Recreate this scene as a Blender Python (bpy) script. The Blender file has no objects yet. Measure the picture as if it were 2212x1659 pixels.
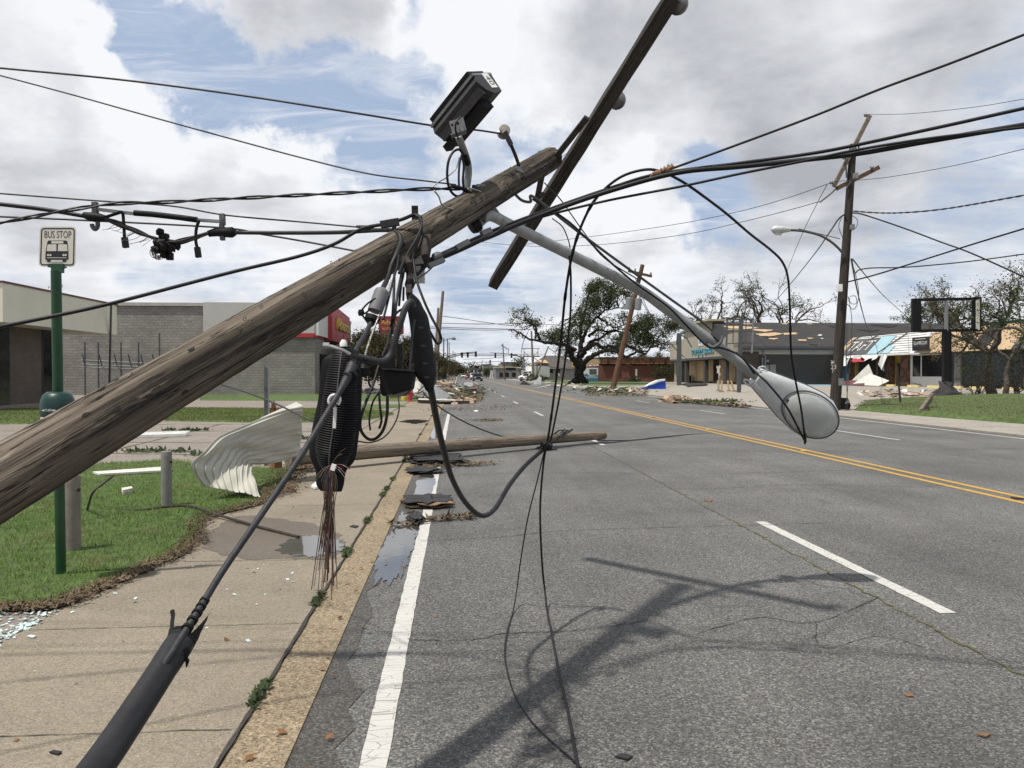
import bpy, math, random
import numpy as np
from mathutils import Vector, Matrix

# ---------------------------------------------------------------- camera, sky, sun, exposure
S = bpy.context.scene
H, F, HOR, VPX = 1.6, 1662.0, 808.0, 988.0
YAW = math.atan((1106 - VPX) / F); PITCH = math.atan((829.5 - HOR) / F)
cam = bpy.data.cameras.new("camera"); camo = bpy.data.objects.new("camera", cam)
S.collection.objects.link(camo); S.camera = camo
cam.sensor_width = 36; cam.lens = 36 * F / 2212; cam.clip_start = 0.05; cam.clip_end = 6000
camo.location = (0, 0, H); camo.rotation_euler = (math.pi / 2 - PITCH, 0, -YAW)
FWD = Vector((math.sin(YAW) * math.cos(PITCH), math.cos(YAW) * math.cos(PITCH), -math.sin(PITCH)))
RGT = Vector((math.cos(YAW), -math.sin(YAW), 0)); UPV = RGT.cross(FWD)

def ray(px, py): return FWD + RGT * ((px - 1106) / F) + UPV * ((829.5 - py) / F)
def at(px, py, Y):
    d = ray(px, py); return Vector((0, 0, H)) + d * (Y / d.y)
def gr(px, py, z=0.0):
    d = ray(px, py); return Vector((0, 0, H)) + d * ((z - H) / d.z)
def hit(px, py, p0, n):
    d = ray(px, py); c = Vector((0, 0, H)); return c + d * ((Vector(p0) - c).dot(n) / d.dot(n))
def YX(px, X):
    d = ray(px, HOR); return X * d.y / d.x

S.view_settings.view_transform = 'Standard'; S.view_settings.look = 'None'
S.view_settings.exposure = 0.1; S.view_settings.gamma = 1.0; S.view_settings.use_curve_mapping = False
S.cycles.max_bounces = 6; S.cycles.transparent_max_bounces = 8
SUN_T = Vector((0.36, 0.21, -1.0)).normalized()
sun = bpy.data.lights.new("sun", 'SUN'); suno = bpy.data.objects.new("sun", sun)
S.collection.objects.link(suno); sun.energy = 4.5; sun.angle = math.radians(1.6); sun.color = (1, .955, .88)
suno.rotation_euler = SUN_T.to_track_quat('-Z', 'Y').to_euler(); suno.location = (0, 0, 30)

W = bpy.data.worlds.new("World"); S.world = W; W.use_nodes = True
def world():
    nt = W.node_tree; N = nt.nodes; L = nt.links; N.clear()
    def nd(t, **k):
        n = N.new(t)
        for a, b in k.items(): setattr(n, a, b)
        return n
    def m(op, a, b=None, c=None, clamp=False):
        n = nd('ShaderNodeMath', operation=op, use_clamp=clamp)
        for i, v in enumerate((a, b, c)):
            if v is None: continue
            if isinstance(v, (int, float)): n.inputs[i].default_value = v
            else: L.new(v, n.inputs[i])
        return n.outputs[0]
    tc = nd('ShaderNodeTexCoord'); sep = nd('ShaderNodeSeparateXYZ'); L.new(tc.outputs['Generated'], sep.inputs[0])
    den = m('ADD', m('MAXIMUM', sep.outputs[2], 0.0), 0.15)
    cx = m('DIVIDE', sep.outputs[0], den); cy = m('DIVIDE', sep.outputs[1], den)
    comb = nd('ShaderNodeCombineXYZ'); L.new(cx, comb.inputs[0]); L.new(cy, comb.inputs[1])
    def noise(vec, sc, det, rough, off=(0, 0, 0), dist=0.0):
        mp = nd('ShaderNodeMapping'); L.new(vec, mp.inputs[0]); mp.inputs['Location'].default_value = off
        n = nd('ShaderNodeTexNoise'); L.new(mp.outputs[0], n.inputs['Vector'])
        n.inputs['Scale'].default_value = sc; n.inputs['Detail'].default_value = det; n.inputs['Roughness'].default_value = rough
        n.inputs['Distortion'].default_value = dist
        return n
    big = noise(comb.outputs[0], 1.5, 9, .58, (3.1, 7.7, 0), .25).outputs['Fac']
    fine = noise(tc.outputs['Generated'], 7.0, 8, .6, (1.3, .4, 2.2), .3).outputs['Fac']
    wv = noise(tc.outputs['Generated'], 4.5, 6, .62, (5.1, 1.4, 0))
    vs = nd('ShaderNodeVectorMath', operation='SUBTRACT'); L.new(wv.outputs['Color'], vs.inputs[0]); vs.inputs[1].default_value = (.5, .5, .5)
    vm = nd('ShaderNodeVectorMath', operation='SCALE'); L.new(vs.outputs[0], vm.inputs[0]); vm.inputs['Scale'].default_value = .26
    va = nd('ShaderNodeVectorMath', operation='ADD'); L.new(tc.outputs['Generated'], va.inputs[0]); L.new(vm.outputs[0], va.inputs[1])
    vn = nd('ShaderNodeVectorMath', operation='NORMALIZE'); L.new(va.outputs[0], vn.inputs[0])
    def bumps(lst):
        tot = None
        for px, py, w, amp in lst:
            d = ray(px, py).normalized()
            dot = nd('ShaderNodeVectorMath', operation='DOT_PRODUCT'); L.new(vn.outputs[0], dot.inputs[0]); dot.inputs[1].default_value = d
            mr = nd('ShaderNodeMapRange', interpolation_type='SMOOTHSTEP'); L.new(dot.outputs['Value'], mr.inputs[0])
            mr.inputs[1].default_value = math.cos(w / F); mr.inputs[2].default_value = 1.0
            v = m('MULTIPLY', mr.outputs[0], amp)
            tot = v if tot is None else m('ADD', tot, v)
        return tot
    gaps = bumps([(270, 70, 120, .6), (400, 130, 150, .8), (540, 180, 150, .85), (690, 215, 150, .85), (815, 60, 70, .45), (640, 275, 90, .4), (820, 250, 120, .6),
                  (880, 300, 150, .55), (1120, 260, 110, .6), (1200, 300, 70, .5), (960, 380, 90, .4), (1565, 425, 130, .75), (1480, 400, 70, .5),
                  (1800, 190, 90, .4), (2170, 130, 110, .55), (500, 620, 130, .32), (300, 610, 100, .3), (1010, 560, 120, .3),
                  (1850, 600, 220, .32), (1000, 720, 200, .28), (2100, 480, 200, .2), (-700, 300, 500, .5), (3000, 300, 500, .5)])
    puffs = bumps([(520, 20, 150, .5), (640, 50, 170, .75), (740, 70, 120, .6), (60, 150, 200, .5), (200, 230, 160, .4), (1100, 110, 260, .55), (1400, 150, 300, .6), (1800, 90, 350, .6), (2100, 40, 250, .4),
                   (150, 330, 260, .5), (400, 330, 200, .45), (620, 420, 220, .4), (1350, 480, 170, .45), (1700, 280, 250, .4), (100, 80, 150, .3), (250, 500, 200, .3)])
    greys = bumps([(60, 130, 110, .2), (210, 300, 130, .28), (350, 400, 140, .3), (520, 450, 140, .25), (60, 560, 150, .2), (700, 480, 120, .2), (960, 60, 90, .15), (1500, 230, 300, .38), (1850, 120, 380, .5), (1250, 170, 200, .25), (2050, 350, 260, .25), (640, 40, 150, .5), (480, 10, 120, .3), (1750, 420, 230, .4),
                   (120, 440, 160, .3), (1330, 500, 130, .3), (80, 260, 150, .15), (1200, 560, 160, .18), (800, 600, 120, .12), (1450, 60, 160, .2)])
    whites = bumps([(930, 90, 160, .6), (1000, 170, 120, .4), (1310, 420, 110, .5), (1130, 250, 60, .3), (1000, 30, 120, .5), (300, 250, 150, .3), (640, 330, 120, .4)])
    dens = m('ADD', m('ADD', m('SUBTRACT', m('ADD', m('MULTIPLY', big, 1.15), m('MULTIPLY', fine, 1.25)), m('MULTIPLY', gaps, .82)), m('MULTIPLY', puffs, .9)), -.36)
    elev = sep.outputs[2]
    lowc = nd('ShaderNodeMapRange'); L.new(elev, lowc.inputs[0]); lowc.inputs[1].default_value = .30; lowc.inputs[2].default_value = .0
    lowc.inputs[3].default_value = 0; lowc.inputs[4].default_value = .18
    dens = m('ADD', dens, lowc.outputs[0])
    mr = nd('ShaderNodeMapRange', interpolation_type='SMOOTHSTEP'); L.new(dens, mr.inputs[0])
    mr.inputs[1].default_value = .40; mr.inputs[2].default_value = 1.06; fac = mr.outputs[0]
    wm_ = nd('ShaderNodeMapping'); L.new(comb.outputs[0], wm_.inputs[0]); wm_.inputs['Rotation'].default_value = (0, 0, .6); wm_.inputs['Scale'].default_value = (1.0, 2.6, 1)
    ws_ = nd('ShaderNodeMapRange', interpolation_type='SMOOTHSTEP'); L.new(noise(wm_.outputs[0], 2.6, 10, .66, (4, 1, 0), .9).outputs['Fac'], ws_.inputs[0]); ws_.inputs[1].default_value = .42; ws_.inputs[2].default_value = .72; ws_.inputs[4].default_value = .58
    fac = m('ADD', fac, m('MULTIPLY', m('SUBTRACT', 1.0, fac), ws_.outputs[0]), clamp=True)
    shade = noise(comb.outputs[0], 2.3, 7, .55, (9, 2, 4), .2).outputs['Fac']
    sh = m('ADD', m('MULTIPLY', m('SUBTRACT', shade, .47), 2.1), m('SUBTRACT', greys, whites))
    sh = m('ADD', sh, m('MULTIPLY', m('SUBTRACT', fine, .5), .8))
    sh = m('MULTIPLY', sh, .9, clamp=True)
    cc = nd('ShaderNodeMix', data_type='RGBA'); L.new(sh, cc.inputs[0])
    cc.inputs[6].default_value = (8.7, 8.85, 9.15, 1); cc.inputs[7].default_value = (4.1, 4.25, 4.65, 1)
    sky = nd('ShaderNodeTexSky', sky_type='NISHITA'); sky.sun_disc = False
    tow = -SUN_T; sky.sun_elevation = math.asin(tow.z); sky.sun_rotation = math.atan2(tow.x, tow.y)
    sky.air_density = 1.0; sky.dust_density = 2.0; sky.ozone_density = 1.5
    pale = nd('ShaderNodeMix', data_type='RGBA'); pale.inputs[0].default_value = .78
    L.new(sky.outputs[0], pale.inputs[6]); pale.inputs[7].default_value = (4.2, 5.2, 7.0, 1)
    mix = nd('ShaderNodeMix', data_type='RGBA'); L.new(fac, mix.inputs[0]); L.new(pale.outputs[2], mix.inputs[6]); L.new(cc.outputs[2], mix.inputs[7])
    up_ = nd('ShaderNodeMapRange', interpolation_type='SMOOTHSTEP'); L.new(elev, up_.inputs[0]); up_.inputs[1].default_value = .50; up_.inputs[2].default_value = .80; up_.inputs[3].default_value = 1.0; up_.inputs[4].default_value = .6
    bk = nd('ShaderNodeMapRange', interpolation_type='SMOOTHSTEP'); L.new(sep.outputs[1], bk.inputs[0]); bk.inputs[1].default_value = .15; bk.inputs[2].default_value = -.35; bk.inputs[3].default_value = 1.0; bk.inputs[4].default_value = .9
    dk = nd('ShaderNodeVectorMath', operation='SCALE'); L.new(mix.outputs[2], dk.inputs[0]); L.new(m('MULTIPLY', up_.outputs[0], bk.outputs[0]), dk.inputs['Scale'])  # dims the unseen sky overhead and behind the camera to weaken fill light
    bg = nd('ShaderNodeBackground'); L.new(dk.outputs[0], bg.inputs[0]); bg.inputs[1].default_value = .1
    out = nd('ShaderNodeOutputWorld'); L.new(bg.outputs[0], out.inputs[0])
world()

# ---------------------------------------------------------------- helpers
C = S.collection
ORG = {}
R = random.Random(11)
NR = np.random.default_rng(5)

KS = 1.0
class MB:
    """collects shapes; build() links them as one mesh object"""
    def __init__(s): s.v = []; s.f = []; s.g = []
    def add(s, vs, fs, grain=None):
        o = len(s.v); s.v += [tuple(x) for x in vs]; s.f += [tuple(i + o for i in q) for q in fs]
        s.g += [tuple(x) for x in (grain if grain is not None else vs)]; return s
    def box(s, lo, hi):
        x0, y0, z0 = lo; x1, y1, z1 = hi
        return s.add([(x0, y0, z0), (x1, y0, z0), (x1, y1, z0), (x0, y1, z0), (x0, y0, z1), (x1, y0, z1), (x1, y1, z1), (x0, y1, z1)],
                     [(0, 3, 2, 1), (4, 5, 6, 7), (0, 1, 5, 4), (1, 2, 6, 5), (2, 3, 7, 6), (3, 0, 4, 7)])
    def obox(s, c, e1, e2, e3):
        e1, e2, e3 = e1 * KS, e2 * KS, e3 * KS
        c = Vector(c); vs = [c + e1 * a + e2 * b + e3 * d for d in (-1, 1) for a, b in ((-1, -1), (1, -1), (1, 1), (-1, 1))]
        return s.add(vs, [(0, 3, 2, 1), (4, 5, 6, 7), (0, 1, 5, 4), (1, 2, 6, 5), (2, 3, 7, 6), (3, 0, 4, 7)])
    def bar(s, a, b, w, h, side=None):
        a = Vector(a); b = Vector(b); d = (b - a); L = d.length; d = d / L
        u = Vector(side) if side is not None else Vector((0, 0, 1))
        if abs(d.dot(u)) > .98: u = Vector((1, 0, 0))
        u = (u - d * u.dot(d)).normalized(); v = d.cross(u)
        return s.obox((a + b) / 2, d * L / 2 / KS, v * w / 2, u * h / 2)
    def tube(s, pts, r, n=8, caps=True, wob=0, flat=1.0):
        pts = [Vector(p) for p in pts]; k = len(pts)
        rs = [q * KS for q in r] if hasattr(r, '__len__') else [r * KS] * k
        vs = []; gs = []; u = None; ln = 0
        for i in range(k):
            d = (pts[min(i + 1, k - 1)] - pts[max(i - 1, 0)])
            if d.length < 1e-9: d = Vector((0, 0, 1))
            d.normalize()
            if u is None:
                u = Vector((0, 0, 1)) if abs(d.z) < .9 else Vector((1, 0, 0))
            u = u - d * u.dot(d)
            if u.length < 1e-6: u = d.orthogonal()
            u.normalize(); w = d.cross(u)
            if i: ln += (pts[i] - pts[i - 1]).length
            for j in range(n):
                t = 2 * math.pi * j / n; rr = rs[i] * (1 + (R.uniform(-wob, wob) if wob else 0))
                vs.append(pts[i] + (u * math.cos(t) + w * math.sin(t) * flat) * rr)
                gs.append((ln, math.cos(t) * rs[i], math.sin(t) * rs[i]))
        fs = [(i * n + j, i * n + (j + 1) % n, (i + 1) * n + (j + 1) % n, (i + 1) * n + j) for i in range(k - 1) for j in range(n)]
        if caps: fs += [tuple(range(n))[::-1], tuple((k - 1) * n + j for j in range(n))]
        return s.add(vs, fs, gs)
    def lathe(s, c, prof, ax=Vector((0, 0, 1)), n=20):
        ax = Vector(ax).normalized(); u = ax.orthogonal().normalized(); w = ax.cross(u); c = Vector(c); vs = []
        for r, z in prof:
            r, z = r * KS, z * KS
            for j in range(n):
                t = 2 * math.pi * j / n; vs.append(c + ax * z + (u * math.cos(t) + w * math.sin(t)) * max(r, 1e-4))
        k = len(prof)
        fs = [(i * n + j, i * n + (j + 1) % n, (i + 1) * n + (j + 1) % n, (i + 1) * n + j) for i in range(k - 1) for j in range(n)]
        fs += [tuple(range(n))[::-1], tuple((k - 1) * n + j for j in range(n))]
        return s.add(vs, fs)
    def prism(s, poly, off):
        off = Vector(off); k = len(poly); a = [Vector(p) for p in poly]; b = [p + off for p in a]
        return s.add(a + b, [tuple(range(k))[::-1], tuple(range(k, 2 * k))] + [(i, (i + 1) % k, k + (i + 1) % k, k + i) for i in range(k)])
    def quad(s, *p): return s.add(p, [tuple(range(len(p)))])
    def build(s, name, mt, parent=None, loc=None, smooth=True, ang=40):
        o = None
        org = ORG[parent.name] if parent is not None else Vector(loc if loc is not None else (0, 0, 0))
        me = bpy.data.meshes.new(name)
        vs = np.array(s.v, dtype=np.float64) - np.array(org)
        me.from_pydata(vs.tolist(), [], s.f)
        at_ = me.attributes.new('grain', 'FLOAT_VECTOR', 'POINT')
        at_.data.foreach_set('vector', np.array(s.g, dtype=np.float32).ravel())
        fix(me)
        if smooth:
            me.shade_smooth(); me.set_sharp_from_angle(angle=math.radians(ang))
        me.materials.append(mt)
        return link(name, me, parent, org)

def fix(me):
    import bmesh
    if len(me.polygons) > 60000: return
    bm = bmesh.new(); bm.from_mesh(me); bmesh.ops.recalc_face_normals(bm, faces=bm.faces); bm.to_mesh(me); bm.free()
def link(name, me, parent, org):
    o = bpy.data.objects.new(name, me); C.objects.link(o)
    if parent is not None: o.parent = parent
    else: o.location = org
    ORG[o.name] = Vector(org); return o
def arr_mesh(name, V, FQ, mt, parent=None, loc=(0, 0, 0), nper=4):
    """numpy verts + regular faces"""
    org = ORG[parent.name] if parent is not None else Vector(loc)
    me = bpy.data.meshes.new(name); V = V - np.array(org)
    me.vertices.add(len(V)); me.vertices.foreach_set('co', V.astype(np.float32).ravel())
    nf = len(FQ); me.loops.add(nf * nper); me.loops.foreach_set('vertex_index', FQ.astype(np.int32).ravel())
    me.polygons.add(nf); me.polygons.foreach_set('loop_start', np.arange(0, nf * nper, nper, dtype=np.int32))
    me.update(calc_edges=True); me.validate(); me.materials.append(mt)
    return link(name, me, parent, org)
def tag(o, label=None, cat=None, group=None, kind=None):
    if label: o['label'] = label
    if cat: o['category'] = cat
    if group: o['group'] = group
    if kind: o['kind'] = kind
    return o
def thing(name, label, cat, loc=(0, 0, 0), group=None):
    o = bpy.data.objects.new(name, None); C.objects.link(o); o.location = loc; o.empty_display_size = .2
    ORG[o.name] = Vector(loc); return tag(o, label, cat, group)
def copy_tree(o, parent=None):
    c = o.copy(); C.objects.link(c); c.parent = parent
    for ch in list(o.children): copy_tree(ch, c)
    return c
def smooth(pts, k=6):
    P = [np.array(p, float) for p in pts]
    if len(P) < 3: return [Vector(p) for p in P]
    P = [2 * P[0] - P[1]] + P + [2 * P[-1] - P[-2]]; out = []
    for i in range(1, len(P) - 2):
        for j in range(k):
            t = j / k; a, b, c, d = P[i - 1], P[i], P[i + 1], P[i + 2]
            out.append(Vector(.5 * ((2 * b) + (c - a) * t + (2 * a - 5 * b + 4 * c - d) * t * t + (3 * b - a - 3 * c + d) * t ** 3)))
    out.append(Vector(P[-2])); return out
def text(name, s, size, origin, ex, ey, mt, parent, depth=.004, extr=0.0, squash=1.0, fit=None):
    cu = bpy.data.curves.new(name, 'FONT'); cu.body = s; cu.size = size; cu.align_x = 'CENTER'; cu.align_y = 'CENTER'; cu.extrude = extr; cu.resolution_u = 3
    t = bpy.data.objects.new(name, cu); C.objects.link(t); bpy.context.view_layer.update()
    me = bpy.data.meshes.new_from_object(t.evaluated_get(bpy.context.evaluated_depsgraph_get()))
    bpy.data.objects.remove(t); bpy.data.curves.remove(cu)
    ex = Vector(ex).normalized(); ey = Vector(ey).normalized(); n = ex.cross(ey)
    org = ORG[parent.name] if parent is not None else Vector((0, 0, 0))
    if fit:
        xs = [v.co.x for v in me.vertices]; w = max(xs) - min(xs); squash = fit / w
    for v in me.vertices:
        p = Vector(origin) + ex * v.co.x * squash + ey * v.co.y + n * (v.co.z + depth) - org; v.co = p
    me.materials.clear(); me.materials.append(mt); me.name = name
    return link(name, me, parent, org)

# ---------------------------------------------------------------- materials
def newmat(name):
    m = bpy.data.materials.new(name); m.use_nodes = True; nt = m.node_tree
    return m, nt, nt.nodes['Principled BSDF']
def rgba(c): return (c[0], c[1], c[2], 1)
class NT:
    def __init__(s, nt, coord='Object', scale=(1, 1, 1)):
        s.nt = nt
        if coord == 'grain':
            a = nt.nodes.new('ShaderNodeAttribute'); a.attribute_name = 'grain'; v = a.outputs['Vector']
        else:
            v = nt.nodes.new('ShaderNodeTexCoord').outputs[coord]
        mp = nt.nodes.new('ShaderNodeMapping'); nt.links.new(v, mp.inputs[0]); mp.inputs['Scale'].default_value = scale
        s.vec = mp.outputs[0]
    def scaled(s, sc):
        mp = s.nt.nodes.new('ShaderNodeMapping'); s.nt.links.new(s.vec, mp.inputs[0]); mp.inputs['Scale'].default_value = sc; return mp.outputs[0]
    def noise(s, sc, det=4, ro=.6, vec=None, dist=0, col=False):
        n = s.nt.nodes.new('ShaderNodeTexNoise'); s.nt.links.new(vec or s.vec, n.inputs['Vector'])
        n.inputs['Scale'].default_value = sc; n.inputs['Detail'].default_value = det; n.inputs['Roughness'].default_value = ro; n.inputs['Distortion'].default_value = dist
        return n.outputs['Color' if col else 'Fac']
    def voro(s, sc, vec=None, out='Distance', feat='F1'):
        n = s.nt.nodes.new('ShaderNodeTexVoronoi'); n.feature = feat; s.nt.links.new(vec or s.vec, n.inputs['Vector']); n.inputs['Scale'].default_value = sc
        return n.outputs[out]
    def ramp(s, fac, stops):
        n = s.nt.nodes.new('ShaderNodeValToRGB'); s.nt.links.new(fac, n.inputs[0]); e = n.color_ramp.elements
        while len(e) < len(stops): e.new(.5)
        for i, (p, c) in enumerate(stops):
            e[i].position = p; e[i].color = rgba(c) if hasattr(c, '__len__') else (c, c, c, 1)
        return n.outputs[0]
    def mix(s, fac, a, b, mode='MIX'):
        n = s.nt.nodes.new('ShaderNodeMix'); n.data_type = 'RGBA'; n.blend_type = mode
        for i, v in ((0, fac), (6, a), (7, b)):
            if isinstance(v, (int, float)): n.inputs[i].default_value = v
            elif isinstance(v, tuple): n.inputs[i].default_value = rgba(v)
            else: s.nt.links.new(v, n.inputs[i])
        return n.outputs[2]
    def math(s, op, a, b, clamp=False):
        n = s.nt.nodes.new('ShaderNodeMath'); n.operation = op; n.use_clamp = clamp
        for i, v in enumerate((a, b)):
            if isinstance(v, (int, float)): n.inputs[i].default_value = v
            else: s.nt.links.new(v, n.inputs[i])
        return n.outputs[0]
    def bump(s, h, dist, strength, bs):
        n = s.nt.nodes.new('ShaderNodeBump'); s.nt.links.new(h, n.inputs['Height']); n.inputs['Distance'].default_value = dist; n.inputs['Strength'].default_value = strength
        s.nt.links.new(n.outputs[0], bs.inputs['Normal'])
def pmat(name, c, var=.25, sc=3.0, rough=.7, bump=0.0, bsc=30, metal=0.0, spec=.4, stretch=(1, 1, 1), stain=None, coord='Object'):
    """a base colour with two octaves of blotches, optional stains and bump"""
    m, nt, b = newmat(name); t = NT(nt, coord, stretch)
    lo = tuple(x * (1 - var) for x in c); hi = tuple(min(1, x * (1 + var)) for x in c)
    col = t.mix(t.ramp(t.noise(sc, 6, .65), [(.3, 0.0), (.7, 1.0)]), lo, hi)
    if stain:
        col = t.mix(t.ramp(t.noise(stain[1], 7, .7, dist=.4), [(stain[2], 0.0), (stain[2] + .12, 1.0)]), col, stain[0])
    nt.links.new(col, b.inputs['Base Color']); b.inputs['Metallic'].default_value = metal
    nt.links.new(t.math('ADD', t.math('MULTIPLY', t.noise(sc * 2.3, 4), .3), rough - .15), b.inputs['Roughness'])
    b.inputs['Specular IOR Level'].default_value = spec
    if bump: t.bump(t.noise(bsc, 4, .7), bump, .8, b)
    return m
M = {}
def asphalt(name='asphalt', k=1.0, tint=(1, 1, 1), rough=.72):
    m, nt, b = newmat(name); t = NT(nt)
    st = t.voro(105, out='Color'); sep = nt.nodes.new('ShaderNodeSeparateColor'); nt.links.new(st, sep.inputs[0])
    agg = t.ramp(sep.outputs[0], [(0, (.042, .041, .039)), (.4, (.086, .083, .078)), (.8, (.138, .134, .125)), (1, (.24, .233, .215))])
    ms = t.ramp(t.noise(.55, 6, .6), [(.3, .70), (.7, 1.2)]); col = t.mix(1.0, agg, ms, 'MULTIPLY')
    lane = t.ramp(t.noise(1.0, 5, .6, vec=t.scaled((1.1, .06, 1))), [(.3, .76), (.7, 1.2)]); col = t.mix(1.0, col, lane, 'MULTIPLY')
    oil = t.ramp(t.noise(.9, 7, .7, vec=t.scaled((1, .4, 1)), dist=.5), [(.62, 0.0), (.75, 1.0)]); col = t.mix(t.math('MULTIPLY', oil, .35), col, (.03, .03, .03))
    col = t.mix(1.0, col, tuple(k * x for x in tint), 'MULTIPLY')
    nt.links.new(col, b.inputs['Base Color']); b.inputs['Roughness'].default_value = rough; b.inputs['Specular IOR Level'].default_value = .5
    h = t.math('ADD', t.math('MULTIPLY', t.voro(95), .8), t.noise(160, 3, .7)); t.bump(h, .006, .7, b)
    return m
def concrete(name, c, agg=.5, sc=70, dark=(.12, .11, .1)):
    m, nt, b = newmat(name); t = NT(nt)
    st = t.voro(sc, out='Color'); sep = nt.nodes.new('ShaderNodeSeparateColor'); nt.links.new(st, sep.inputs[0])
    sp = t.ramp(sep.outputs[0], [(0, 1 - agg * .7), (.5, 1.0), (.85, 1 + agg * .25), (1, 1 + agg * .8)])
    base = t.mix(t.ramp(t.noise(.8, 7, .65), [(.3, 0.0), (.7, 1.0)]), tuple(x * .82 for x in c), tuple(x * 1.14 for x in c))
    col = t.mix(1.0, base, sp, 'MULTIPLY')
    dirt = t.ramp(t.noise(.45, 8, .68, dist=.6), [(.55, 0.0), (.78, 1.0)]); col = t.mix(t.math('MULTIPLY', dirt, .55), col, dark)
    nt.links.new(col, b.inputs['Base Color']); b.inputs['Roughness'].default_value = .85; b.inputs['Specular IOR Level'].default_value = .3
    t.bump(t.math('ADD', t.voro(sc), t.noise(sc * 2, 3)), .004, .5, b); return m
def paint(name, c, wear=.56, under=(.075, .075, .078)):
    m, nt, b = newmat(name); t = NT(nt)
    col = t.mix(t.noise(6, 5), tuple(x * .8 for x in c), c)
    w = t.ramp(t.noise(22, 8, .72), [(wear, 0.0), (wear + .12, 1.0)])
    crk = t.ramp(t.voro(7, vec=t.scaled((1, 2.4, 1)), feat='DISTANCE_TO_EDGE'), [(.006, 1.0), (.03, 0.0)])
    col = t.mix(w, col, under); col = t.mix(t.math('MULTIPLY', crk, .6), col, under)
    nt.links.new(col, b.inputs['Base Color']); b.inputs['Roughness'].default_value = .75; t.bump(t.noise(140, 3), .003, .6, b); return m
def wood(name, c1, c2, c3, crack=.5, rough=.85):
    m, nt, b = newmat(name); t = NT(nt, 'grain')
    g = t.noise(1.0, 8, .62, vec=t.scaled((1.6, 62, 62)), dist=.35); g2 = t.noise(1.0, 5, .6, vec=t.scaled((.5, 9, 9)))
    col = t.mix(t.ramp(g, [(.3, 0.0), (.68, 1.0)]), c1, c2)
    col = t.mix(t.ramp(g2, [(.45, 0.0), (.66, 1.0)]), col, c3)
    blot = t.ramp(t.noise(1.0, 8, .7, vec=t.scaled((4, 16, 16)), dist=.8), [(.6, 0.0), (.7, 1.0)]); col = t.mix(t.math('MULTIPLY', blot, .5), col, tuple(min(1, x * 1.9) for x in c2))
    ck = t.ramp(t.noise(1.0, 6, .55, vec=t.scaled((.8, 42, 42)), dist=.3), [(.488, 0.0), (.5, 1.0), (.512, 0.0)])
    ck = t.math('MULTIPLY', ck, crack); col = t.mix(ck, col, (.012, .010, .009))
    nt.links.new(col, b.inputs['Base Color']); b.inputs['Roughness'].default_value = rough; b.inputs['Specular IOR Level'].default_value = .25
    t.bump(t.math('SUBTRACT', g, t.math('MULTIPLY', ck, 1.4)), .012, .9, b); return m
def bricks(name, c1, c2, mortar, w, h, axis='XZ', bump=.01, off=.5):
    m, nt, b = newmat(name); t = NT(nt)
    sep = nt.nodes.new('ShaderNodeSeparateXYZ'); nt.links.new(t.vec, sep.inputs[0]); cmb = nt.nodes.new('ShaderNodeCombineXYZ')
    nt.links.new(t.math('ADD', sep.outputs[0], sep.outputs[1]), cmb.inputs[0]); nt.links.new(sep.outputs[2], cmb.inputs[1])
    n = nt.nodes.new('ShaderNodeTexBrick'); nt.links.new(cmb.outputs[0], n.inputs['Vector']); n.offset = off
    n.inputs['Color1'].default_value = rgba(c1); n.inputs['Color2'].default_value = rgba(c2); n.inputs['Mortar'].default_value = rgba(mortar)
    n.inputs['Scale'].default_value = 1; n.inputs['Mortar Size'].default_value = .012; n.inputs['Brick Width'].default_value = w; n.inputs['Row Height'].default_value = h
    col = t.mix(1.0, n.outputs['Color'], t.ramp(t.noise(.8, 7, .65), [(.3, .75), (.7, 1.15)]), 'MULTIPLY')
    nt.links.new(col, b.inputs['Base Color']); b.inputs['Roughness'].default_value = .9
    t.bump(t.math('ADD', t.math('MULTIPLY', n.outputs['Fac'], -1.0), t.noise(9, 5)), bump, .8, b); return m
def leafmat(name, c, c2, tr=.35, patch=None):
    m, nt, b = newmat(name); t = NT(nt)
    g = nt.nodes.new('ShaderNodeNewGeometry')
    col = t.mix(g.outputs['Random Per Island'], c, c2); col = t.mix(1.0, col, t.ramp(t.noise(.6, 3), [(.3, .6), (.7, 1.3)]), 'MULTIPLY')
    if patch: col = t.mix(t.ramp(t.noise(1.1, 6, .7), [(.48, 0.0), (.66, 1.0)]), col, patch)
    nt.links.new(col, b.inputs['Base Color']); b.inputs['Roughness'].default_value = .6; b.inputs['Specular IOR Level'].default_value = .25
    tl = nt.nodes.new('ShaderNodeBsdfTranslucent'); nt.links.new(col, tl.inputs[0]); mx = nt.nodes.new('ShaderNodeMixShader'); mx.inputs[0].default_value = tr
    nt.links.new(b.outputs[0], mx.inputs[1]); nt.links.new(tl.outputs[0], mx.inputs[2]); nt.links.new(mx.outputs[0], nt.nodes['Material Output'].inputs[0]); return m
def plain(name, c, rough=.5, metal=0, spec=.5): return pmat(name, c, .12, 4, rough, 0, 30, metal, spec)

M['asphalt'] = asphalt()
M['walk'] = concrete('tan concrete', (.225, .192, .147), .45, 130, (.105, .09, .07))
M['gutter'] = concrete('pebbled gutter concrete', (.235, .185, .122), .75, 90, (.07, .06, .05))
M['lot'] = concrete('parking concrete', (.22, .19, .165), .3, 40, (.10, .085, .07))
M['rlot'] = concrete('pale lot concrete', (.29, .265, .225), .25, 30, (.16, .14, .12))
M['wet'] = asphalt('damp gritty asphalt', .58, (1.0, .93, .84), .5)
M['wetwalk'] = concrete('damp concrete', (.125, .102, .078), .4, 125)
M['wetwalk'].node_tree.nodes['Principled BSDF'].inputs['Roughness'].default_value = .45
M['soil'] = pmat('soil and dead thatch', (.075, .055, .038), .5, 9, .95, .02, 60)
M['white_paint'] = paint('worn white road paint', (.52, .51, .48), .60)
M['yellow_paint'] = paint('worn yellow road paint', (.50, .29, .045), .60)
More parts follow.
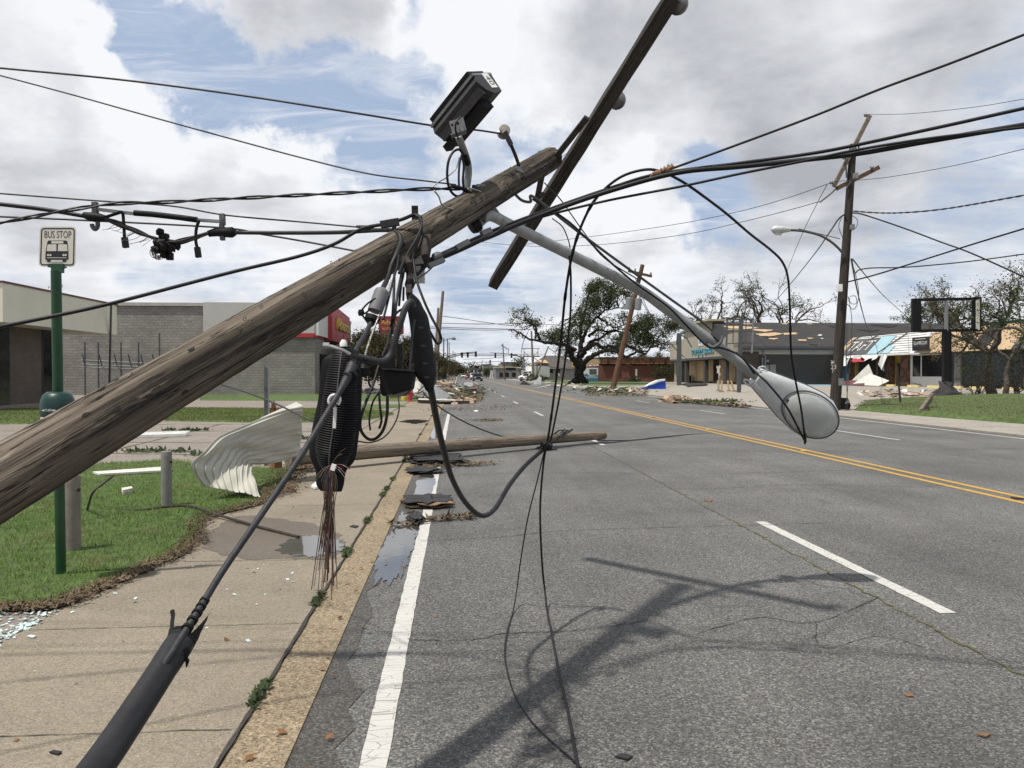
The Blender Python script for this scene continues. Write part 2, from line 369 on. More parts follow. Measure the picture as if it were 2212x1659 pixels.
M['crack'] = pmat('crack filler and dirt', (.038, .036, .032), .4, 20, .9)
M['moss'] = pmat('mossy joint', (.085, .085, .035), .5, 12, .95)
M['turf'] = pmat('turf', (.075, .115, .033), .45, 5, .95, .03, 70, stain=((.10, .085, .04), 2.2, .60))
M['ground'] = pmat('open ground', (.20, .185, .15), .3, .05, .95, stain=((.07, .095, .035), .03, .52))
M['pole'] = wood('weathered pole timber', (.060, .048, .037), (.215, .178, .136), (.034, .027, .021), 1.0)
M['oldpole'] = wood('grey pole timber', (.16, .13, .10), (.26, .215, .165), (.12, .095, .07), .8)
M['brownpole'] = wood('brown pole timber', (.10, .055, .035), (.15, .085, .055), (.07, .04, .028), .6)
M['darkpole'] = wood('dark creosoted pole timber', (.035, .028, .024), (.06, .048, .04), (.028, .023, .02), .6)
M['arm'] = wood('crossarm timber', (.045, .040, .034), (.085, .076, .064), (.035, .031, .028), .7)
M['rawwood'] = wood('freshly splintered timber', (.24, .115, .055), (.34, .18, .09), (.16, .075, .04), .5)
M['ply'] = pmat('plywood', (.43, .31, .19), .18, 1.2, .75, 0, 30, stretch=(1, 1, .3), stain=((.36, .22, .10), 1.5, .6))
M['stake'] = wood('pale lumber', (.5, .37, .2), (.6, .46, .27), (.42, .3, .16), .3)
M['black'] = pmat('black plastic', (.008, .008, .009), .3, 8, .62, .001, 200, 0, .2)
M['rubber'] = pmat('weathered cable jacket', (.014, .014, .016), .4, 14, .5, .001, 90, 0, .35)
M['greyrub'] = pmat('grey dusty jacket', (.027, .028, .032), .45, 20, .55, .002, 120, 0, .35)
M['ribbed'] = pmat('ribbed black plastic', (.011, .011, .013), .3, 20, .5, 0, 120, 0, .3)
M['cable'] = pmat('black cable', (.008, .008, .010), .2, 9, .55, 0, 30, 0, .3)
M['thinwire'] = plain('thin dark wire', (.035, .035, .038), .6)
M['alu'] = pmat('bare aluminium wire', (.32, .31, .29), .25, 30, .45, 0, 30, .5)
M['galv'] = pmat('galvanised steel', (.20, .208, .212), .3, 9, .55, .002, 60, .25, .4, stain=((.16, .12, .09), 7, .68))
M['galvpale'] = pmat('pale galvanised pipe', (.29, .30, .30), .22, 12, .5, .001, 80, .15, .4, stain=((.19, .17, .15), 8, .66))
M['galvdark'] = pmat('dull galvanised steel', (.085, .088, .092), .3, 9, .6, .002, 60, .2)
M['rust'] = pmat('rusty iron', (.036, .027, .023), .45, 18, .85, .003, 60)
M['lamp'] = pmat('grey lamp housing paint', (.47, .49, .49), .16, 6, .38, .001, 60, 0, .5, stain=((.27, .28, .27), 9, .66))
M['ceram'] = pmat('glazed porcelain', (.17, .165, .17), .25, 10, .25)
M['ceram_w'] = pmat('stained white porcelain', (.27, .24, .21), .3, 12, .3, stain=((.16, .08, .05), 14, .55))
M['white'] = plain('white coating', (.72, .72, .70), .5)
M['cream'] = pmat('cream sheet metal', (.43, .42, .365), .1, 2, .5, .001, 30, 0, .45, stain=((.38, .34, .27), 3, .63))
M['fascia'] = pmat('cream fascia metal', (.64, .62, .52), .08, .4, .6, stain=((.54, .51, .42), .9, .62))
M['maroon'] = plain('maroon trim', (.11, .03, .03), .6)
M['brick'] = bricks('brown brick', (.105, .078, .062), (.13, .10, .08), (.10, .09, .08), .24, .08, bump=.006)
M['block'] = bricks('split faced block', (.22, .208, .19), (.265, .252, .23), (.205, .192, .175), .42, .21, bump=.05)
M['eifs'] = pmat('pale stucco', (.43, .42, .40), .06, .5, .9, .002, 60)
M['white_eifs'] = pmat('white stucco', (.58, .57, .56), .05, .5, .9)
M['cap'] = plain('metal coping', (.36, .35, .32), .5)
M['red'] = pmat('red panel', (.36, .035, .04), .12, .8, .5)
M['signred'] = pmat('faded red sign face', (.20, .03, .03), .15, .8, .5)
M['gold'] = plain('yellow letters', (.55, .40, .08), .5)
M['glass'] = pmat('dark window glass', (.012, .013, .015), .3, 1, .12, 0, 30, 0, .5)
M['void'] = pmat('dark interior', (.018, .017, .016), .4, 1, .9)
M['green'] = pmat('green painted steel', (.008, .055, .022), .2, 6, .4, 0, 30, 0, .5)
M['teal'] = pmat('dark teal plastic', (.008, .036, .031), .25, 8, .38)
M['sign'] = pmat('reflective sign sheet', (.60, .58, .52), .04, 3, .5)
M['signblack'] = plain('sign ink', (.012, .012, .014), .5)
M['bollard'] = pmat('weathered concrete post', (.20, .175, .15), .25, 9, .9, .003, 120)
M['bollard_g'] = pmat('grey concrete post', (.19, .185, .175), .2, 9, .9, .003, 120)
M['bark'] = pmat('oak bark', (.022, .018, .015), .4, 4, .95, .05, 8)
M['bark_g'] = pmat('grey bark', (.075, .062, .052), .35, 4, .95, .02, 10)
M['leaf'] = leafmat('oak leaves', (.022, .036, .012), (.07, .085, .03))
M['leaf_b'] = leafmat('browned leaves', (.055, .06, .02), (.13, .10, .04))
M['leaf_o'] = leafmat('olive leaves', (.05, .045, .022), (.10, .085, .04))
M['leaf_g'] = leafmat('shrub leaves', (.03, .05, .016), (.07, .10, .035))
M['blade'] = leafmat('grass blades', (.085, .165, .028), (.21, .31, .07), .3, (.21, .22, .075))
M['blade_dry'] = leafmat('olive grass blades', (.10, .115, .04), (.21, .20, .085), .3, (.24, .20, .11))
M['blade_far'] = leafmat('dry grass blades', (.085, .14, .035), (.19, .23, .07), .3, (.21, .20, .085))
M['thatch'] = leafmat('dead grass and twigs', (.06, .042, .026), (.17, .125, .07), .1)
M['litter'] = leafmat('fallen leaves', (.10, .05, .02), (.30, .14, .06), .1)
M['shingle'] = pmat('dark roof shingles', (.036, .034, .034), .3, .7, .95, .02, 9, stretch=(.6, 3, 3), stain=((.06, .055, .05), .8, .6))
M['greyroof'] = pmat('grey brown shingles', (.085, .075, .068), .2, .5, .95, stretch=(.6, 3, 3))
M['darkwall'] = pmat('dark grey painted wall', (.062, .058, .053), .1, .3, .9)
M['stone'] = bricks('stacked stone', (.05, .04, .035), (.085, .07, .06), (.03, .03, .03), .6, .14)
M['beige'] = pmat('beige stucco', (.36, .325, .265), .06, .4, .9)
M['tealtext'] = plain('turquoise letters', (.07, .28, .36), .5)
M['redbrick'] = bricks('red brick', (.13, .045, .032), (.17, .06, .04), (.11, .06, .05), .24, .08)
M['torn'] = pmat('torn roof timber', (.22, .10, .05), .5, 1.2, .9, stain=((.05, .035, .025), 1.3, .5))
M['bluep'] = pmat('blue plastic', (.012, .06, .42), .15, 2, .4)
M['yellow'] = pmat('yellow wall paint', (.36, .26, .03), .15, .6, .85)
M['boards_w'] = pmat('white siding boards', (.62, .62, .60), .1, .5, .7, stain=((.35, .33, .3), 1, .62))
M['boards_b'] = pmat('pale blue siding boards', (.30, .46, .52), .1, .5, .7)
M['mural'] = pmat('painted mural pillar', (.12, .06, .035), .9, 1.6, .8, stain=((.02, .03, .05), 2.1, .5))
M['mural_b'] = pmat('blue painted mural', (.05, .16, .24), .4, .5, .8, stain=((.45, .5, .5), .4, .52))
M['carblue'] = pmat('dark blue car paint', (.02, .022, .032), .1, 2, .25, 0, 30, .2, .6)
M['carwhite'] = pmat('white car paint', (.7, .7, .7), .05, 2, .3, 0, 30, 0, .6)
M['carred'] = pmat('red car paint', (.42, .03, .03), .1, 2, .3, 0, 30, 0, .6)
M['carsilver'] = pmat('silver car paint', (.4, .41, .43), .1, 2, .3, 0, 30, .3, .6)
M['tyre'] = pmat('tyre rubber', (.015, .015, .015), .2, 4, .85)
M['lens'] = plain('headlight lens', (.75, .75, .72), .15)
M['streetgreen'] = plain('street sign green', (.01, .13, .07), .5)
M['bluewash'] = pmat('blue painted lot', (.16, .30, .42), .2, 1, .85)
M['stop'] = pmat('pale yellow wheel stop', (.56, .45, .20), .12, 2, .85)
M['litterwhite'] = pmat('pale scraps', (.55, .53, .48), .2, 3, .7)
M['insul'] = pmat('pink tan insulation', (.36, .255, .18), .3, 6, .95, .03, 25)
M['rag'] = pmat('straw coloured rag', (.26, .16, .09), .4, 40, .95, .01, 80)
M['rawbrown'] = pmat('broken brown boards', (.16, .10, .06), .5, 4, .9, .01, 20, stain=((.3, .2, .12), 3, .58))
M['felt'] = pmat('black roofing felt', (.022, .022, .023), .35, 6, .8, .004, 40)
M['far'] = pmat('far wall', (.19, .185, .18), .2, .1, .9)
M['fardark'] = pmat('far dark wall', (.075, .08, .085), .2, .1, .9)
M['tan'] = pmat('tan painted wall', (.42, .36, .25), .1, .3, .9)
# ---------------------------------------------------------------- ground, road, pavements
def sheet(name, poly, z, mt, kind='structure', thick=.05, parent=None):
    mb = MB(); mb.prism([(p[0], p[1], z - thick) for p in poly], (0, 0, thick)); o = mb.build(name, mt, parent, smooth=False)
    return tag(o, kind=kind) if parent is None else o
RX0, RX1 = -0.72, 14.35
sheet('ground', [(-1500, -60), (1500, -60), (1500, 3500), (-1500, 3500)], -.06, M['ground'])
road = sheet('road', [(RX0, -25), (RX1, -25), (RX1, 1200), (RX0, 1200)], 0, M['asphalt'])
sheet('pavement', [(-2.7, -25), (-.978, -25), (-.978, 400), (-2.7, 400)], .022, M['walk'])
sheet('kerb_gutter', [(-.962, -25), (-.70, -25), (-.70, 400), (-.962, 400)], .012, M['gutter'])
sheet('parking_lot', [(-70, -25), (-2.715, -25), (-2.715, 200), (-70, 200)], .018, M['lot'])
sheet('pavement', [(14.36, -25), (17.6, -25), (17.6, 400), (14.36, 400)], .05, M['rlot'])
sheet('parking_lot', [(17.62, -25), (110, -25), (110, 240), (17.62, 240)], .03, M['rlot'])
def strip(name, x, w, y0, y1, mt, z=.004, n=1, ragged=.0):
    mb = MB(); k = max(1, int((y1 - y0) / .12)) if ragged else 1
    L = [(x - w / 2 + R.uniform(-ragged, ragged), y0 + (y1 - y0) * i / k, z) for i in range(k + 1)]
    Q = [(x + w / 2 + R.uniform(-ragged, ragged), y0 + (y1 - y0) * i / k, z) for i in range(k + 1)]
    mb.add(L + Q, [(i, k + 1 + i, k + 2 + i, i + 1) for i in range(k)]); return mb.build(name, mt, road, smooth=False)
strip('edge_line', -.345, .112, -5, 31, M['white_paint'], ragged=.004); strip('edge_line', -.345, .112, 62, 420, M['white_paint'])
strip('edge_line', 13.95, .11, -5, 60, M['white_paint'], ragged=.004); strip('edge_line', 13.95, .11, 60, 420, M['white_paint'])
for x in (7.0, 7.30): strip('centre_line', x, .11, 2, 420, M['yellow_paint'])
for i in range(26):
    strip('lane_dash', 3.27, .115, 4.9 + 12.2 * i, 8.1 + 12.2 * i, M['white_paint'], ragged=.004 if i < 4 else 0)
    strip('lane_dash', 10.68, .10, 5.7 + 12.2 * i, 8.9 + 12.2 * i, M['white_paint'])
for i in range(14):
    mb = MB(); y = 9.3 + 6.1 * i; mb.prism([(7.09, y, .004), (7.21, y, .004), (7.19, y + .12, .004), (7.11, y + .12, .004)], (0, 0, .014)); mb.build('road_stud', M['gold'] if i % 3 else M['rust'], road, smooth=False)
def crackline(pts, w, mt, z=.005, seed=0, name='crack', base=0):
    r = random.Random(seed); P = smooth([(p[0], p[1], 0) for p in pts], 10); mb = MB(); L = []; Q = []
    for i, p in enumerate(P):
        a = P[max(0, i - 1)]; b = P[min(len(P) - 1, i + 1)]; d = (b - a); d.normalize(); nrm = Vector((-d.y, d.x, 0)); ww = w * r.uniform(.25, 1.2); j = r.uniform(-w, w)
        L.append(p + nrm * (j + ww / 2) + Vector((0, 0, z))); Q.append(p + nrm * (j - ww / 2) + Vector((0, 0, z)))
    k = len(P); mb.add(L + Q, [(i, i + 1, k + i + 1, k + i) for i in range(k - 1)]); return mb.build(name, mt, road, smooth=False)
def gp(*pp): return [gr(x, y) for x, y in pp]
crackline(gp((905, 1170), (1010, 1164), (1090, 1160), (1200, 1148), (1320, 1143), (1500, 1138), (1800, 1130)), .011, M['crack'], seed=1)
crackline(gp((880, 1382), (960, 1384), (1040, 1381), (1090, 1369), (1180, 1366), (1270, 1360), (1400, 1340)), .011, M['crack'], seed=2)
crackline(gp((850, 1490), (900, 1486)), .008, M['crack'], seed=3)
crackline(gp((1500, 1370), (1640, 1335), (1760, 1345), (1900, 1290)), .009, M['crack'], seed=4)
crackline(gp((1760, 1345), (1780, 1400), (1900, 1375), (2000, 1400)), .007, M['crack'], seed=5)
crackline([(2.98, 2 + i * .6) for i in range(60)], .022, M['moss'], seed=6, name='joint'); crackline([(3.0, 38 + i * 2.5) for i in range(50)], .03, M['crack'], seed=7, name='joint')
for k, (y, x0, x1) in enumerate(((12.2, 0, 7), (15.5, 3.2, 13), (19, 0, 6.8), (24, 4, 13.5), (10.6, 3, 6.9))):
    crackline([(x0 + (x1 - x0) * i / 8, y + .15 * math.sin(i + k)) for i in range(9)], .014, M['crack'], seed=20 + k)
# damp, dirty asphalt strip by the gutter, with a ragged edge
mb = MB(); k = 150; L = []; Q = []
for i in range(k + 1):
    y = 1.5 + i * .2; w = (.20 if y < 4.6 else .14) + .05 * math.sin(y * .9) + .03 * math.sin(y * 5.3)
    L.append((-.705, y, .004)); Q.append((-.705 + w + .02 * math.sin(y * 2.3) + R.uniform(-.05, .05), y, .004))
mb.add(L + Q, [(i, k + 1 + i, k + 2 + i, i + 1) for i in range(k)]); mb.build('damp_strip', M['wet'], road, smooth=False)
# joints of the pavement
jm = MB()
for y, x0, x1 in ((3.47, -2.68, -1.0), (4.92, -2.62, -1.0), (6.62, -2.3, -1.0), (9.35, -2.4, -1.0), (12.4, -2.5, -1), (17.5, -2.6, -1), (22, -2.6, -1), (28, -2.6, -1), (36, -2.6, -1)):
    n = 24; P = [(x0 + (x1 - x0) * i / n, y + R.uniform(-.006, .006), .026) for i in range(n + 1)]; Q = [(p[0], p[1] + R.uniform(.003, .009), .026) for p in P]
    jm.add(P + Q, [(i, i + 1, n + 2 + i, n + 1 + i) for i in range(n)])
tag(jm.build('pavement_joints', M['crack'], smooth=False), kind='structure')
jm = MB(); n = 400; P = []; Q = []
for i in range(n + 1):
    y = 1.2 + i * .12; P.append((-.977 + R.uniform(-.005, .004), y, .0245)); Q.append((-.960 + R.uniform(-.005, .005), y, .0245))
jm.add(P + Q, [(i, n + 1 + i, n + 2 + i, i + 1) for i in range(n)]); tag(jm.build('gutter_joint', M['crack'], smooth=False), kind='structure')
jm = MB()
for x0, y0, x1, y1 in ((-4, 15.2, -14, 17.5), (-3, 18, -14, 19), (-3.5, 21.5, -15, 22.5), (-2.8, 24.6, -13, 24.9), (-7, 14.5, -7.4, 25), (-10.5, 14, -11, 25), (-2.72, 15, -2.72, 60)):
    n = 40; P = [Vector((x0 + (x1 - x0) * i / n, y0 + (y1 - y0) * i / n, .024)) for i in range(n + 1)]; d = (P[-1] - P[0]).normalized(); nn = Vector((-d.y, d.x, 0))
    Q = [p + nn * R.uniform(.02, .09) for p in P]; jm.add(P + Q, [(i, i + 1, n + 2 + i, n + 1 + i) for i in range(n)])
tag(jm.build('parking_joints', M['moss'], smooth=False), kind='structure')
# puddles: still water with an irregular shore
wm, wnt, wb = newmat('still water'); wb.inputs['Base Color'].default_value = (.05, .048, .042, 1); wb.inputs['Roughness'].default_value = .04; wb.inputs['IOR'].default_value = 1.6; wb.inputs['Specular IOR Level'].default_value = .95
wt = NT(wnt); wt.bump(wt.noise(6, 3), .002, .25, wb); M['water'] = wm
def puddle(pts, z, seed):
    r = random.Random(seed); P = smooth([tuple(p) for p in pts] + [tuple(pts[0])], 18)[:-1]
    c = sum(P, Vector()) / len(P); mb = MB(); f1 = [r.uniform(0, 6) for _ in range(4)]; poly = [c + (p - c) * (1 + .07 * math.sin(i * .55 + f1[0]) + .05 * math.sin(i * 1.3 + f1[1]) + r.uniform(-.012, .012)) for i, p in enumerate(P)]
    mb.quad(*[(p.x, p.y, z) for p in poly]); tag(mb.build('puddle', M['water'], smooth=False), kind='structure')
mb = MB(); Pw = [q + Vector((R.uniform(-.04, .04), R.uniform(-.04, .04), .025)) for q in smooth(gp((436, 1192), (440, 1172), (470, 1140), (520, 1118), (600, 1125), (690, 1140), (735, 1160), (738, 1190), (715, 1212), (640, 1213), (540, 1214), (470, 1200)), 5)]
mb.quad(*Pw); tag(mb.build('damp_patch', M['wetwalk'], smooth=False), kind='structure')
puddle(gp((600, 1196), (615, 1178), (650, 1165), (700, 1165), (733, 1175), (738, 1192), (700, 1206), (640, 1208)), .029, 1)
puddle(gp((425, 1170), (440, 1166), (455, 1176), (440, 1180)), .027, 2)
puddle(gp((815, 1200), (845, 1150), (868, 1110), (905, 1115), (900, 1160), (880, 1215), (860, 1250), (812, 1255)), .009, 3)
puddle(gp((893, 1075), (905, 1030), (925, 1024), (940, 1035), (925, 1080)), .009, 4)
puddle(gp((905, 985), (920, 965), (945, 960), (942, 985)), .009, 5)
puddle(gp((925, 945), (935, 915), (950, 915), (945, 945)), .009, 6)
puddle(gp((860, 912), (890, 908), (925, 910), (900, 917)), .027, 7)
puddle(gp((770, 905 + 78), (830, 975), (900, 978), (860, 988)), .027, 8)
# lawns
def in_poly(P, poly):
    x, y = P[:, 0], P[:, 1]; c = np.zeros(len(P), bool); n = len(poly)
    for i in range(n):
        x1, y1 = poly[i][:2]; x2, y2 = poly[(i + 1) % n][:2]
        cond = ((y1 > y) != (y2 > y)) & (x < (x2 - x1) * (y - y1) / (y2 - y1 + 1e-12) + x1); c ^= cond
    return c
def lawn(poly, z, soil=False):
    mb = MB(); P = [(p[0], p[1]) for p in poly]; c = np.mean(P, 0)
    inner = [(c[0] + (p[0] - c[0]) * .97, c[1] + (p[1] - c[1]) * .97) for p in P]; n = len(P)
    mb.add([(p[0], p[1], .01) for p in P] + [(p[0], p[1], z) for p in inner], [tuple(range(n, 2 * n))] + [(i, (i + 1) % n, n + (i + 1) % n, n + i) for i in range(n)])
    tag(mb.build('lawn', M['turf'], smooth=False), kind='structure'); return P
def blades(name, poly, n, h, w, mt, z, lean=.5, near=None):
    P = np.array([(p[0], p[1]) for p in poly]); lo, hi = P.min(0), P.max(0)
    pts = NR.uniform(lo, hi, (n * 3, 2)); pts = pts[in_poly(pts, P)][:n]
    if near is not None:
        d = np.hypot(pts[:, 0] - near[0], pts[:, 1] - near[1]); pts = pts[NR.uniform(size=len(pts)) < np.clip((near[2] / d) ** 1.6, 0, 1)]
    k = len(pts); a = NR.uniform(0, 2 * math.pi, k); hh = h * NR.uniform(.5, 1.3, k); l = NR.normal(0, lean, (k, 2)) * hh[:, None]
    dx = np.cos(a) * w / 2; dy = np.sin(a) * w / 2; V = np.zeros((k, 3, 3))
    V[:, 0] = np.c_[pts[:, 0] - dx, pts[:, 1] - dy, np.full(k, z)]; V[:, 1] = np.c_[pts[:, 0] + dx, pts[:, 1] + dy, np.full(k, z)]
    V[:, 2] = np.c_[pts + l, z + hh]
    o = arr_mesh(name, V.reshape(-1, 3), np.arange(k * 3).reshape(k, 3), mt, nper=3); return tag(o, kind='stuff')
near = [(-14, 5.6), (-3.6, 5.5), (-3.05, 5.35), (-2.72, 5.4), (-2.62, 5.75), (-2.52, 6.3), (-2.42, 6.96), (-2.52, 7.6), (-2.74, 8.6), (-2.43, 9.4), (-2.4, 10.5), (-2.62, 12.8), (-3.39, 13.2), (-5.17, 14.4), (-6.5, 13.8), (-9, 13.4), (-14, 13.2)]
P0 = lawn(near, .05)
g = blades('grass', P0, 130000, .042, .009, M['blade'], .045, .45, near=(0, 0, 9.5)); tag(g, 'short green grass of the lawn around the bus stop post', 'grass')
back = [gr(*p) for p in ((353, 911), (520, 914), (690, 914), (800, 908), (852, 897), (825, 889), (690, 885), (353, 883))]
lawn(back, .06); lawn([gr(*p) for p in ((700, 884), (820, 884), (880, 880), (868, 876), (700, 876))], .06)
lawn([gr(*p) for p in ((430, 866), (700, 867), (903, 868), (912, 858), (880, 851), (640, 850), (430, 850))], .06)
P1 = lawn([gr(*p) for p in ((-60, 918), (60, 918), (118, 908), (150, 886), (-60, 884))], .06)
for pl, nn in ((back, 26000), (P1, 6000)): g = blades('grass', pl, nn, .06, .03, M['blade_far'], .05, .5); tag(g, 'green grass strip across the parking lot behind the metal sheet' if nn > 9000 else 'grass in front of the brown brick building', 'grass')
isl = [gr(*p) for p in ((1842, 889), (1920, 896), (2000, 903), (2100, 911), (2212, 920))] + [Vector((19.5, 17, 0)), Vector((48, 17, 0)), Vector((46, 52, 0))] + [gr(*p) for p in ((2150, 857), (2080, 859), (2000, 864), (1930, 867), (1868, 873))]
lawn(isl, .22); g = blades('grass', isl, 70000, .05, .03, M['blade_dry'], .21, .5, near=(17, 24, 16)); tag(g, 'green grass of the verge under the empty black sign frame', 'grass')
lawn([(17.7, 100), (25, 104), (33, 125), (38, 143), (24, 150), (17.7, 150)], .10); lawn([(17.7, 152), (30, 150), (24, 200), (17.7, 210)], .1)
# ragged soil and thatch along the near lawn edge, weeds in the joints, litter: nobody could count these
def scatter(name, pts, sz, mt, z, label, flat=.3, asp=2.2):
    k = len(pts); c = np.c_[pts, np.full(k, z)]; a = NR.uniform(0, 2 * math.pi, k); e = np.c_[np.cos(a), np.sin(a), NR.normal(0, flat, k)]; f = np.c_[-np.sin(a), np.cos(a), NR.normal(0, flat, k)]
    s = sz * NR.uniform(.4, 1.4, (k, 1)); V = np.stack([c - e * s * asp / 2, c - f * s / 2, c + e * s * asp / 2, c + f * s / 2], 1); V[:, :, 2] = np.maximum(V[:, :, 2], z - .004)
    o = arr_mesh(name, V.reshape(-1, 3), np.arange(k * 4).reshape(k, 4), mt); return tag(o, label, name.replace('_', ' '), kind='stuff')
def along(pts, n, sp):
    P = np.array([(p[0], p[1]) for p in smooth([(p[0], p[1], 0) for p in pts], 12)]); i = NR.integers(0, len(P) - 1, n); t = NR.uniform(size=(n, 1))
    return P[i] * (1 - t) + P[i + 1] * t + NR.normal(0, sp, (n, 2))
edge = near[1:12]
mb = MB(); Pn = smooth([(p[0], p[1], 0) for p in edge], 6); L = [p + Vector((R.uniform(.0, .07), R.uniform(-.08, 0), .034)) for p in Pn]; Q = [p + Vector((-.12, .10, .054)) for p in Pn]; k = len(Pn)
mb.add(L + Q, [(i, i + 1, k + i + 1, k + i) for i in range(k - 1)]); tag(mb.build('soil_edge', M['soil'], smooth=False), kind='structure')
scatter('dead_thatch', along(edge, 5200, .06), .012, M['thatch'], .055, 'brown thatch and washed up twigs along the lawn edge', .5, 4)
scatter('dead_thatch', along([gr(*p) for p in ((540, 1075), (600, 1065), (640, 1020), (690, 1010))], 3500, .16), .018, M['thatch'], .06, 'muddy debris under the bent cream metal sheet', .5, 3)
scatter('weeds', np.concatenate([along([(-.97, y0), (-.97, y0 + .3)], 110, .018) for y0 in (3.7, 5.3, 6.7, 8.2, 10, 10.5, 11.5, 14, 14.5, 16, 17, 20, 24, 29)]), .017, M['leaf_g'], .032, 'small green weeds growing in the gutter joint', .8, 2.2)
scatter('weeds', np.concatenate([along([(x, y), (x - 1.2, y + .1)], 120, .12) for x, y in ((-4, 15.3), (-5.5, 16), (-8, 18.6), (-4.5, 21.6), (-7, 22), (-3.2, 19), (-10, 17), (-9, 15.4))]), .06, M['leaf_g'], .04, 'weeds growing in the joints of the brown parking lot', .9, 2)
scatter('leaf_litter', np.concatenate([np.c_[NR.uniform(-.9, -.42, 60), NR.uniform(3, 10, 60)], np.c_[NR.uniform(-2.6, -1, 40), NR.uniform(3, 16, 40)]]), .026, M['litter'], .027, 'fallen brown leaves and chips on the pavement and gutter', .2, 1.5)
scatter('leaf_litter', np.concatenate([np.c_[NR.uniform(-.3, 9, 90), NR.uniform(3, 16, 90)], np.c_[NR.uniform(-.3, 2.2, 420), NR.uniform(16, 36, 420)]]), .026, M['litter'], .009, 'fallen brown leaves and chips on the asphalt', .2, 1.5)
scatter('twig_litter', np.concatenate([along([(-.65, 8.2), (.2, 8.6)], 160, .08), along([(-.6, 13.2), (.6, 13.6)], 260, .12), along([(-.4, 9.4), (-.2, 9.8)], 100, .05), along([(.8, 26), (1.3, 26.6)], 260, .25), along([(.1, 18.4), (.5, 18.6)], 90, .06), along([(-.3, 33), (2.2, 39)], 500, .9)]), .03, M['thatch'], .03, 'dark twigs and leaf scraps washed onto the road edge', .5, 4)
gl, gnt, gb = newmat('broken glass'); gb.inputs['Base Color'].default_value = (.5, .62, .6, 1); gb.inputs['Roughness'].default_value = .1; M['shard'] = gl
scatter('broken_glass', np.concatenate([np.c_[NR.uniform(-3.3, -2.72, 300), NR.uniform(4.5, 5.3, 300)], along([(-2.73, 4.3), (-2.68, 5.3)], 190, .03), np.c_[NR.uniform(-2.7, -1.2, 40), NR.uniform(4, 6.5, 40)]]), .022, M['shard'], .028, 'shards of broken glass beside the near pavement corner', .25, 1.4)
# ---------------------------------------------------------------- the broken leaning pole
PA = at(0, 1042, 2.0); PB = at(1192, 342, 5.1); PD = (PB - PA)
def pole_at(px):
    lo, hi = -.7, 1.3
    for _ in range(50):
        t = (lo + hi) / 2; p = PA + PD * t - Vector((0, 0, H)); x = 1106 + F * p.dot(RGT) / p.dot(FWD)
        lo, hi = (t, hi) if x < px else (lo, t)
    return PA + PD * t
pole = thing('utility_pole', 'snapped weathered timber pole leaning across the street with its crossarm still bolted on', 'utility pole', PA + PD * -.74)
n0, n1 = -.745, 1.0; npts = 150; nn = 44
def prad(t): return .0885 - .0135 * max(0, min(1, t))
pts = [PA + PD * (n0 + (n1 - n0) * i / npts) for i in range(npts + 1)]; rad = [prad(n0 + (n1 - n0) * i / npts) for i in range(npts + 1)]
mb = MB(); mb.tube(pts, rad, nn)
rr = random.Random(3); ph = [rr.uniform(0, 6) for _ in range(nn)]; ax = PD.normalized()
for i in range(npts + 1):
    for j in range(nn):
        v = Vector(mb.v[i * nn + j]); k = 1 + .016 * math.sin(ph[j] + i * .11) + .012 * math.sin(ph[j] * 3 + i * .31) + rr.uniform(-.008, .008)
        if i > npts - 2: v = v + ax * rr.uniform(-.03, .015)
        mb.v[i * nn + j] = tuple(pts[i] + (v - pts[i]) * k)
shaft = mb.build('shaft', M['pole'], pole, ang=60)
A0, A1 = at(1066, 614, 6.1), at(1456, -12, 4.25); ad = (A1 - A0).normalized(); fc = (FWD * -1 + RGT * .25); fc = (fc - ad * fc.dot(ad)).normalized(); sd = ad.cross(fc)
mb = MB(); segs = 14; vs = []
for i in range(segs + 1):
    p = A0.lerp(A1, i / segs)
    for a, b in ((-1, -1), (1, -1), (1, 1), (-1, 1)): vs.append(p + sd * a * .040 + fc * b * .047 + sd * rr.uniform(-.003, .003))
fs = [(i * 4 + j, i * 4 + (j + 1) % 4, i * 4 + 4 + (j + 1) % 4, i * 4 + 4 + j) for i in range(segs) for j in range(4)] + [(3, 2, 1, 0), tuple(segs * 4 + j for j in range(4))]
gs = [((Vector(v) - A0).dot(ad), (Vector(v) - A0).dot(sd), (Vector(v) - A0).dot(fc)) for v in vs]
mb.add(vs, fs, gs); arm = mb.build('crossarm', M['arm'], pole, smooth=False)
for t_ in (.035, .17, .5, .63): mb = MB(); p = A0.lerp(A1, t_); mb.tube([p + fc * .04, p + fc * .06], .010, 8); mb.build('bolt', M['rust'], arm)
for t_, px, py in ((.985, 1463, 8), (.655, 1331, 216)):
    p = at(px, py, A0.lerp(A1, t_).y + .05); a2 = (FWD * -.75 + RGT * -.55 + UPV * -.1).normalized()
    mb = MB(); mb.lathe(p, [(.012, -.06), (.035, -.053), (.04, -.036), (.056, -.029), (.06, -.014), (.041, -.007), (.037, .005), (.053, .010), (.057, .022), (.037, .031), (.026, .041), (.014, .048)], a2, 24)
    ins = mb.build('insulator', M['ceram'], arm); mb = MB(); mb.tube([p + a2 * .06, p - a2 * .07], .012, 8); mb.build('pin', M['black'], ins)
KS = .8; at_raw = at
def at(px, py, Y):
    '''points of the near wreckage: guessed first for a farther pole, drawn in to where its shadow says it lies'''
    if Y < 6.6: Y *= .778 + .133 * max(0, min(1, (px - 870) / 322))
    return at_raw(px, py, Y)
mb = MB(); mb.bar(at(1178, 368, 5.65), at(1268, 254, 5.15), .045, .028, fc)
mb.bar(at(1172, 372, 5.6), at(1160, 432, 5.9), .05, .02, fc); mb.bar(at(1160, 430, 5.9), at(1174, 418, 5.7), .03, .02, fc); mb.build('brace', M['arm'], pole, smooth=False)
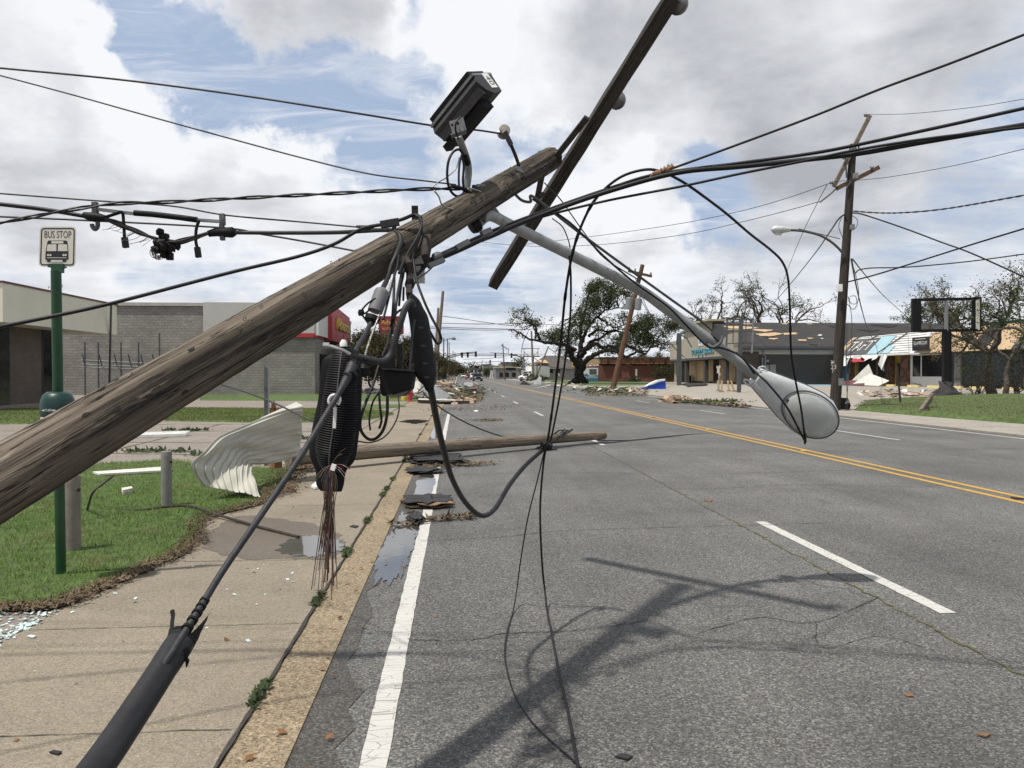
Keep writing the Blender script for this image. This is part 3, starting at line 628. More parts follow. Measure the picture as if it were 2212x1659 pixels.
for px, off in ((930, -20), (560, -22), (700, 15), (1050, 8), (800, 6), (390, -10), (1130, -3), (300, 30), (1010, 20)):
    p = pole_at(px); v = (Vector((0, 0, H)) - p).normalized(); v = (v - ax * v.dot(ax)).normalized(); up = ax.cross(v)
    if up.z < 0: up = -up
    q = off / 40; dirn = (v * math.cos(q) + up * math.sin(q)).normalized(); r_ = prad((p - PA).dot(ax) / PD.length)
    mb = MB(); mb.lathe(p + dirn * (r_ - .035), [(.009, 0), (.009, .03), (.006, .038)], dirn, 8); mb.build('bolt', M['rust'], shaft)
pj = pole_at(893); mb = MB(); mb.bar(at_raw(897, 488, pj.y + .02), at_raw(896, 444, pj.y), .035, .035, RGT); mb.build('step_peg', M['darkpole'], pole, smooth=False)
pj = pole_at(1020); mb = MB(); mb.bar(at_raw(1035, 413, pj.y), at_raw(1022, 402, pj.y - .05), .02, .02, RGT); mb.build('step_peg', M['rust'], pole, smooth=False)
# ragged splinters and bark flakes standing off the shaft
mb = MB()
for i in range(90):
    px = rr.uniform(20, 1190); p = pole_at(px); q = rr.uniform(-.4, 1.9); v = (Vector((0, 0, H)) - p).normalized(); v = (v - ax * v.dot(ax)).normalized(); up = ax.cross(v)
    if up.z < 0: up = -up
    dirn = v * math.cos(q) + up * math.sin(q); r_ = prad((p - PA).dot(ax) / PD.length); b = p + dirn * (r_ * .985); L_ = rr.uniform(.03, .16)
    if rr.random() > .35: continue
    mb = MB(); t_ = dirn.cross(ax) * rr.uniform(.002, .007); mb.add([b - ax * L_ / 2 - t_, b - ax * L_ / 2 + t_, b + ax * L_ / 2 + dirn * rr.uniform(.003, .012)], [(0, 1, 2)], [(i, 0, 0), (i, .01, 0), (i + L_, 0, .01)])
    mb.build('splinter', M['pole'], shaft, smooth=False)

# long drying splits, knots and staples in the shaft
def onshaft(t, q, lift=.0): 
    p = PA + PD * t; v = (Vector((0, 0, H)) - p).normalized(); v = (v - ax * v.dot(ax)).normalized(); up = ax.cross(v); up = up if up.z > 0 else -up
    return p + (v * math.cos(q) + up * math.sin(q)) * (prad(t) * 1.022 + lift)
for i in range(46):
    t0, q0 = rr.uniform(-.02, .97), rr.uniform(-1.2, 1.9); L_ = rr.uniform(.05, .22); w_ = rr.uniform(.010, .030); n = 16; a_, b_ = [], []
    for k in range(n + 1):
        u = k / n; q = q0 + .05 * math.sin(u * 5 + i) + .02 * math.sin(u * 17 + i * 2); h = w_ * math.sin(math.pi * u) ** .7 * (1 + .3 * math.sin(u * 23 + i)); a_.append(onshaft(t0 + L_ * u, q - h)); b_.append(onshaft(t0 + L_ * u, q + h))
    mb = MB(); mb.add(a_ + b_, [(k, k + 1, n + 2 + k, n + 1 + k) for k in range(n)]); mb.build('split', M['void'], shaft, smooth=False)
for i in range(16):
    t0, q0 = rr.uniform(0, .96), rr.uniform(-.9, 1.5); mb = MB(); mb.add([onshaft(t0 + .0035 * math.cos(b) * rr.uniform(.7, 1.3), q0 + .06 * math.sin(b) * rr.uniform(.7, 1.3), .001) for b in np.linspace(0, 6.283, 10)[:-1]], [tuple(range(9))]); mb.build('knot', M['void'], shaft, smooth=False)
for i in range(22):
    t0, q0 = rr.uniform(.05, .97), rr.uniform(-.8, 1.5); mb = MB(); mb.tube([onshaft(t0, q0, -.004), onshaft(t0, q0, .006), onshaft(t0 + .004, q0 + .05, .006), onshaft(t0 + .004, q0 + .05, -.004)], .0016, 5); mb.build('staple', M['galvdark'], shaft)

# ---------------------------------------------------------------- floodlight on its bent arm
M['flood'] = pmat('dark bronze housing paint', (.035, .037, .04), .3, 8, .55)
fl = thing('floodlight', 'boxy dark floodlight numbered on its end cap above the leaning pole', 'floodlight', at(1008, 405, 4.95))
e1 = (RGT * .62 + UPV * .50 - FWD * .60).normalized(); e2 = (RGT * -.60 + UPV * .76 + FWD * .05); e2 = (e2 - e1 * e2.dot(e1)).normalized(); e3 = e1.cross(e2)
if e3.dot(FWD) > 0: e3 = -e3
fc0 = at(1004, 234, 4.9); L2 = .225
def fpt(a, b, c): return fc0 + (e1 * a + e2 * b + e3 * c) * .835
prof = [(.052, -.125), (.052, .075), (.01, .105), (-.055, .065), (-.085, 0), (-.075, -.10)]
mb = MB(); mb.prism([fpt(-L2, b, c) for b, c in prof], e1 * 2 * L2 * .835); mb.build('housing', M['flood'], fl, smooth=False)
mb = MB(); mb.obox(fpt(0, .062, -.02), e1 * (L2 + .012), e2 * .009, e3 * .115); mb.build('rim', M['galv'], fl, smooth=False)
mb = MB(); mb.obox(fpt(-.005, .091, -.02), e1 * (L2 - .012), e2 * .019, e3 * .095); dr = mb.build('door_frame', M['black'], fl, smooth=False)
mb = MB(); mb.obox(fpt(-.005, .1125, -.02), e1 * (L2 - .03), e2 * .004, e3 * .08); mb.build('lens', M['lens'], dr, smooth=False)
mb = MB(); mb.obox(fpt(.0, -.045, .085), e1 * (L2 * .98), e2 * .028, e3 * .012); mb.build('yoke', M['flood'], fl, smooth=False)
mb = MB(); mb.obox(fpt(-.02, -.105, .03), e1 * (L2 * .82), e2 * .028, e3 * .05); mb.obox(fpt(-.21, -.095, .035), e1 * .05, e2 * .022, e3 * .035); mb.build('ballast_box', M['black'], fl, smooth=False)
mb = MB(); c = at(989, 272, 4.72); a = RGT * .98 + UPV * .3; b = UPV * .95 - RGT * .25; mb.obox(c, a * .045, b * .042, FWD * .006); mb.obox(at(991, 289, 4.75), a * .05, b * .004, FWD * .035); pl = mb.build('mounting_plate', M['galv'], fl, smooth=False)
for dx, dy in ((-12, -1), (0, -5), (10, -8)): mb = MB(); q = at(989 + dx, 272 + dy, 4.705); mb.lathe(q, [(.008, 0), (.008, .012)], -FWD, 8); mb.build('bolt', M['black'], pl)
mb = MB(); lc = fpt(L2 + .001, .01, .0); mb.obox(fpt(L2 + .001, .010, -.05), e1 * .0015, e2 * .058, e3 * .036); lab = mb.build('number_plate', M['white'], fl, smooth=False)
text('number', '40', .062, fpt(L2 + .0026, .010, -.05), -e2, e1.cross(-e2), M['signblack'], fl, depth=.0005)
mb = MB(); mb.tube(smooth([at(990, 294, 4.85), at(1000, 320, 4.88), at(1010, 350, 4.92), at(1012, 375, 4.95), at(1008, 406, 4.97)], 6), .024, 14); mb.build('arm', M['galv'], fl)
mb = MB(); mb.tube(smooth([at(1002, 334, 4.89), at(1006, 346, 4.905), at(1009, 352, 4.92)], 4), .0255, 14); mb.build('tape_band', M['black'], fl)
mb = MB(); mb.prism([at(x, y, 4.93) for x, y in ((1000, 425), (1006, 411), (1022, 404), (1030, 397), (1049, 399), (1040, 411), (1020, 426))], FWD * .01); mb.build('base_plate', M['galv'], fl, smooth=False)
mb = MB(); mb.tube(smooth([at(996, 252, 4.68), at(986, 262, 4.68), at(984, 280, 4.7), at(990, 300, 4.8)], 5), .006, 6); mb.build('lead', M['cable'], fl)
lp = thing('cable_coil', 'loop of black lead hanging beside the floodlight arm', 'cable coil', at(975, 400, 4.9))
mb = MB(); mb.tube(smooth([at(x, y, 4.88 + .0003 * (y - 320)) for x, y in ((1001, 345), (997, 328), (988, 323), (976, 332), (968, 352), (966, 380), (970, 405), (980, 420), (992, 424), (1002, 415), (1000, 390), (1002, 360), (1000, 345))], 5), .0085, 8); mb.build('loop', M['cable'], lp)
mb = MB(); mb.tube(smooth([at(x, y, 4.86) for x, y in ((996, 338), (992, 360), (991, 385), (992, 410))], 5), .007, 8); mb.build('loop', M['cable'], lp)
mb = MB(); mb.tube(smooth([at(x, y, 4.86) for x, y in ((975, 402), (990, 405), (1005, 410), (1015, 418))], 5), .013, 8); mb.build('wrap', M['black'], lp)

# ---------------------------------------------------------------- spool insulator on a bent stand-off
so = thing('spool_insulator', 'stained porcelain spool insulator on a bent rod above the pole', 'insulator', at(1121, 364, 5.15))
mb = MB(); mb.lathe(at(1088, 285, 5.05), [(.02, -.04), (.038, -.036), (.041, -.018), (.026, -.008), (.026, .008), (.041, .018), (.038, .036), (.02, .04)], (RGT * .3 - FWD * .85 + UPV * .3), 20); mb.build('spool', M['ceram_w'], so)
mb = MB(); mb.bar(at(1089, 283, 4.98), at(1104, 313, 5.05), .035, .012, FWD); mb.build('clevis', M['galvdark'], so, smooth=False)
mb = MB(); mb.tube(smooth([at(1103, 311, 5.07), at(1113, 335, 5.1), at(1119, 352, 5.12), at(1122, 366, 5.15)], 5), .013, 8); mb.build('rod', M['darkpole'], so)
mb = MB(); mb.prism([at(x, y, 5.12) for x, y in ((1110, 361), (1124, 358), (1132, 374), (1118, 369))], FWD * .01); mb.build('foot_plate', M['galv'], so, smooth=False)

# ---------------------------------------------------------------- street lamp hanging from the pole
sl = thing('street_lamp', 'grey cobra head street lamp on a long tilted arm bolted to the leaning pole', 'street lamp', at(1045, 474, 4.95))
KS = 1.0; at = at_raw
arm_p = smooth([at(x, y, Y) for x, y, Y in ((1030, 484, 4.22), (1058, 466, 4.24), (1100, 485, 4.4), (1165, 517, 4.6), (1300, 584, 4.95), (1388, 630, 5.16), (1450, 675, 5.3), (1560, 755, 5.44), (1634, 812, 5.5))], 8)
mb = MB(); mb.tube(arm_p, [.029 + .009 * min(1, i / (len(arm_p) * .7)) for i in range(len(arm_p))], 18); mb.build('arm', M['galvpale'], sl)
mb = MB(); mb.lathe(at(1033, 482, 4.2), [(.042, 0), (.044, .03), (.036, .05)], (at(1030, 484, 4.22) - at(1058, 466, 4.24)), 16); mb.build('end_cap', M['black'], sl)
mb = MB(); mb.bar(at(1054, 440, 4.2), at(1046, 478, 4.18), .03, .014, RGT); mb.build('bracket', M['galvdark'], sl, smooth=False)
mb = MB(); mb.bar(at(1062, 446, 4.25), at(1085, 478, 4.3), .03, .012, FWD); mb.build('bracket', M['galv'], sl, smooth=False)
mb = MB(); mb.bar(at(1555, 719, 5.36), at(1554, 721, 5.52), .09, .09, UPV + RGT); mb.tube(smooth([at(x, y, Y) for x, y, Y in ((1561, 726, 5.36), (1556, 740, 5.35), (1540, 750, 5.35), (1528, 742, 5.38))], 4), .012, 8); mb.build('clamp', M['galvdark'], sl, smooth=False)
N0, N1 = at(1630, 812, 5.5), at(1799, 927, 5.56); l1 = (N1 - N0); LL = l1.length; l1 = l1 / LL
l3 = (-FWD * .92 - UPV * .22 - RGT * .12); l3 = (l3 - l1 * l3.dot(l1)).normalized(); l2 = l3.cross(l1)
if l2.dot(UPV) < 0: l2 = -l2
px2m = LL / math.hypot(169, 115)
def lamp_ring(s, w, df, db, n=28):
    out = []
    for j in range(n):
        t = 2 * math.pi * j / n; c_, s_ = math.cos(t), math.sin(t); pw = .72
        x = math.copysign(abs(c_) ** pw, c_) * w; z = math.copysign(abs(s_) ** pw, s_); out.append(N0 + l1 * s + l2 * x + l3 * (z * (df if z > 0 else db)))
    return out
prof = [(2, 18, 10, 16), (5, 20, 13, 20), (50, 31, 16, 28), (97, 42, 18, 36), (140, 48, 18, 38), (165, 47, 17, 36), (185, 38, 14, 28), (198, 24, 10, 18), (206, 9, 5, 7)]
mb = MB(); vs = []
for s_, w_, a_, b_ in prof: vs += lamp_ring(s_ * px2m, w_ * px2m, a_ * px2m, b_ * px2m)
n = 28; k = len(prof); mb.add(vs, [(i * n + j, i * n + (j + 1) % n, (i + 1) * n + (j + 1) % n, (i + 1) * n + j) for i in range(k - 1) for j in range(n)] + [tuple(range(n))[::-1], tuple((k - 1) * n + j for j in range(n))])
head = mb.build('lamp_head', M['lamp'], sl)
lm, lnt, lb = newmat('ribbed lamp glass'); lb.inputs['Base Color'].default_value = (.72, .74, .72, 1); lb.inputs['Roughness'].default_value = .10; lb.inputs['Coat Weight'].default_value = .6; lb.inputs['Transmission Weight'].default_value = .55; lb.inputs['IOR'].default_value = 1.35; t_ = NT(lnt); wv_ = lnt.nodes.new('ShaderNodeTexWave'); lnt.links.new(t_.vec, wv_.inputs[0]); wv_.inputs['Scale'].default_value = 26; wv_.inputs['Distortion'].default_value = 1.0; t_.bump(wv_.outputs['Fac'], .003, .25, lb); M['lampglass'] = lm
mb = MB(); vs = []; c0 = N0 + l1 * 141 * px2m + l3 * 13 * px2m; m_ = 9; nn_ = 26
for i in range(m_):
    q = i / (m_ - 1) * math.pi / 2
    for j in range(nn_): t = 2 * math.pi * j / nn_; vs.append(c0 + l1 * math.cos(t) * (58 if math.cos(t) > 0 else 66) * px2m * math.cos(q) + l2 * math.sin(t) * 41 * px2m * math.cos(q) + l3 * 22 * px2m * math.sin(q))
mb.add(vs, [(i * nn_ + j, i * nn_ + (j + 1) % nn_, (i + 1) * nn_ + (j + 1) % nn_, (i + 1) * nn_ + j) for i in range(m_ - 1) for j in range(nn_)]); mb.build('lens', M['lampglass'], head, ang=70)
mb = MB(); mb.tube([c0 + l1 * math.cos(t) * (60 if math.cos(t) > 0 else 69) * px2m + l2 * math.sin(t) * 43.5 * px2m + l3 * 4.5 * px2m for t in np.linspace(0, 2 * math.pi, 50)], .006, 6, caps=False); mb.build('lens_rim', M['galvdark'], head)
mb = MB(); mb.lathe(c0 + l3 * 2 * px2m - l1 * 4 * px2m, [(34 * px2m, 1 * px2m), (30 * px2m, 5 * px2m), (18 * px2m, 3 * px2m), (8 * px2m, 8 * px2m)], l3, 24); mb.build('reflector', M['galvpale'], head)
mb = MB(); mb.tube([lamp_ring(s_ * px2m, (w_ + .8) * px2m, 0, 0)[0] - l3 * 6 * px2m for s_, w_, a_, b_ in prof[1:-1]], .0035, 6); mb.tube([lamp_ring(s_ * px2m, (w_ + .8) * px2m, 0, 0)[14] - l3 * 6 * px2m for s_, w_, a_, b_ in prof[1:-1]], .0035, 6); mb.build('seam', M['galvdark'], head)
mb = MB(); mb.tube(smooth([N0 + l1 * a * px2m + l2 * b * px2m + l3 * c * px2m for a, b, c in ((14, 23, 2), (2, 26, 4), (-6, 18, 6), (4, 14, 9))], 5), .006, 6); mb.tube(smooth([N0 + l1 * a * px2m + l2 * b * px2m + l3 * c * px2m for a, b, c in ((10, -20, 4), (-8, -22, 6), (-14, -16, 8), (-4, -12, 9))], 5), .008, 6); mb.build('latch', M['lamp'], head)
mb = MB(); mb.obox(N0 + l1 * 78 * px2m + l2 * -2 * px2m + l3 * 20 * px2m, l1 * .010, l2 * .012, l3 * .006); mb.tube([N0 + l1 * 92 * px2m + l2 * (-4 + i) * px2m + l3 * (21 + 2 * math.sin(i / 8 * 3.1)) * px2m for i in range(9)], .0035, 6); mb.build('catch', M['galvdark'], head)

KS = .8
def at(px, py, Y):
    if Y < 6.6: Y *= .778 + .133 * max(0, min(1, (px - 870) / 322))
    return at_raw(px, py, Y)
# ---------------------------------------------------------------- cables round the pole
def gpt(x, y, z=.014): return (x, y, gr(x, y, z).y, 1)
def raw(*pp): return [(*p, 1) for p in pp]
CAB = 'loose overhead wires around the leaning pole'
def cable(name, label, pts, w, mt='cable', e0=0, e1_=0, n=8, k=8, twist=None, knobs=0, cat='cable', group=CAB, sag=0):
    P = smooth([at_raw(*p[:3]) if len(p) == 4 else at(*p) for p in pts], k); r = w / 2 / F * np.median([p[2] for p in pts])
    if e0: P = [P[0] + (P[0] - P[1]).normalized() * e0] + P
    if e1_: P = P + [P[-1] + (P[-1] - P[-2]).normalized() * e1_]
    mb = MB()
    if twist:
        D = [P[0]]
        for a, b in zip(P[:-1], P[1:]):
            m_ = max(1, int((b - a).length / .05)); D += [a.lerp(b, (i + 1) / m_) for i in range(m_)]
        for q in range(2):
            Z = []; ln = 0
            for i, p in enumerate(D):
                if i: ln += (D[i] - D[i - 1]).length
                d = (D[min(i + 1, len(D) - 1)] - D[max(i - 1, 0)]).normalized(); u = d.cross(Vector((0, 0, 1))).normalized(); v = u.cross(d); a = ln * 2 * math.pi / twist + q * math.pi
                Z.append(p + (u * math.cos(a) + v * math.sin(a)) * r * .55)
            mb.tube(Z, r * .62, 6)
    else: mb.tube(P, r, n)
    if knobs:
        for i in range(knobs):
            p = P[R.randrange(1, len(P) - 1)]; j_ = P.index(p); mb.lathe(p, [(r * .9, -.05), (r * 1.22, -.02), (r * 1.25, .02), (r * .9, .05)], (P[j_ + 1] - P[j_ - 1]), 7)
    o = mb.build(name, M[mt], None, loc=P[0], ang=60); return tag(o, label, cat, group)
cable('overhead_wire', 'topmost thin wire entering at the left and ending at the spool insulator', [(0, 147, 5.4), (250, 171, 5.3), (500, 203, 5.25), (760, 243, 5.2), (940, 272, 5.2), (1030, 281, 5.12), (1083, 289, 5.06)], 4.4, 'thinwire', e0=6)
cable('overhead_wire', 'second thin wire from the left, sloping down to the loop by the floodlight arm', [(0, 163, 5.6), (150, 203, 5.5), (300, 245, 5.4), (500, 300, 5.3), (660, 343, 5.2), (800, 376, 5.1), (920, 391, 5.0), (985, 399, 4.95)], 3.2, 'thinwire', e0=6)
cable('service_cable', 'twisted black and bare cable sagging from the left to the floodlight base', [(0, 482, 4.9), (120, 459, 4.95), (240, 441, 5), (370, 436, 5), (560, 426, 5), (760, 416, 5), (900, 409, 4.95), (1000, 407, 4.92)], 7.5, 'rubber', e0=5, twist=.42)
cable('messenger_wire', 'thin messenger wire carrying the two clamps at the left', [(0, 418, 5.1), (200, 433, 5.1), (370, 445, 5.1), (490, 465, 5.05), (680, 482, 5.0), (840, 497, 4.85)], 3.4, 'thinwire', e0=6)
cable('telephone_cable', 'thick black cable from the left edge ending at the first clamp', [(0, 441, 5.1), (100, 453, 5.1), (200, 470, 5.08)], 8.5, 'cable', e0=6)
cable('telephone_cable', 'thick black cable running from the second clamp to the pole and down its face', [(485, 502, 5.05), (600, 503, 5), (730, 502, 4.85), (830, 497, 4.6), (858, 503, 4.45), (866, 520, 4.38), (858, 545, 4.28), (845, 575, 4.2), (838, 600, 4.1), (824, 628, 3.9)], 9.5, 'rubber')
cable('overhead_wire', 'wire passing just below the two clamps at the left', [(0, 468, 5.3), (205, 477, 5.3), (480, 492, 5.25), (560, 505, 5.25), (660, 522, 5.25), (775, 544, 5.2), (850, 560, 5.15)], 4, 'thinwire', e0=6)
cable('service_cable', 'shiny black cable rising from the left edge past the bus stop post to the pole', [(0, 706, 4.2), (120, 682, 4.3), (250, 653, 4.4), (500, 588, 4.55), (640, 555, 4.6), (720, 528, 4.6), (780, 495, 4.6), (830, 484, 4.55), (868, 474, 4.5), (895, 464, 4.5), (910, 470, 4.45)], 7.5, 'cable', e0=5)
cable('service_cable', 'shiny black cable looping over the step peg and down the pole face', [(896, 464, 4.48), (908, 472, 4.42), (910, 490, 4.36), (900, 515, 4.32), (885, 540, 4.28), (870, 570, 4.2), (862, 590, 4.12)], 6, 'cable')
cable('bare_wire', 'pale bare wire draped across the pole below the floodlight plate', [(x, y, pole_at(x).y - .11, 1) for x, y in ((938, 412), (948, 425), (955, 442), (975, 451), (1005, 450), (1035, 440), (1050, 430), (1040, 415), (1010, 405))], 4, 'alu')
cable('bare_wire', 'curl of bare wire on the pole above the lamp arm bracket', [(x, y, pole_at(x).y - .1, 1) for x, y in ((1062, 418), (1072, 416), (1078, 409), (1064, 411), (1058, 420), (1062, 426), (1066, 420))], 2.6, 'alu')
cable('guy_wire', 'thin wire with a knot rising to the floodlight arm', [(930, 408, 4.95), (946, 394, 4.93), (965, 383, 4.92), (985, 364, 4.92), (992, 340, 4.9)], 2.8, 'alu')
# the bundle running up to the right
cable('telephone_cable', 'upper black cable of the bundle climbing to the right edge', [(925, 562, 4.5), (1000, 527, 4.45), (1080, 492, 4.4), (1200, 447, 4.35), (1310, 409, 4.3), (1420, 376, 4.25), (1600, 352, 4.1), (1780, 327, 3.95), (2000, 281, 3.8), (2212, 234, 3.6)], 8, 'cable', e1_=5)
cable('telephone_cable', 'heavy lower cable of the bundle climbing to the right edge', [(900, 592, 4.4), (930, 566, 4.4), (1000, 535, 4.36), (1150, 472, 4.3), (1300, 418, 4.22), (1460, 374, 4.12), (1600, 360, 4.05), (1741, 345, 3.95), (1860, 331, 3.85), (2000, 306, 3.72), (2212, 270, 3.55)], 12, 'cable', e1_=5)
cable('telephone_cable', 'lowest cable of the bundle, crossing under the others before the right edge', [(937, 553, 4.45), (1050, 517, 4.4), (1150, 475, 4.34), (1300, 436, 4.25), (1475, 402, 4.1), (1600, 375, 4.0), (1741, 347, 3.9), (1850, 324, 3.84), (2000, 300, 3.7), (2212, 275, 3.5)], 6.5, 'cable', e1_=5)
cable('service_cable', 'short cable lashed to the underside of the bundle near the pole', [(868, 588, 4.2), (880, 575, 4.3), (930, 568, 4.42), (1000, 540, 4.36), (1060, 510, 4.33), (1095, 485, 4.3)], 5, 'cable')
cable('overhead_wire', 'straight dark cable from the straw rag to the upper right edge', [(1430, 372, 4.2), (1600, 310, 4.1), (1760, 250, 4.0), (1900, 193, 3.9), (2050, 138, 3.8), (2212, 75, 3.7)], 6.5, 'cable', e1_=6, knobs=0)
cable('service_cable', 'arched black cable dropping from the rag past the lamp arm to the tied bundle', [(1440, 374, 4.2), (1400, 366, 4.2), (1350, 378, 4.25), (1310, 405, 4.3), (1280, 440, 4.35), (1255, 490, 4.4), (1235, 555, 4.5), (1221, 640, 4.7), (1212, 730, 4.9), (1200, 830, 5.2), (1188, 920, 5.4), (1180, 968, 5.5)], 7, 'cable', knobs=9)
cable('service_cable', 'thinner cable hanging beside the arched cable', [(1230, 552, 4.52), (1233, 600, 4.6), (1232, 680, 4.75), (1222, 770, 4.95), (1210, 850, 5.2), (1192, 940, 5.4), (1183, 970, 5.5)], 5, 'cable')
cable('service_cable', 'cable hooked in a long loop over the hanging lamp head', raw((1440, 374, 3.82), (1480, 396, 3.9), (1520, 424, 4.0), (1570, 462, 4.2), (1620, 505, 4.4), (1665, 540, 4.6), (1690, 566, 4.7), (1702, 600, 4.8), (1706, 660, 4.9), (1709, 760, 5.1), (1718, 820, 5.2), (1730, 880, 5.25), (1736, 925, 5.28), (1739, 949, 5.3), (1730, 936, 5.29), (1700, 880, 5.28), (1660, 830, 5.3), (1634, 806, 5.36), (1612, 782, 5.4)), 6, 'cable', knobs=6)
cable('service_cable', 'black lead clipped along the lower part of the lamp arm', raw((1150, 430, 4.75), (1230, 480, 4.8), (1304, 553, 4.88), (1370, 610, 5.03), (1440, 660, 5.18), (1480, 700, 5.26), (1528, 748, 5.34), (1560, 752, 5.36), (1600, 770, 5.38), (1630, 808, 5.42)), 5.5, 'cable')
cable('tie_rod', 'grey steel rod running above the lamp arm from a bent bracket', raw((1107, 413, 4.72), (1126, 432, 4.7), (1146, 436, 4.7), (1152, 425, 4.7), (1230, 486, 4.85), (1310, 546, 5.0), (1440, 640, 5.26), (1510, 690, 5.36), (1545, 720, 5.4)), 7.5, 'galvdark', cat='rod')
cable('overhead_wire', 'thin wire crossing from the crossarm brace down over the lamp arm', raw((1176, 395, 5.1), (1210, 430, 5.0), (1260, 500, 4.95), (1304, 556, 4.92), (1380, 605, 5.02)), 3.6, 'thinwire')
cable('overhead_wire', 'short thin wire falling from the rod behind the lamp arm', raw((1193, 472, 4.8), (1215, 490, 4.85), (1228, 520, 4.88), (1233, 545, 4.9)), 3.2, 'thinwire')
cable('communication_cable', 'heavy grey jacketed cable bowed between the right hand splice case and the tied bundle', [(930, 838, 3.7), (936, 870, 3.8), (945, 915, 3.95), (958, 970, 4.15), (975, 1030, 4.4), (1000, 1078, 4.7), (1028, 1108, 4.9), (1050, 1113, 5.0), (1072, 1095, 5.1), (1100, 1048, 5.25), (1135, 1005, 5.4), (1172, 972, 5.5)], 12, 'rubber')
cable('service_cable', 'black cable falling straight from the tied bundle to the foreground asphalt', [(1180, 962, 5.5)] + raw((1173, 1010, 5.02), (1167, 1090, 5.08), (1168, 1160, 5.16), (1172, 1230, 5.24), (1177, 1275, 5.27)) + [gpt(x, y) for x, y in ((1182, 1320), (1190, 1360), (1205, 1440), (1228, 1545), (1245, 1640), (1262, 1740))], 5.6, 'cable', e1_=0)
cable('service_cable', 'thin cable curving left across the foreground asphalt from the tied bundle', [(1178, 965, 5.5)] + raw((1160, 1040, 5.03), (1140, 1120, 5.08), (1124, 1215, 5.2), (1117, 1270, 5.28)) + [gpt(x, y) for x, y in ((1108, 1322), (1096, 1362), (1090, 1410), (1098, 1460), (1116, 1510), (1150, 1560), (1195, 1605), (1252, 1655), (1300, 1720))], 4.0, 'cable', e1_=0)
o = thing('cable_bundle', 'knot of tied cables hanging in front of the fallen pole', 'cable knot', at(1178, 968, 5.5), CAB)
mb = MB()
for i in range(7):
    a = R.uniform(0, 6); mb.tube(smooth([at(1178 + R.uniform(-14, 14), 962 + R.uniform(-8, 12), 5.45 + R.uniform(-.05, .05)) for _ in range(5)], 5), .006, 6)
mb.build('tangle', M['cable'], o)
cable('guy_wire', 'dark wire running from under the pole past the grassy strip to the splice case', [(478, 830, 6.5), (540, 850, 6.3), (600, 874, 6.0), (660, 903, 5.6), (700, 918, 5.4)], 4, 'thinwire')
cable('guy_wire', 'dark wire sloping from the gutter to the fallen pole', [(915, 850, 15), (937, 870, 15.2), (970, 893, 15.5), (1013, 916, 15.8), (1060, 935, 16.2), (1112, 950, 16.4)], 4, 'thinwire')
cable('guy_wire', 'upper of two wires lying on the road from the fallen pole tip', [(1290, 951, 17.8), (1360, 951, 18.2), (1430, 944, 19), (1500, 938, 20), (1600, 934, 20.9), (1695, 930, 21.5)], 3, 'thinwire')
cable('guy_wire', 'lower of two wires lying on the road from the fallen pole tip', [(1200, 968, 16.2), (1260, 960, 17), (1400, 950, 18.5), (1470, 945, 19.2), (1560, 938, 20.2), (1600, 942, 19.7), (1700, 932, 21), (1745, 927, 22)], 3, 'thinwire')
rg = thing('straw_rag', 'straw coloured rag snagged where the right hand cables meet', 'rag', at(1428, 372, 4.2)); mb = MB(); pr = smooth([at(1405, 385, 4.18), at(1415, 376, 4.17), at(1430, 370, 4.18), at(1453, 359, 4.18)], 6)
mb.tube(pr, [.008 + .012 * abs(math.sin(i * 1.7)) for i in range(len(pr))], 9, wob=.5); mb.build('cloth', M['rag'], rg)

# ---------------------------------------------------------------- torn cable splice hanging at the left
ts = thing('torn_cable_splice', 'torn open telephone splice with two hanging clamps and a tangled knot at the left', 'cable splice', at(205, 440, 5.08))
YS = 5.05
mb = MB()
for px, y0, y1 in ((205, 437, 495), (480, 462, 518)): mb.bar(at(px, y0, YS), at(px + 1, y0 + 24, YS), .03, .03, RGT)
mb.bar(at(479, 485, YS), at(481, 519, YS), .03, .025, RGT); mb.tube(smooth([at(206, 458, YS), at(210, 475, YS), at(211, 488, YS), at(206, 495, YS), at(200, 490, YS), at(199, 484, YS)], 4), .014, 8); mb.build('clamp', M['galvdark'], ts, smooth=False)
mb = MB(); mb.bar(at(210, 452, YS), at(292, 462, YS), .022, .018); mb.bar(at(424, 475, YS), at(482, 479, YS), .022, .018); mb.build('strut', M['galv'], ts, smooth=False)
mb = MB(); mb.tube([at(290, 460, YS), at(330, 463, YS), at(390, 470, YS), at(426, 475, YS)], .018, 10); mb.build('sleeve', M['black'], ts)
mb = MB(); mb.tube([at(180, 464, YS), at(195, 468, YS), at(210, 470, YS), at(228, 472, YS)], [.018, .028, .03, .02], 10); mb.build('boot', M['black'], ts)
mb = MB(); mb.tube([at(450, 505, YS), at(468, 501, YS), at(484, 502, YS), at(502, 502, YS), at(510, 502, YS)], [.02, .028, .03, .034, .018], 10); mb.build('boot', M['black'], ts)
for pts in (((220, 472), (250, 462), (264, 460), (267, 480), (269, 515)), ((430, 476), (424, 495), (423, 520), (426, 536))):
    mb = MB(); mb.tube(smooth([at(x, y, YS - .03) for x, y in pts], 5), .010, 8); x, y = pts[-1]; mb.bar(at(x, y - 2, YS - .03), at(x + 3, y + 20, YS - .03), .03, .03, FWD); mb.build('hanging_tag', M['black'], ts, smooth=False)
for i in range(14):
    mb = MB(); s1, s2, s3 = [R.uniform(-5, 5) for _ in range(3)]; Yj = YS + R.uniform(-.04, .04)
    mb.tube(smooth([at(226, 472 + s1 * .3, Yj), at(262, 486 + s1, Yj), at(300, 503 + s2, Yj), at(340, 518 + s3 * .8, Yj)], 5), R.uniform(.004, .008), 5)
    mb.tube(smooth([at(365, 523 + s2, Yj), at(390, 522 + s1, Yj), at(420, 515 + s3, Yj), at(450, 504 + s1 * .4, Yj)], 5), R.uniform(.004, .008), 5); mb.build('strand', M['rubber'] if i % 3 else M['rust'], ts)
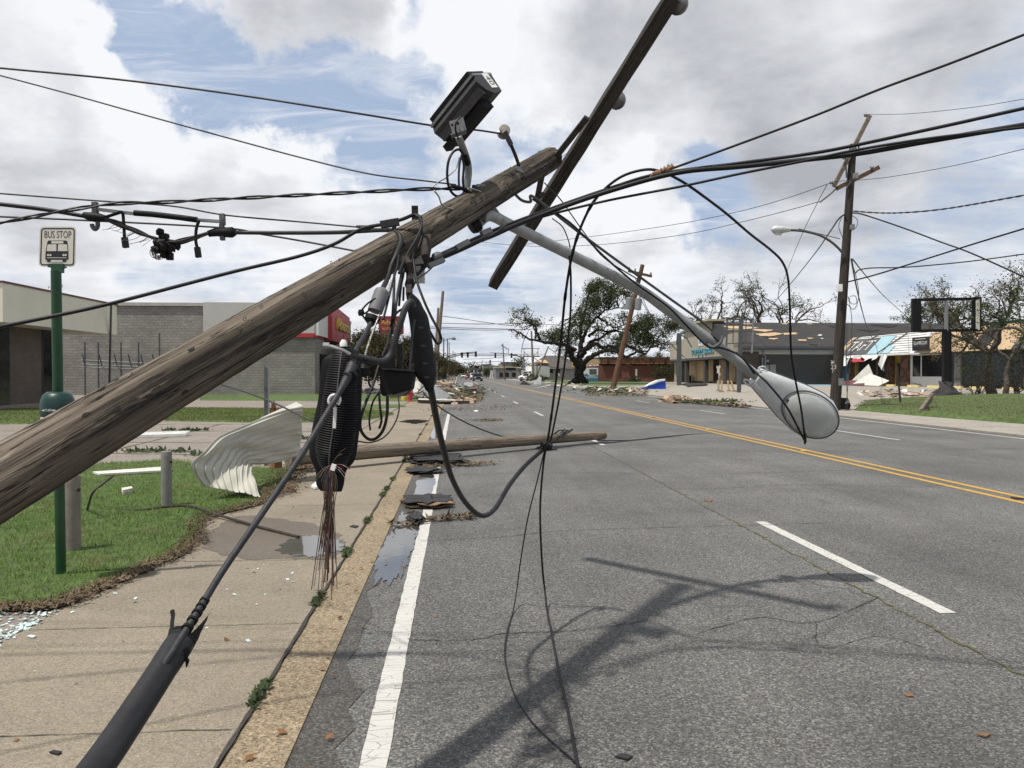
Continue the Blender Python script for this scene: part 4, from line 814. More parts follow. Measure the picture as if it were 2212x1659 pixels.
mb = MB()
for i in range(36): mb.lathe(at(R.gauss(352, 11), R.gauss(530, 9), YS + R.uniform(-.06, .06)), [(.003, -.03), (R.uniform(.015, .03), -.01), (R.uniform(.012, .03), .012), (.003, .03)], Vector((R.gauss(0, 1), R.gauss(0, 1), R.gauss(0, 1))), 6)
for i in range(5): mb.obox(at(R.uniform(352, 372), R.uniform(540, 556), YS), RGT * .015, UPV * .022, FWD * .015)
mb.build('tangle', M['black'], ts, smooth=False)
for i in range(16):
    mb = MB(); cx_, cy_ = R.gauss(342, 3), R.gauss(545, 4); ra = R.uniform(9, 15); mb.tube(smooth([at(cx_ + ra * math.cos(a), cy_ + ra * 1.0 * math.sin(a), YS + .03 * math.sin(a * 2 + i)) for a in np.linspace(0, 6.0, 12)], 3), .0022, 4); mb.build('wire_loop', M['alu'] if i % 2 else M['thinwire'], ts)
for i in range(12):
    mb = MB(); x0 = R.uniform(240, 330); y0 = 480 + (x0 - 240) * .4; mb.tube(smooth([at(x0, y0, YS), at(x0 - R.uniform(5, 20), y0 + R.uniform(2, 10), YS - .03), at(x0 - R.uniform(15, 50), y0 + R.uniform(0, 20), YS - .06)], 4), .0014, 4); mb.build('loose_wire', M['thinwire'], ts)

# ---------------------------------------------------------------- splice cases and their cables
def outline_case(name, label, pts_l, pts_r, Y, depth, mt, ribs=None, n=20):
    """a rounded case whose left and right silhouettes are given row by row (top to bottom)"""
    root = thing(name, label, 'splice case', at(*pts_l[-1], Y)); vs = []
    PL = smooth([(x, y, 0) for x, y in pts_l], 8); PR = smooth([(x, y, 0) for x, y in pts_r], 8); k = len(PL); mb = MB()
    for a, b in zip(PL, PR):
        A = at(a.x, a.y, Y); B = at(b.x, b.y, Y); c_ = (A + B) / 2; h = (B - A) / 2; d = -FWD * h.length * depth
        for j in range(n): t = 2 * math.pi * j / n; vs.append(c_ + h * math.cos(t) + d * math.sin(t))
    mb.add(vs, [(i * n + j, i * n + (j + 1) % n, (i + 1) * n + (j + 1) % n, (i + 1) * n + j) for i in range(k - 1) for j in range(n)] + [tuple(range(n)), tuple((k - 1) * n + j for j in range(n))][::1])
    return root, mb
L_ = [(738, 742), (722, 748), (712, 765), (697, 778), (692, 810), (687, 863), (678, 905), (671, 944), (668, 979), (676, 1003), (682, 1020), (683, 1046), (692, 1060)]
R_ = [(744, 742), (753, 748), (758, 765), (772, 785), (782, 808), (781, 863), (778, 915), (774, 950), (770, 979), (764, 998), (748, 1018), (743, 1046), (738, 1062)]
sc1, mb = outline_case('splice_case', 'large black ribbed splice case spilling coloured wires over the pavement', L_, R_, 3.46, .30, 'black'); mb.build('shell', M['black'], sc1)
axis = [(744, 748, 10), (742, 765, 20), (741, 790, 29), (738, 830, 34), (734, 880, 37), (728, 930, 39), (722, 970, 38), (718, 1000, 30), (716, 1018, 18)]
AX = smooth([at(x, y, 3.42) for x, y, w in axis], 20); WX = [p.x for p in smooth([(w, 0, 0) for x, y, w in axis], 20)]
mb = MB(); D = []; rs = []
ln = 0; tot = sum((b - a).length for a, b in zip(AX[:-1], AX[1:]))
m_ = 430
cum = [0]
for a, b in zip(AX[:-1], AX[1:]): cum.append(cum[-1] + (b - a).length)
for i in range(m_ + 1):
    s_ = tot * i / m_; j = min(len(cum) - 2, int(np.searchsorted(cum, s_, 'right') - 1)); f_ = (s_ - cum[j]) / (cum[j + 1] - cum[j]); D.append(AX[j].lerp(AX[j + 1], f_)); w_ = WX[j] * (1 - f_) + WX[j + 1] * f_
    rs.append(w_ / F * 3.42 * .778 / KS * (1.0 + .05 * math.cos(i * 2 * math.pi / 8)))
mb.tube(D, rs, 26); mb.build('ribbed_body', M['ribbed'], sc1, ang=80)
mb = MB(); sm = [p - FWD * (w_ / F * 3.42 * .778 * 1.03) + RGT * .0 for p, w_ in zip(AX, WX)]; mb.tube(sm, .0035, 6); mb.build('seam', M['galvdark'], sc1)
mb = MB(); mb.lathe(at(742, 741, 3.4), [(.016, -.015), (.016, .0), (.008, .014)], UPV, 12); mb.build('cap', M['white'], sc1)
mb = MB(); mb.tube([at(706, 747, 3.3), at(718, 749, 3.28), at(742, 757, 3.26), at(757, 766, 3.26)], .0075, 8); mb.lathe(at(705, 747, 3.3), [(.014, -.012), (.014, .012)], RGT, 8); mb.build('clamp_rod', M['galv'], sc1)
mb = MB(); mb.tube(smooth([at(x, y, 3.26) for x, y in ((724, 876), (712, 872), (711, 862), (718, 854), (730, 855), (734, 864), (730, 874))], 5), .0065, 8); mb.build('cable_tie', M['white'], sc1)
mb = MB(); mb.bar(at(722, 1003, 3.28), at(718, 1016, 3.28), .018, .01, FWD); mb.bar(at(724, 880, 3.28), at(722, 925, 3.28), .012, .008, FWD); mb.build('tie_tail', M['white'], sc1, smooth=False)
SC = [(.19, .045, .03), (.05, .05, .10), (.22, .11, .06), (.03, .03, .035), (.05, .08, .045), (.16, .14, .12), (.20, .12, .05), (.13, .04, .06), (.12, .07, .05)]
SM = [plain('strand jacket %s' % 'abcdefghi'[i], c_, .5) for i, c_ in enumerate(SC)]
for i in range(62):
    x0 = R.gauss(714, 5); tx = R.gauss(706, 11); y1 = R.uniform(1180, 1300) if abs(tx - 706) > 8 else R.uniform(1110, 1270); Y0 = 3.38 + R.uniform(-.03, .03)
    mb = MB(); mb.tube(smooth([at(716 + R.gauss(0, 3), 1000, Y0), at(x0 - 2, 1040, Y0 + .02), at(x0 * .6 + tx * .4, 1110, Y0 + .05), at(tx, y1, Y0 + .1)], 4), R.uniform(.0012, .0021), 5); mb.build('strand', SM[i % 9], sc1)
for i in range(12):
    mb = MB(); a = R.uniform(-.9, 2.6); l_ = R.uniform(20, 50); mb.tube(smooth([at(716, 1005, 3.32), at(716 + l_ * .5 * math.cos(a), 1005 + l_ * .5 * math.sin(a) - 6, 3.28), at(716 + l_ * math.cos(a), 1005 + l_ * math.sin(a), 3.26)], 4), .0012, 4); mb.build('strand', SM[(i * 4) % 9], sc1)
L_ = [(888, 635), (880, 648), (880, 668), (885, 700), (889, 740), (892, 775), (896, 806), (906, 824), (914, 832), (919, 842), (925, 848)]
R_ = [(893, 635), (906, 648), (914, 664), (925, 686), (932, 725), (938, 765), (943, 803), (940, 822), (938, 834), (936, 842), (934, 848)]
sc2, mb = outline_case('splice_case', 'smooth black tapering splice case hanging right of the ribbed one', L_, R_, 3.7, .62, 'black'); mb.build('shell', M['black'], sc2, ang=60)
mb = MB(); mb.tube(smooth([at(x, y, 3.58) for x, y in ((896, 690), (891, 720), (888, 760), (886, 800))], 6), .006, 6); mb.build('seam', M['greyrub'], sc2)
for y in (708, 747, 785, 815): mb = MB(); mb.obox(at(910 + (y - 708) * .11, y, 3.62), RGT * .012, UPV * .003, FWD * .004); mb.obox(at(910 + (y - 708) * .11, y, 3.615), RGT * .002, UPV * .006, FWD * .004); mb.build('moulded_mark', M['greyrub'], sc2, smooth=False)
cy = thing('splice_canister', 'grey ribless cylinder hanging under the pole with a black bottom cap', 'splice canister', at(805, 697, 3.85)); c0_, c1_ = at(826, 628, 3.9), at(803, 693, 3.85); dv = (c1_ - c0_)
mb = MB(); mb.lathe(c0_, [(.018, -.012), (.034, 0), (.037, .012), (.037, dv.length * .86)], dv, 24); mb.build('body', M['greyrub'] if False else pmat('chalky grey plastic', (.15, .15, .16), .15, 12, .6), cy)
mb = MB(); mb.lathe(c0_ + dv * .86, [(.0372, 0), (.0372, .022), (.02, .03), (.014, .05)], dv, 24); mb.build('cap', M['black'], cy)
mb = MB(); mb.tube(smooth([at(x, y, 3.85) for x, y in ((812, 644), (795, 655), (783, 668), (780, 676), (790, 676), (808, 660))], 5), .0045, 6); mb.lathe(at(780, 675, 3.85), [(.012, -.016), (.016, 0), (.012, .014)], UPV, 8); mb.tube([at(782, 680, 3.85), at(795, 698, 3.85)], .0045, 6); mb.build('lead', M['cable'], cy)
TG = 'cables hanging among the splice cases'
cable('communication_cable', 'straight grey jacketed cable between the canister and the wrapped joint', [(801, 698, 3.83), (790, 720, 3.75), (775, 745, 3.65), (762, 768, 3.55)], 10.5, 'greyrub', group=TG)
cable('communication_cable', 'thick bent cable curling from the wrapped joint up to the tapering case', [(752, 768, 3.5), (770, 770, 3.5), (795, 776, 3.52), (818, 781, 3.55), (835, 776, 3.58), (846, 760, 3.6), (856, 728, 3.6), (866, 695, 3.6), (876, 665, 3.6), (888, 652, 3.6), (892, 664, 3.6)], 14, 'greyrub', group=TG, n=12)
wj = thing('wrapped_joint', 'black taped joint where several cables meet at the ribbed case', 'cable joint', at(765, 780, 3.4)); mb = MB(); mb.tube(smooth([at(748, 762, 3.45), at(765, 775, 3.4), at(762, 800, 3.36), at(756, 815, 3.32)], 5), [.02 + .012 * abs(math.sin(i * 1.3)) for i in range(16)], 12, wob=.18); mb.lathe(at(785, 800, 3.5), [(.01, -.03), (.026, -.02), (.028, .01), (.01, .03)], UPV, 9); mb.build('tape', M['black'], wj, smooth=False)
cable('bare_wire', 'twisted bare wire falling beside the grey canister', [(843, 605, 4.0), (830, 650, 3.9), (812, 700, 3.8), (795, 745, 3.7), (788, 770, 3.6)], 4.5, 'alu', twist=.03, group=TG)
cable('service_cable', 'black lead hanging from the pole face to the deep loop below the black box', [(852, 590, 4.1), (850, 650, 4.0), (846, 700, 3.9), (838, 740, 3.8), (822, 780, 3.7), (806, 830, 3.6), (790, 870, 3.55), (779, 905, 3.5), (780, 930, 3.5), (795, 948, 3.5), (812, 947, 3.5), (828, 928, 3.5), (836, 895, 3.5), (837, 855, 3.5)], 6.5, 'cable', group=TG)
cable('service_cable', 'thin grey lead making the widest loop below the black box', [(772, 953, 3.5), (800, 956, 3.5), (830, 944, 3.5), (852, 916, 3.5), (862, 885, 3.5), (860, 855, 3.52)], 3, 'greyrub', group=TG)
cable('service_cable', 'short black lead ending below the black box', [(819, 850, 3.52), (821, 880, 3.5), (824, 908, 3.5), (819, 926, 3.5)], 5, 'cable', group=TG)
cable('service_cable', 'black lead looping right of the tapering case past the distant poles', [(893, 560, 4.2), (900, 605, 4.1), (916, 650, 4.0), (932, 685, 3.95), (948, 715, 3.9), (953, 735, 3.9), (945, 742, 3.88), (935, 728, 3.86), (920, 700, 3.84)], 6, 'cable', group=TG)
cable('service_cable', 'black lead branching from the hanging lead to the bent cable', [(846, 693, 3.9), (856, 677, 3.8), (868, 668, 3.7), (876, 666, 3.65)], 5, 'cable', group=TG)
cable('service_cable', 'dark lead running down from the pole hardware to the tapering case', [(868, 588, 4.2), (858, 640, 3.95), (852, 690, 3.9), (846, 720, 3.85)], 6, 'rubber', group=TG)
cable('service_cable', 'thin lead curving round the white box under the pole', [(933, 565, 4.4), (935, 575, 4.35), (920, 590, 4.3), (905, 600, 4.25), (895, 615, 4.2)], 3.4, 'thinwire', group=TG)
for pts, w, lb in ((((862, 545, 4.3), (858, 575, 4.15), (848, 610, 4.0), (838, 650, 3.9), (828, 690, 3.8)), 5, 'black drop lead passing behind the grey canister'), (((875, 560, 4.3), (872, 590, 4.2), (866, 620, 4.1), (862, 660, 4.0)), 5, 'black drop lead just right of the pole face leads'), (((905, 470, 4.4), (912, 500, 4.35), (905, 530, 4.3), (890, 560, 4.3), (885, 600, 4.2)), 4, 'black lead curling off the step peg to the hardware strap'), (((820, 845, 3.5), (805, 870, 3.5), (798, 905, 3.52), (800, 930, 3.52)), 4, 'stubby lead under the left corner of the black box')):
    cable('service_cable', lb, list(pts), w, 'cable', group=TG)
bx = thing('terminal_box', 'open topped black terminal box hanging behind the leads', 'terminal box', at(858, 858, 3.7)); mb = MB(); mb.prism([at(x, y, 3.66) for x, y in ((822, 797), (894, 803), (888, 840), (868, 856), (828, 856), (820, 848))], FWD * .09); mb.build('case', M['black'], bx, smooth=False)
mb = MB(); mb.bar(at(826, 796, 3.65), at(894, 801, 3.65), .008, .02, FWD); mb.build('lid_edge', M['greyrub'], bx, smooth=False); mb = MB(); mb.obox(at(854, 857, 3.68), RGT * .024, UPV * .008, FWD * .01); mb.build('label', M['gold'], bx, smooth=False)
mb = MB(); mb.obox(at(864, 770, 3.72), RGT * .012, UPV * .06, FWD * .02); mb.obox(at(835, 785, 3.7), RGT * .035, UPV * .035, FWD * .03); mb.build('bracket', M['black'], bx, smooth=False)
bl = thing('cable_shackle', 'pale wire shackle left of the black terminal box', 'shackle', at(803, 815, 3.6)); mb = MB(); mb.tube(smooth([at(x, y, 3.6) for x, y in ((820, 841), (800, 840), (787, 843), (788, 848), (805, 849), (822, 846))], 5), .005, 6); mb.build('ring', M['galv'], bl)
hw = thing('pole_hardware', 'brown hanger straps and strand clamps bolted under the leaning pole', 'pole hardware', at(885, 600, 4.3)); mb = MB()
mb.bar(at(885, 560, 4.3), at(884, 640, 4.1), .05, .03, RGT); mb.build('strap', M['darkpole'], hw, smooth=False)
mb = MB(); mb.tube([at(874, 556, 4.25), at(880, 572, 4.22), at(888, 592, 4.2)], [.02, .033, .018], 8, wob=.2); mb.build('casting', M['rust'], hw, smooth=False)
mb = MB(); mb.tube([at(924, 512, 4.45), at(921, 535, 4.4), at(920, 552, 4.38), at(922, 572, 4.38)], [.025, .03, .025, .012], 8, wob=.2); mb.build('casting', M['rust'], hw, smooth=False)
mb = MB(); mb.lathe(at(945, 556, 4.38), [(.02, -.03), (.03, -.02), (.032, .01), (.02, .03)], RGT + UPV * .4, 12); mb.build('strand_clamp', M['galvdark'], hw)
for x0, y0, x1, y1, w_ in ((958, 562, 925, 575, .026), (1012, 522, 985, 536, .03), (1040, 505, 1060, 497, .03)): mb = MB(); mb.bar(at(x0, y0, 4.3), at(x1, y1, 4.3), w_, .025, FWD); mb.build('strand_clamp', M['galvdark'], hw, smooth=False)
mb = MB(); mb.obox(at(904, 583, 4.55), RGT * .035, UPV * .075, FWD * .03); mb.build('white_box', pmat('grey white plastic', (.5, .52, .53), .05, 4, .5), hw, smooth=False)
mb = MB(); mb.lathe(at(885, 615, 4.15), [(.02, -.02), (.028, 0), (.02, .03)], UPV, 9); mb.build('rod_end', M['black'], hw)
mb = MB(); mb.bar(at(872, 620, 4.1), at(871, 650, 4.1), .01, .01); mb.build('rod_end', M['black'], hw, smooth=False)
cc_ = thing('cable_connector', 'inline connectors clamped on the shiny cable left of the step peg', 'connector', at(820, 480, 4.5)); mb = MB(); mb.bar(at(822, 486, 4.5), at(862, 479, 4.5), .04, .03, FWD); mb.bar(at(850, 496, 4.5), at(856, 478, 4.5), .02, .02, FWD); mb.tube([at(770, 489, 4.7), at(800, 492, 4.68), at(806, 488, 4.68)], [.008, .014, .012], 8); mb.build('connector_body', M['rubber'], cc_, smooth=False)

at = at_raw; KS = 1.0
# ---------------------------------------------------------------- cable with its torn sleeve in the foreground
sv = thing('sleeved_cable', 'heavy cable rising from the lower left with a torn black outer sleeve', 'cable', at(185, 1690, 1.66))
sp = [at(100, 1800, 1.50), at(215, 1650, 1.72), at(300, 1525, 1.90), at(365, 1425, 2.05), at(392, 1385, 2.12)]
core = smooth([at(330, 1475, 1.97), at(425, 1325, 2.08), at(480, 1235, 2.15), at(545, 1140, 2.24), at(640, 1000, 2.38), at(700, 903, 2.48), at(740, 835, 2.55), at(762, 790, 2.61)], 8)
mb = MB(); mb.tube(core, [.0098 + .0011 * max(0, i - len(core) + 11) for i in range(len(core))], 14); mb.build('core', M['greyrub'], sv)
P = smooth(sp, 8); P = [P[0] + (P[0] - P[1]).normalized() * 1.2] + P; mb = MB(); mb.tube(P, [.036] * (len(P) - 12) + [.036, .036, .037, .037, .037, .038, .038, .038, .038, .038, .037, .037], 28, caps=False); mb.build('sleeve', M['rubber'], sv)
dS = (sp[-1] - sp[-2]).normalized(); uS = dS.cross(FWD).normalized(); wS = dS.cross(uS); mb = MB(); e = sp[-1]
if uS.dot(RGT) > 0: uS = -uS
k = 40; rows = 9; V = []
for i in range(k):
    a = 2 * math.pi * i / k; dl = min(abs(a - .35), 2 * math.pi - abs(a - .35)); dr2 = abs(a - 3.6); h0 = .020 + .075 * math.exp(-(dl / .62) ** 4) + .13 * math.exp(-(dr2 / 1.0) ** 4) + .010 * math.sin(a * 5) + R.uniform(0, .012)
    fl_ = .030 * math.exp(-(dl / .5) ** 2) - .022 * math.exp(-(dr2 / .9) ** 2) + .004
    for h in range(rows):
        q = h / (rows - 1); V.append(e + dS * (h0 * q - .02) + (uS * math.cos(a) + wS * math.sin(a)) * (.0375 + fl_ * q ** 1.6 + .002 * math.sin(q * 20 + a * 2) * q))
mb.add(V, [(i * rows + h, i * rows + h + 1, ((i + 1) % k) * rows + h + 1, ((i + 1) % k) * rows + h) for i in range(k) for h in range(rows - 1)])
mb.prism([at(x, y, 2.06) for x, y in ((396, 1402), (406, 1398), (410, 1412), (404, 1422), (408, 1428), (402, 1443), (400, 1428), (392, 1420))], FWD * .006); mb.build('torn_flap', M['black'], sv)
mb = MB()
for i in range(5): q = i / 5; c_ = core[6 + i]; mb.tube([c_ - dS * .004, c_ + dS * .008], .0145 - .0005 * i, 14)
mb.build('corrugation', M['black'], sv)

# ---------------------------------------------------------------- bus stop
YB = 5.95
bs = thing('bus_stop_sign', 'green bus stop post with a white sign and a domed timetable drum', 'bus stop', gr(132, 1255))
b0 = gr(132, 1252); t0_ = at(121, 585, YB); mb = MB(); mb.tube([b0, b0.lerp(t0_, .5), t0_], .036, 16); mb.build('post', M['green'], bs)
def sp_(zx, zy, off=0): return at((120 + zx / 7.543) * .5486, (860 + zy / 7.543) * .5486, YB - off)
def rrect(c4, r, n=7):
    out = []
    for i in range(4):
        p = Vector((*c4[i], 0)); a = (Vector((*c4[i - 1], 0)) - p).normalized(); b = (Vector((*c4[(i + 1) % 4], 0)) - p).normalized()
        for j in range(n + 1):
            t = j / n; q0 = p + a * r; q1 = p + b * r; out.append(q0 * (1 - t) ** 2 + p * 2 * t * (1 - t) + q1 * t * t)
    return out
def flat(name, pts, off, th, mt, par): mb = MB(); mb.prism([sp_(p[0], p[1], off) for p in pts], Vector((0, th, 0))); return mb.build(name, mt, par, smooth=False)
oc = ((278, 245), (1355, 245), (1330, 1435), (240, 1430)); ct = (800, 840)
def inset(d): return [(ct[0] + (x - ct[0]) * (1 - d / 535), ct[1] + (y - ct[1]) * (1 - d / 595)) for x, y in oc]
plate = flat('sign_plate', rrect(oc, 130), 0, .003, M['sign'], bs)
def ringm(o_, i_, off):
    A = rrect(o_, 105); B = rrect(i_, 75); n = len(A); mb = MB(); mb.add([sp_(p.x, p.y, off) for p in A] + [sp_(p.x, p.y, off) for p in B], [(i, (i + 1) % n, n + (i + 1) % n, n + i) for i in range(n)]); return mb
ringm(inset(38), inset(72), .0012).build('border', M['signblack'], plate, smooth=False)
flat('bus_symbol', [(500, 700), (515, 672), (545, 655), (1050, 655), (1080, 672), (1097, 700), (1122, 965), (1125, 1225), (1062, 1225), (1062, 1295), (950, 1295), (950, 1230), (605, 1230), (605, 1295), (490, 1295), (490, 1225), (440, 1225), (440, 1160), (448, 980)], .0014, .001, M['signblack'], plate)
for pts in ([(620, 672), (975, 672), (975, 745), (620, 745)], [(508, 772), (770, 765), (768, 970), (478, 972)], [(822, 765), (1083, 770), (1102, 972), (812, 970)], [(490, 1160), (1070, 1160), (1070, 1177), (490, 1177)], [(605, 1240), (950, 1240), (950, 1290), (605, 1290)]): flat('symbol_window', pts, .0026, .0008, M['sign'], plate)
for x in (520, 590, 980, 1045): flat('symbol_lamp', [(x + 32 * math.cos(a), 1088 + 32 * math.sin(a)) for a in np.linspace(0, 2 * math.pi, 14)[:-1]], .0026, .0008, M['sign'], plate)
text('lettering', 'BUS STOP', .074, sp_(808, 487, .001), (1, 0, 0), (0, 0, 1), M['signblack'], plate, depth=.0005, fit=(sp_(1205, 487) - sp_(412, 487)).length)
mb = MB(); mb.prism([sp_(x, y, .02) for x, y in ((510, 1345), (970, 1345), (985, 1440), (910, 1465), (905, 1600), (610, 1600), (605, 1465), (510, 1445))], Vector((0, .05, 0))); mb.build('bracket', M['green'], bs, smooth=False)
cb = Vector((at(125, 900, YB).x, YB, 0)); mb = MB(); mb.lathe(cb, [(.117, 1.30), (.118, 1.37), (.112, 1.41), (.095, 1.45), (.07, 1.468), (.048, 1.462), (.034, 1.44)], n=28); dr_ = mb.build('drum_cap', M['teal'], bs, ang=70)
mb = MB(); mb.lathe(cb, [(.108, .98), (.108, 1.30)], n=28); dm = mb.build('drum', M['galvdark'], bs)
mb = MB(); mb.lathe(cb, [(.110, 1.08), (.110, 1.285)], n=28); mb.build('timetable', M['white'], dm)
mb = MB(); mb.lathe(cb, [(.1105, 1.283), (.1105, 1.298)], n=28); mb.build('band', M['maroon'], dm)
mb = MB(); mb.lathe(cb, [(.118, .95), (.118, .985)], n=28); mb.build('drum_foot', M['teal'], bs)
text('lettering', 'TURN', .026, cb + Vector((-.005, -.1195, 1.335)), (1, 0, 0), (0, 0, 1), M['white'], dr_, depth=.0008, fit=.05)
for sx in (-1, 1):
    mb = MB(); c_ = cb + Vector((-.005 + sx * .04, -.1195, 1.335)); mb.prism([c_ + Vector((sx * .012, 0, 0)), c_ + Vector((-sx * .010, 0, .007)), c_ + Vector((-sx * .010, 0, -.007))], (0, -.001, 0)); mb.build('arrow', M['white'], dr_, smooth=False)
text('lettering', 'M.R.T. C', .03, cb + Vector((-.035, -.1105, 1.235)), (1, 0, 0), (0, 0, 1), M['signblack'], dm, depth=.001, fit=.09)

# ---------------------------------------------------------------- bollards and posts
def lump(mb, p, r, h, n=14):
    mb.tube([p + Vector((0, 0, h * t)) for t in (0, .3, .6, .9, .985, 1.0)], [r * 1.02, r, r * .99, r, r * .985, r * .93], n, wob=.012)
for px, py, w, h, mt, lb in ((156, 1200, 33, 168, 'bollard', 'brown concrete post standing beside the green bus stop post'), (360, 1101, 22, 123, 'bollard_g', 'grey concrete post in the lawn left of the bent metal sheet')):
    p = gr(px, py); r = w / 2 / F * p.y; b = thing('bollard', lb, 'bollard', p, 'short posts in the near lawn'); mb = MB(); lump(mb, p, r, h / F * p.y); mb.build('shaft', M[mt], b)
    mb = MB(); mb.lathe(p + Vector((r * .9, -.02, h / F * p.y * .82)), [(.012, 0), (.016, .01), (.01, .02)], (1, -.3, 0), 8); mb.build('ring', M['rust'], b)
p = at(577, 1000, 13.5); gp_ = thing('sign_post', 'bare perforated grey steel post behind the bent metal sheet', 'sign post', Vector((p.x, 13.5, 0))); zt = at(577, 791, 13.5).z
mb = MB(); c_ = Vector((p.x, 13.5, 0)); hw_ = .047; mb.add([c_ + Vector(v) for v in ((-hw_, 0, 0), (-.02, .03, 0), (.02, .03, 0), (hw_, 0, 0), (hw_, -.008, 0), (.018, .022, 0), (-.018, .022, 0), (-hw_, -.008, 0))] + [c_ + Vector(v) + Vector((0, 0, zt)) for v in ((-hw_, 0, 0), (-.02, .03, 0), (.02, .03, 0), (hw_, 0, 0), (hw_, -.008, 0), (.018, .022, 0), (-.018, .022, 0), (-hw_, -.008, 0))], [(i, (i + 1) % 8, 8 + (i + 1) % 8, 8 + i) for i in range(8)] + [tuple(range(8, 16))]); mb.build('channel', M['galv'], gp_, smooth=False)
for i in range(30): mb = MB(); mb.lathe(c_ + Vector((0, .02, zt - .04 - i * .05)), [(.008, 0), (.008, .004)], (0, -1, 0), 6); mb.build('hole', M['black'], gp_)
# splintered stump behind the sheet
stp = thing('pole_stump', 'reddish splintered stump standing up behind the metal sheet', 'stump', at(600, 1010, 13)); mb = MB()
for i in range(30): x = R.uniform(582, 607); mb.prism([at(x - R.uniform(3, 6), 960, 12.8 + R.uniform(-.1, .1)), at(x + R.uniform(3, 6), 960, 12.8), at(x + R.uniform(-2, 2), R.uniform(862, 888) + abs(x - 592) * .8, 12.8)], FWD * .04)
for i in range(6): x = R.uniform(636, 648); mb.prism([at(x - 3, 930, 12.6), at(x + 3, 930, 12.6), at(x + R.uniform(-1, 1), R.uniform(870, 880), 12.6)], FWD * .04)
mb.tube([at(596, 1020, 12.9), at(596, 950, 12.9)], [.10, .10], 12); mb.build('splinters', M['rawwood'], stp, smooth=False)
# fallen pole across the road
fp = thing('fallen_pole', 'grey timber pole lying across the near lane on the asphalt', 'utility pole', gr(1000, 990)); q0 = at(622, 1004, 12.4); q1 = at(1304, 946, 18.0); q0.z = .28; q1.z = .155
pts = [q0.lerp(q1, i / 50) for i in range(51)]; mb = MB(); mb.tube(pts, [.135 - .035 * i / 50 for i in range(51)], 26, wob=.02); fs_ = mb.build('shaft', M['oldpole'], fp)
mb = MB(); mb.lathe(q1, [(.099, .0), (.094, .012), (.06, .014)], (q1 - q0), 22); mb.build('end_grain', M['pole'], fp)
wc = thing('wire_coil', 'thin wire coiled round the fallen pole near its tip', 'wire coil', gr(1190, 985), CAB)
for i in range(5):
    c_ = pts[38 + i // 2] + (q1 - q0).normalized() * R.uniform(-.3, .3); mb = MB(); mb.tube(smooth([c_ + Vector((R.uniform(-.05, .05) + .25 * math.sin(a), math.cos(a) * R.uniform(.15, .2), max(-.09, math.sin(a) * R.uniform(.15, .22)))) for a in np.linspace(0, 6.3, 10)], 4), .011, 5); mb.build('loop', M['cable'], wc)
mb = MB()
for i in range(9): mb.tube(smooth([at(1178 + R.uniform(-22, 26), 968 + R.uniform(-3, 6), 16.2 + R.uniform(-.4, .1)) for _ in range(4)], 4), .013, 5)
mb.build('tangle', M['cable'], wc)

# ---------------------------------------------------------------- bent sheet of cladding on the lawn
sh = thing('metal_sheet', 'curled sheet of cream ribbed cladding lying between lawn and pavement', 'metal sheet', gr(500, 1072))
top = [(654, 878, 11.4), (620, 884, 11.3), (562, 905, 11.0), (515, 923, 10.5), (470, 946, 10.0), (436, 978, 9.75), (413, 1004, 9.6), (424, 1030, 9.68), (442, 1052, 9.72)]
bot = [(648, 984, 11.9), (622, 993, 11.6), (590, 1000, 11.3), (560, 1004, 11.1), (545, 1006, 10.8), (545, 1018, 10.4), (549, 1034, 10.1), (556, 1056, 9.9), (563, 1074, 9.75)]
T_ = smooth([at(*p) for p in top], 8); B_ = smooth([at(*p) for p in bot], 8); nu = len(T_); nv = 73; vs = []; mb = MB()
for i in range(nu):
    for j in range(nv):
        t = j / (nv - 1); p = T_[i].lerp(B_[i], t)
        tv = (B_[i] - T_[i]); tu = (T_[min(i + 1, nu - 1)] - T_[max(i - 1, 0)]) * (1 - t) + (B_[min(i + 1, nu - 1)] - B_[max(i - 1, 0)]) * t; nm = tu.cross(tv).normalized()
        ph_ = (t * 9) % 1; rib = .024 if .43 < ph_ < .57 else (.012 if .38 < ph_ < .62 else 0); dent = .012 * math.sin(i * .35 + j * .21) + (.03 * math.exp(-((i - 26) / 3) ** 2) * math.sin(t * 7))
        bow = .16 * math.sin(math.pi * t) * math.exp(-((i - 46) / 14) ** 2); vs.append(p + nm * (rib + dent) + FWD * bow)
mb.add(vs, [(i * nv + j, i * nv + j + 1, (i + 1) * nv + j + 1, (i + 1) * nv + j) for i in range(nu - 1) for j in range(nv - 1)]); pan = mb.build('panel', M['cream'], sh, ang=35); sol = pan.modifiers.new('thickness', 'SOLIDIFY'); sol.thickness = .004
mb = MB(); mb.add([at(530, 1010, 11.2), at(588, 902, 11.6), at(640, 868, 12.2), at(654, 876, 11.8), at(562, 903, 11.2)], [(0, 1, 2, 3, 4)]); fl_ = mb.build('folded_edge', M['cream'], sh, smooth=False); sol = fl_.modifiers.new('thickness', 'SOLIDIFY'); sol.thickness = .01

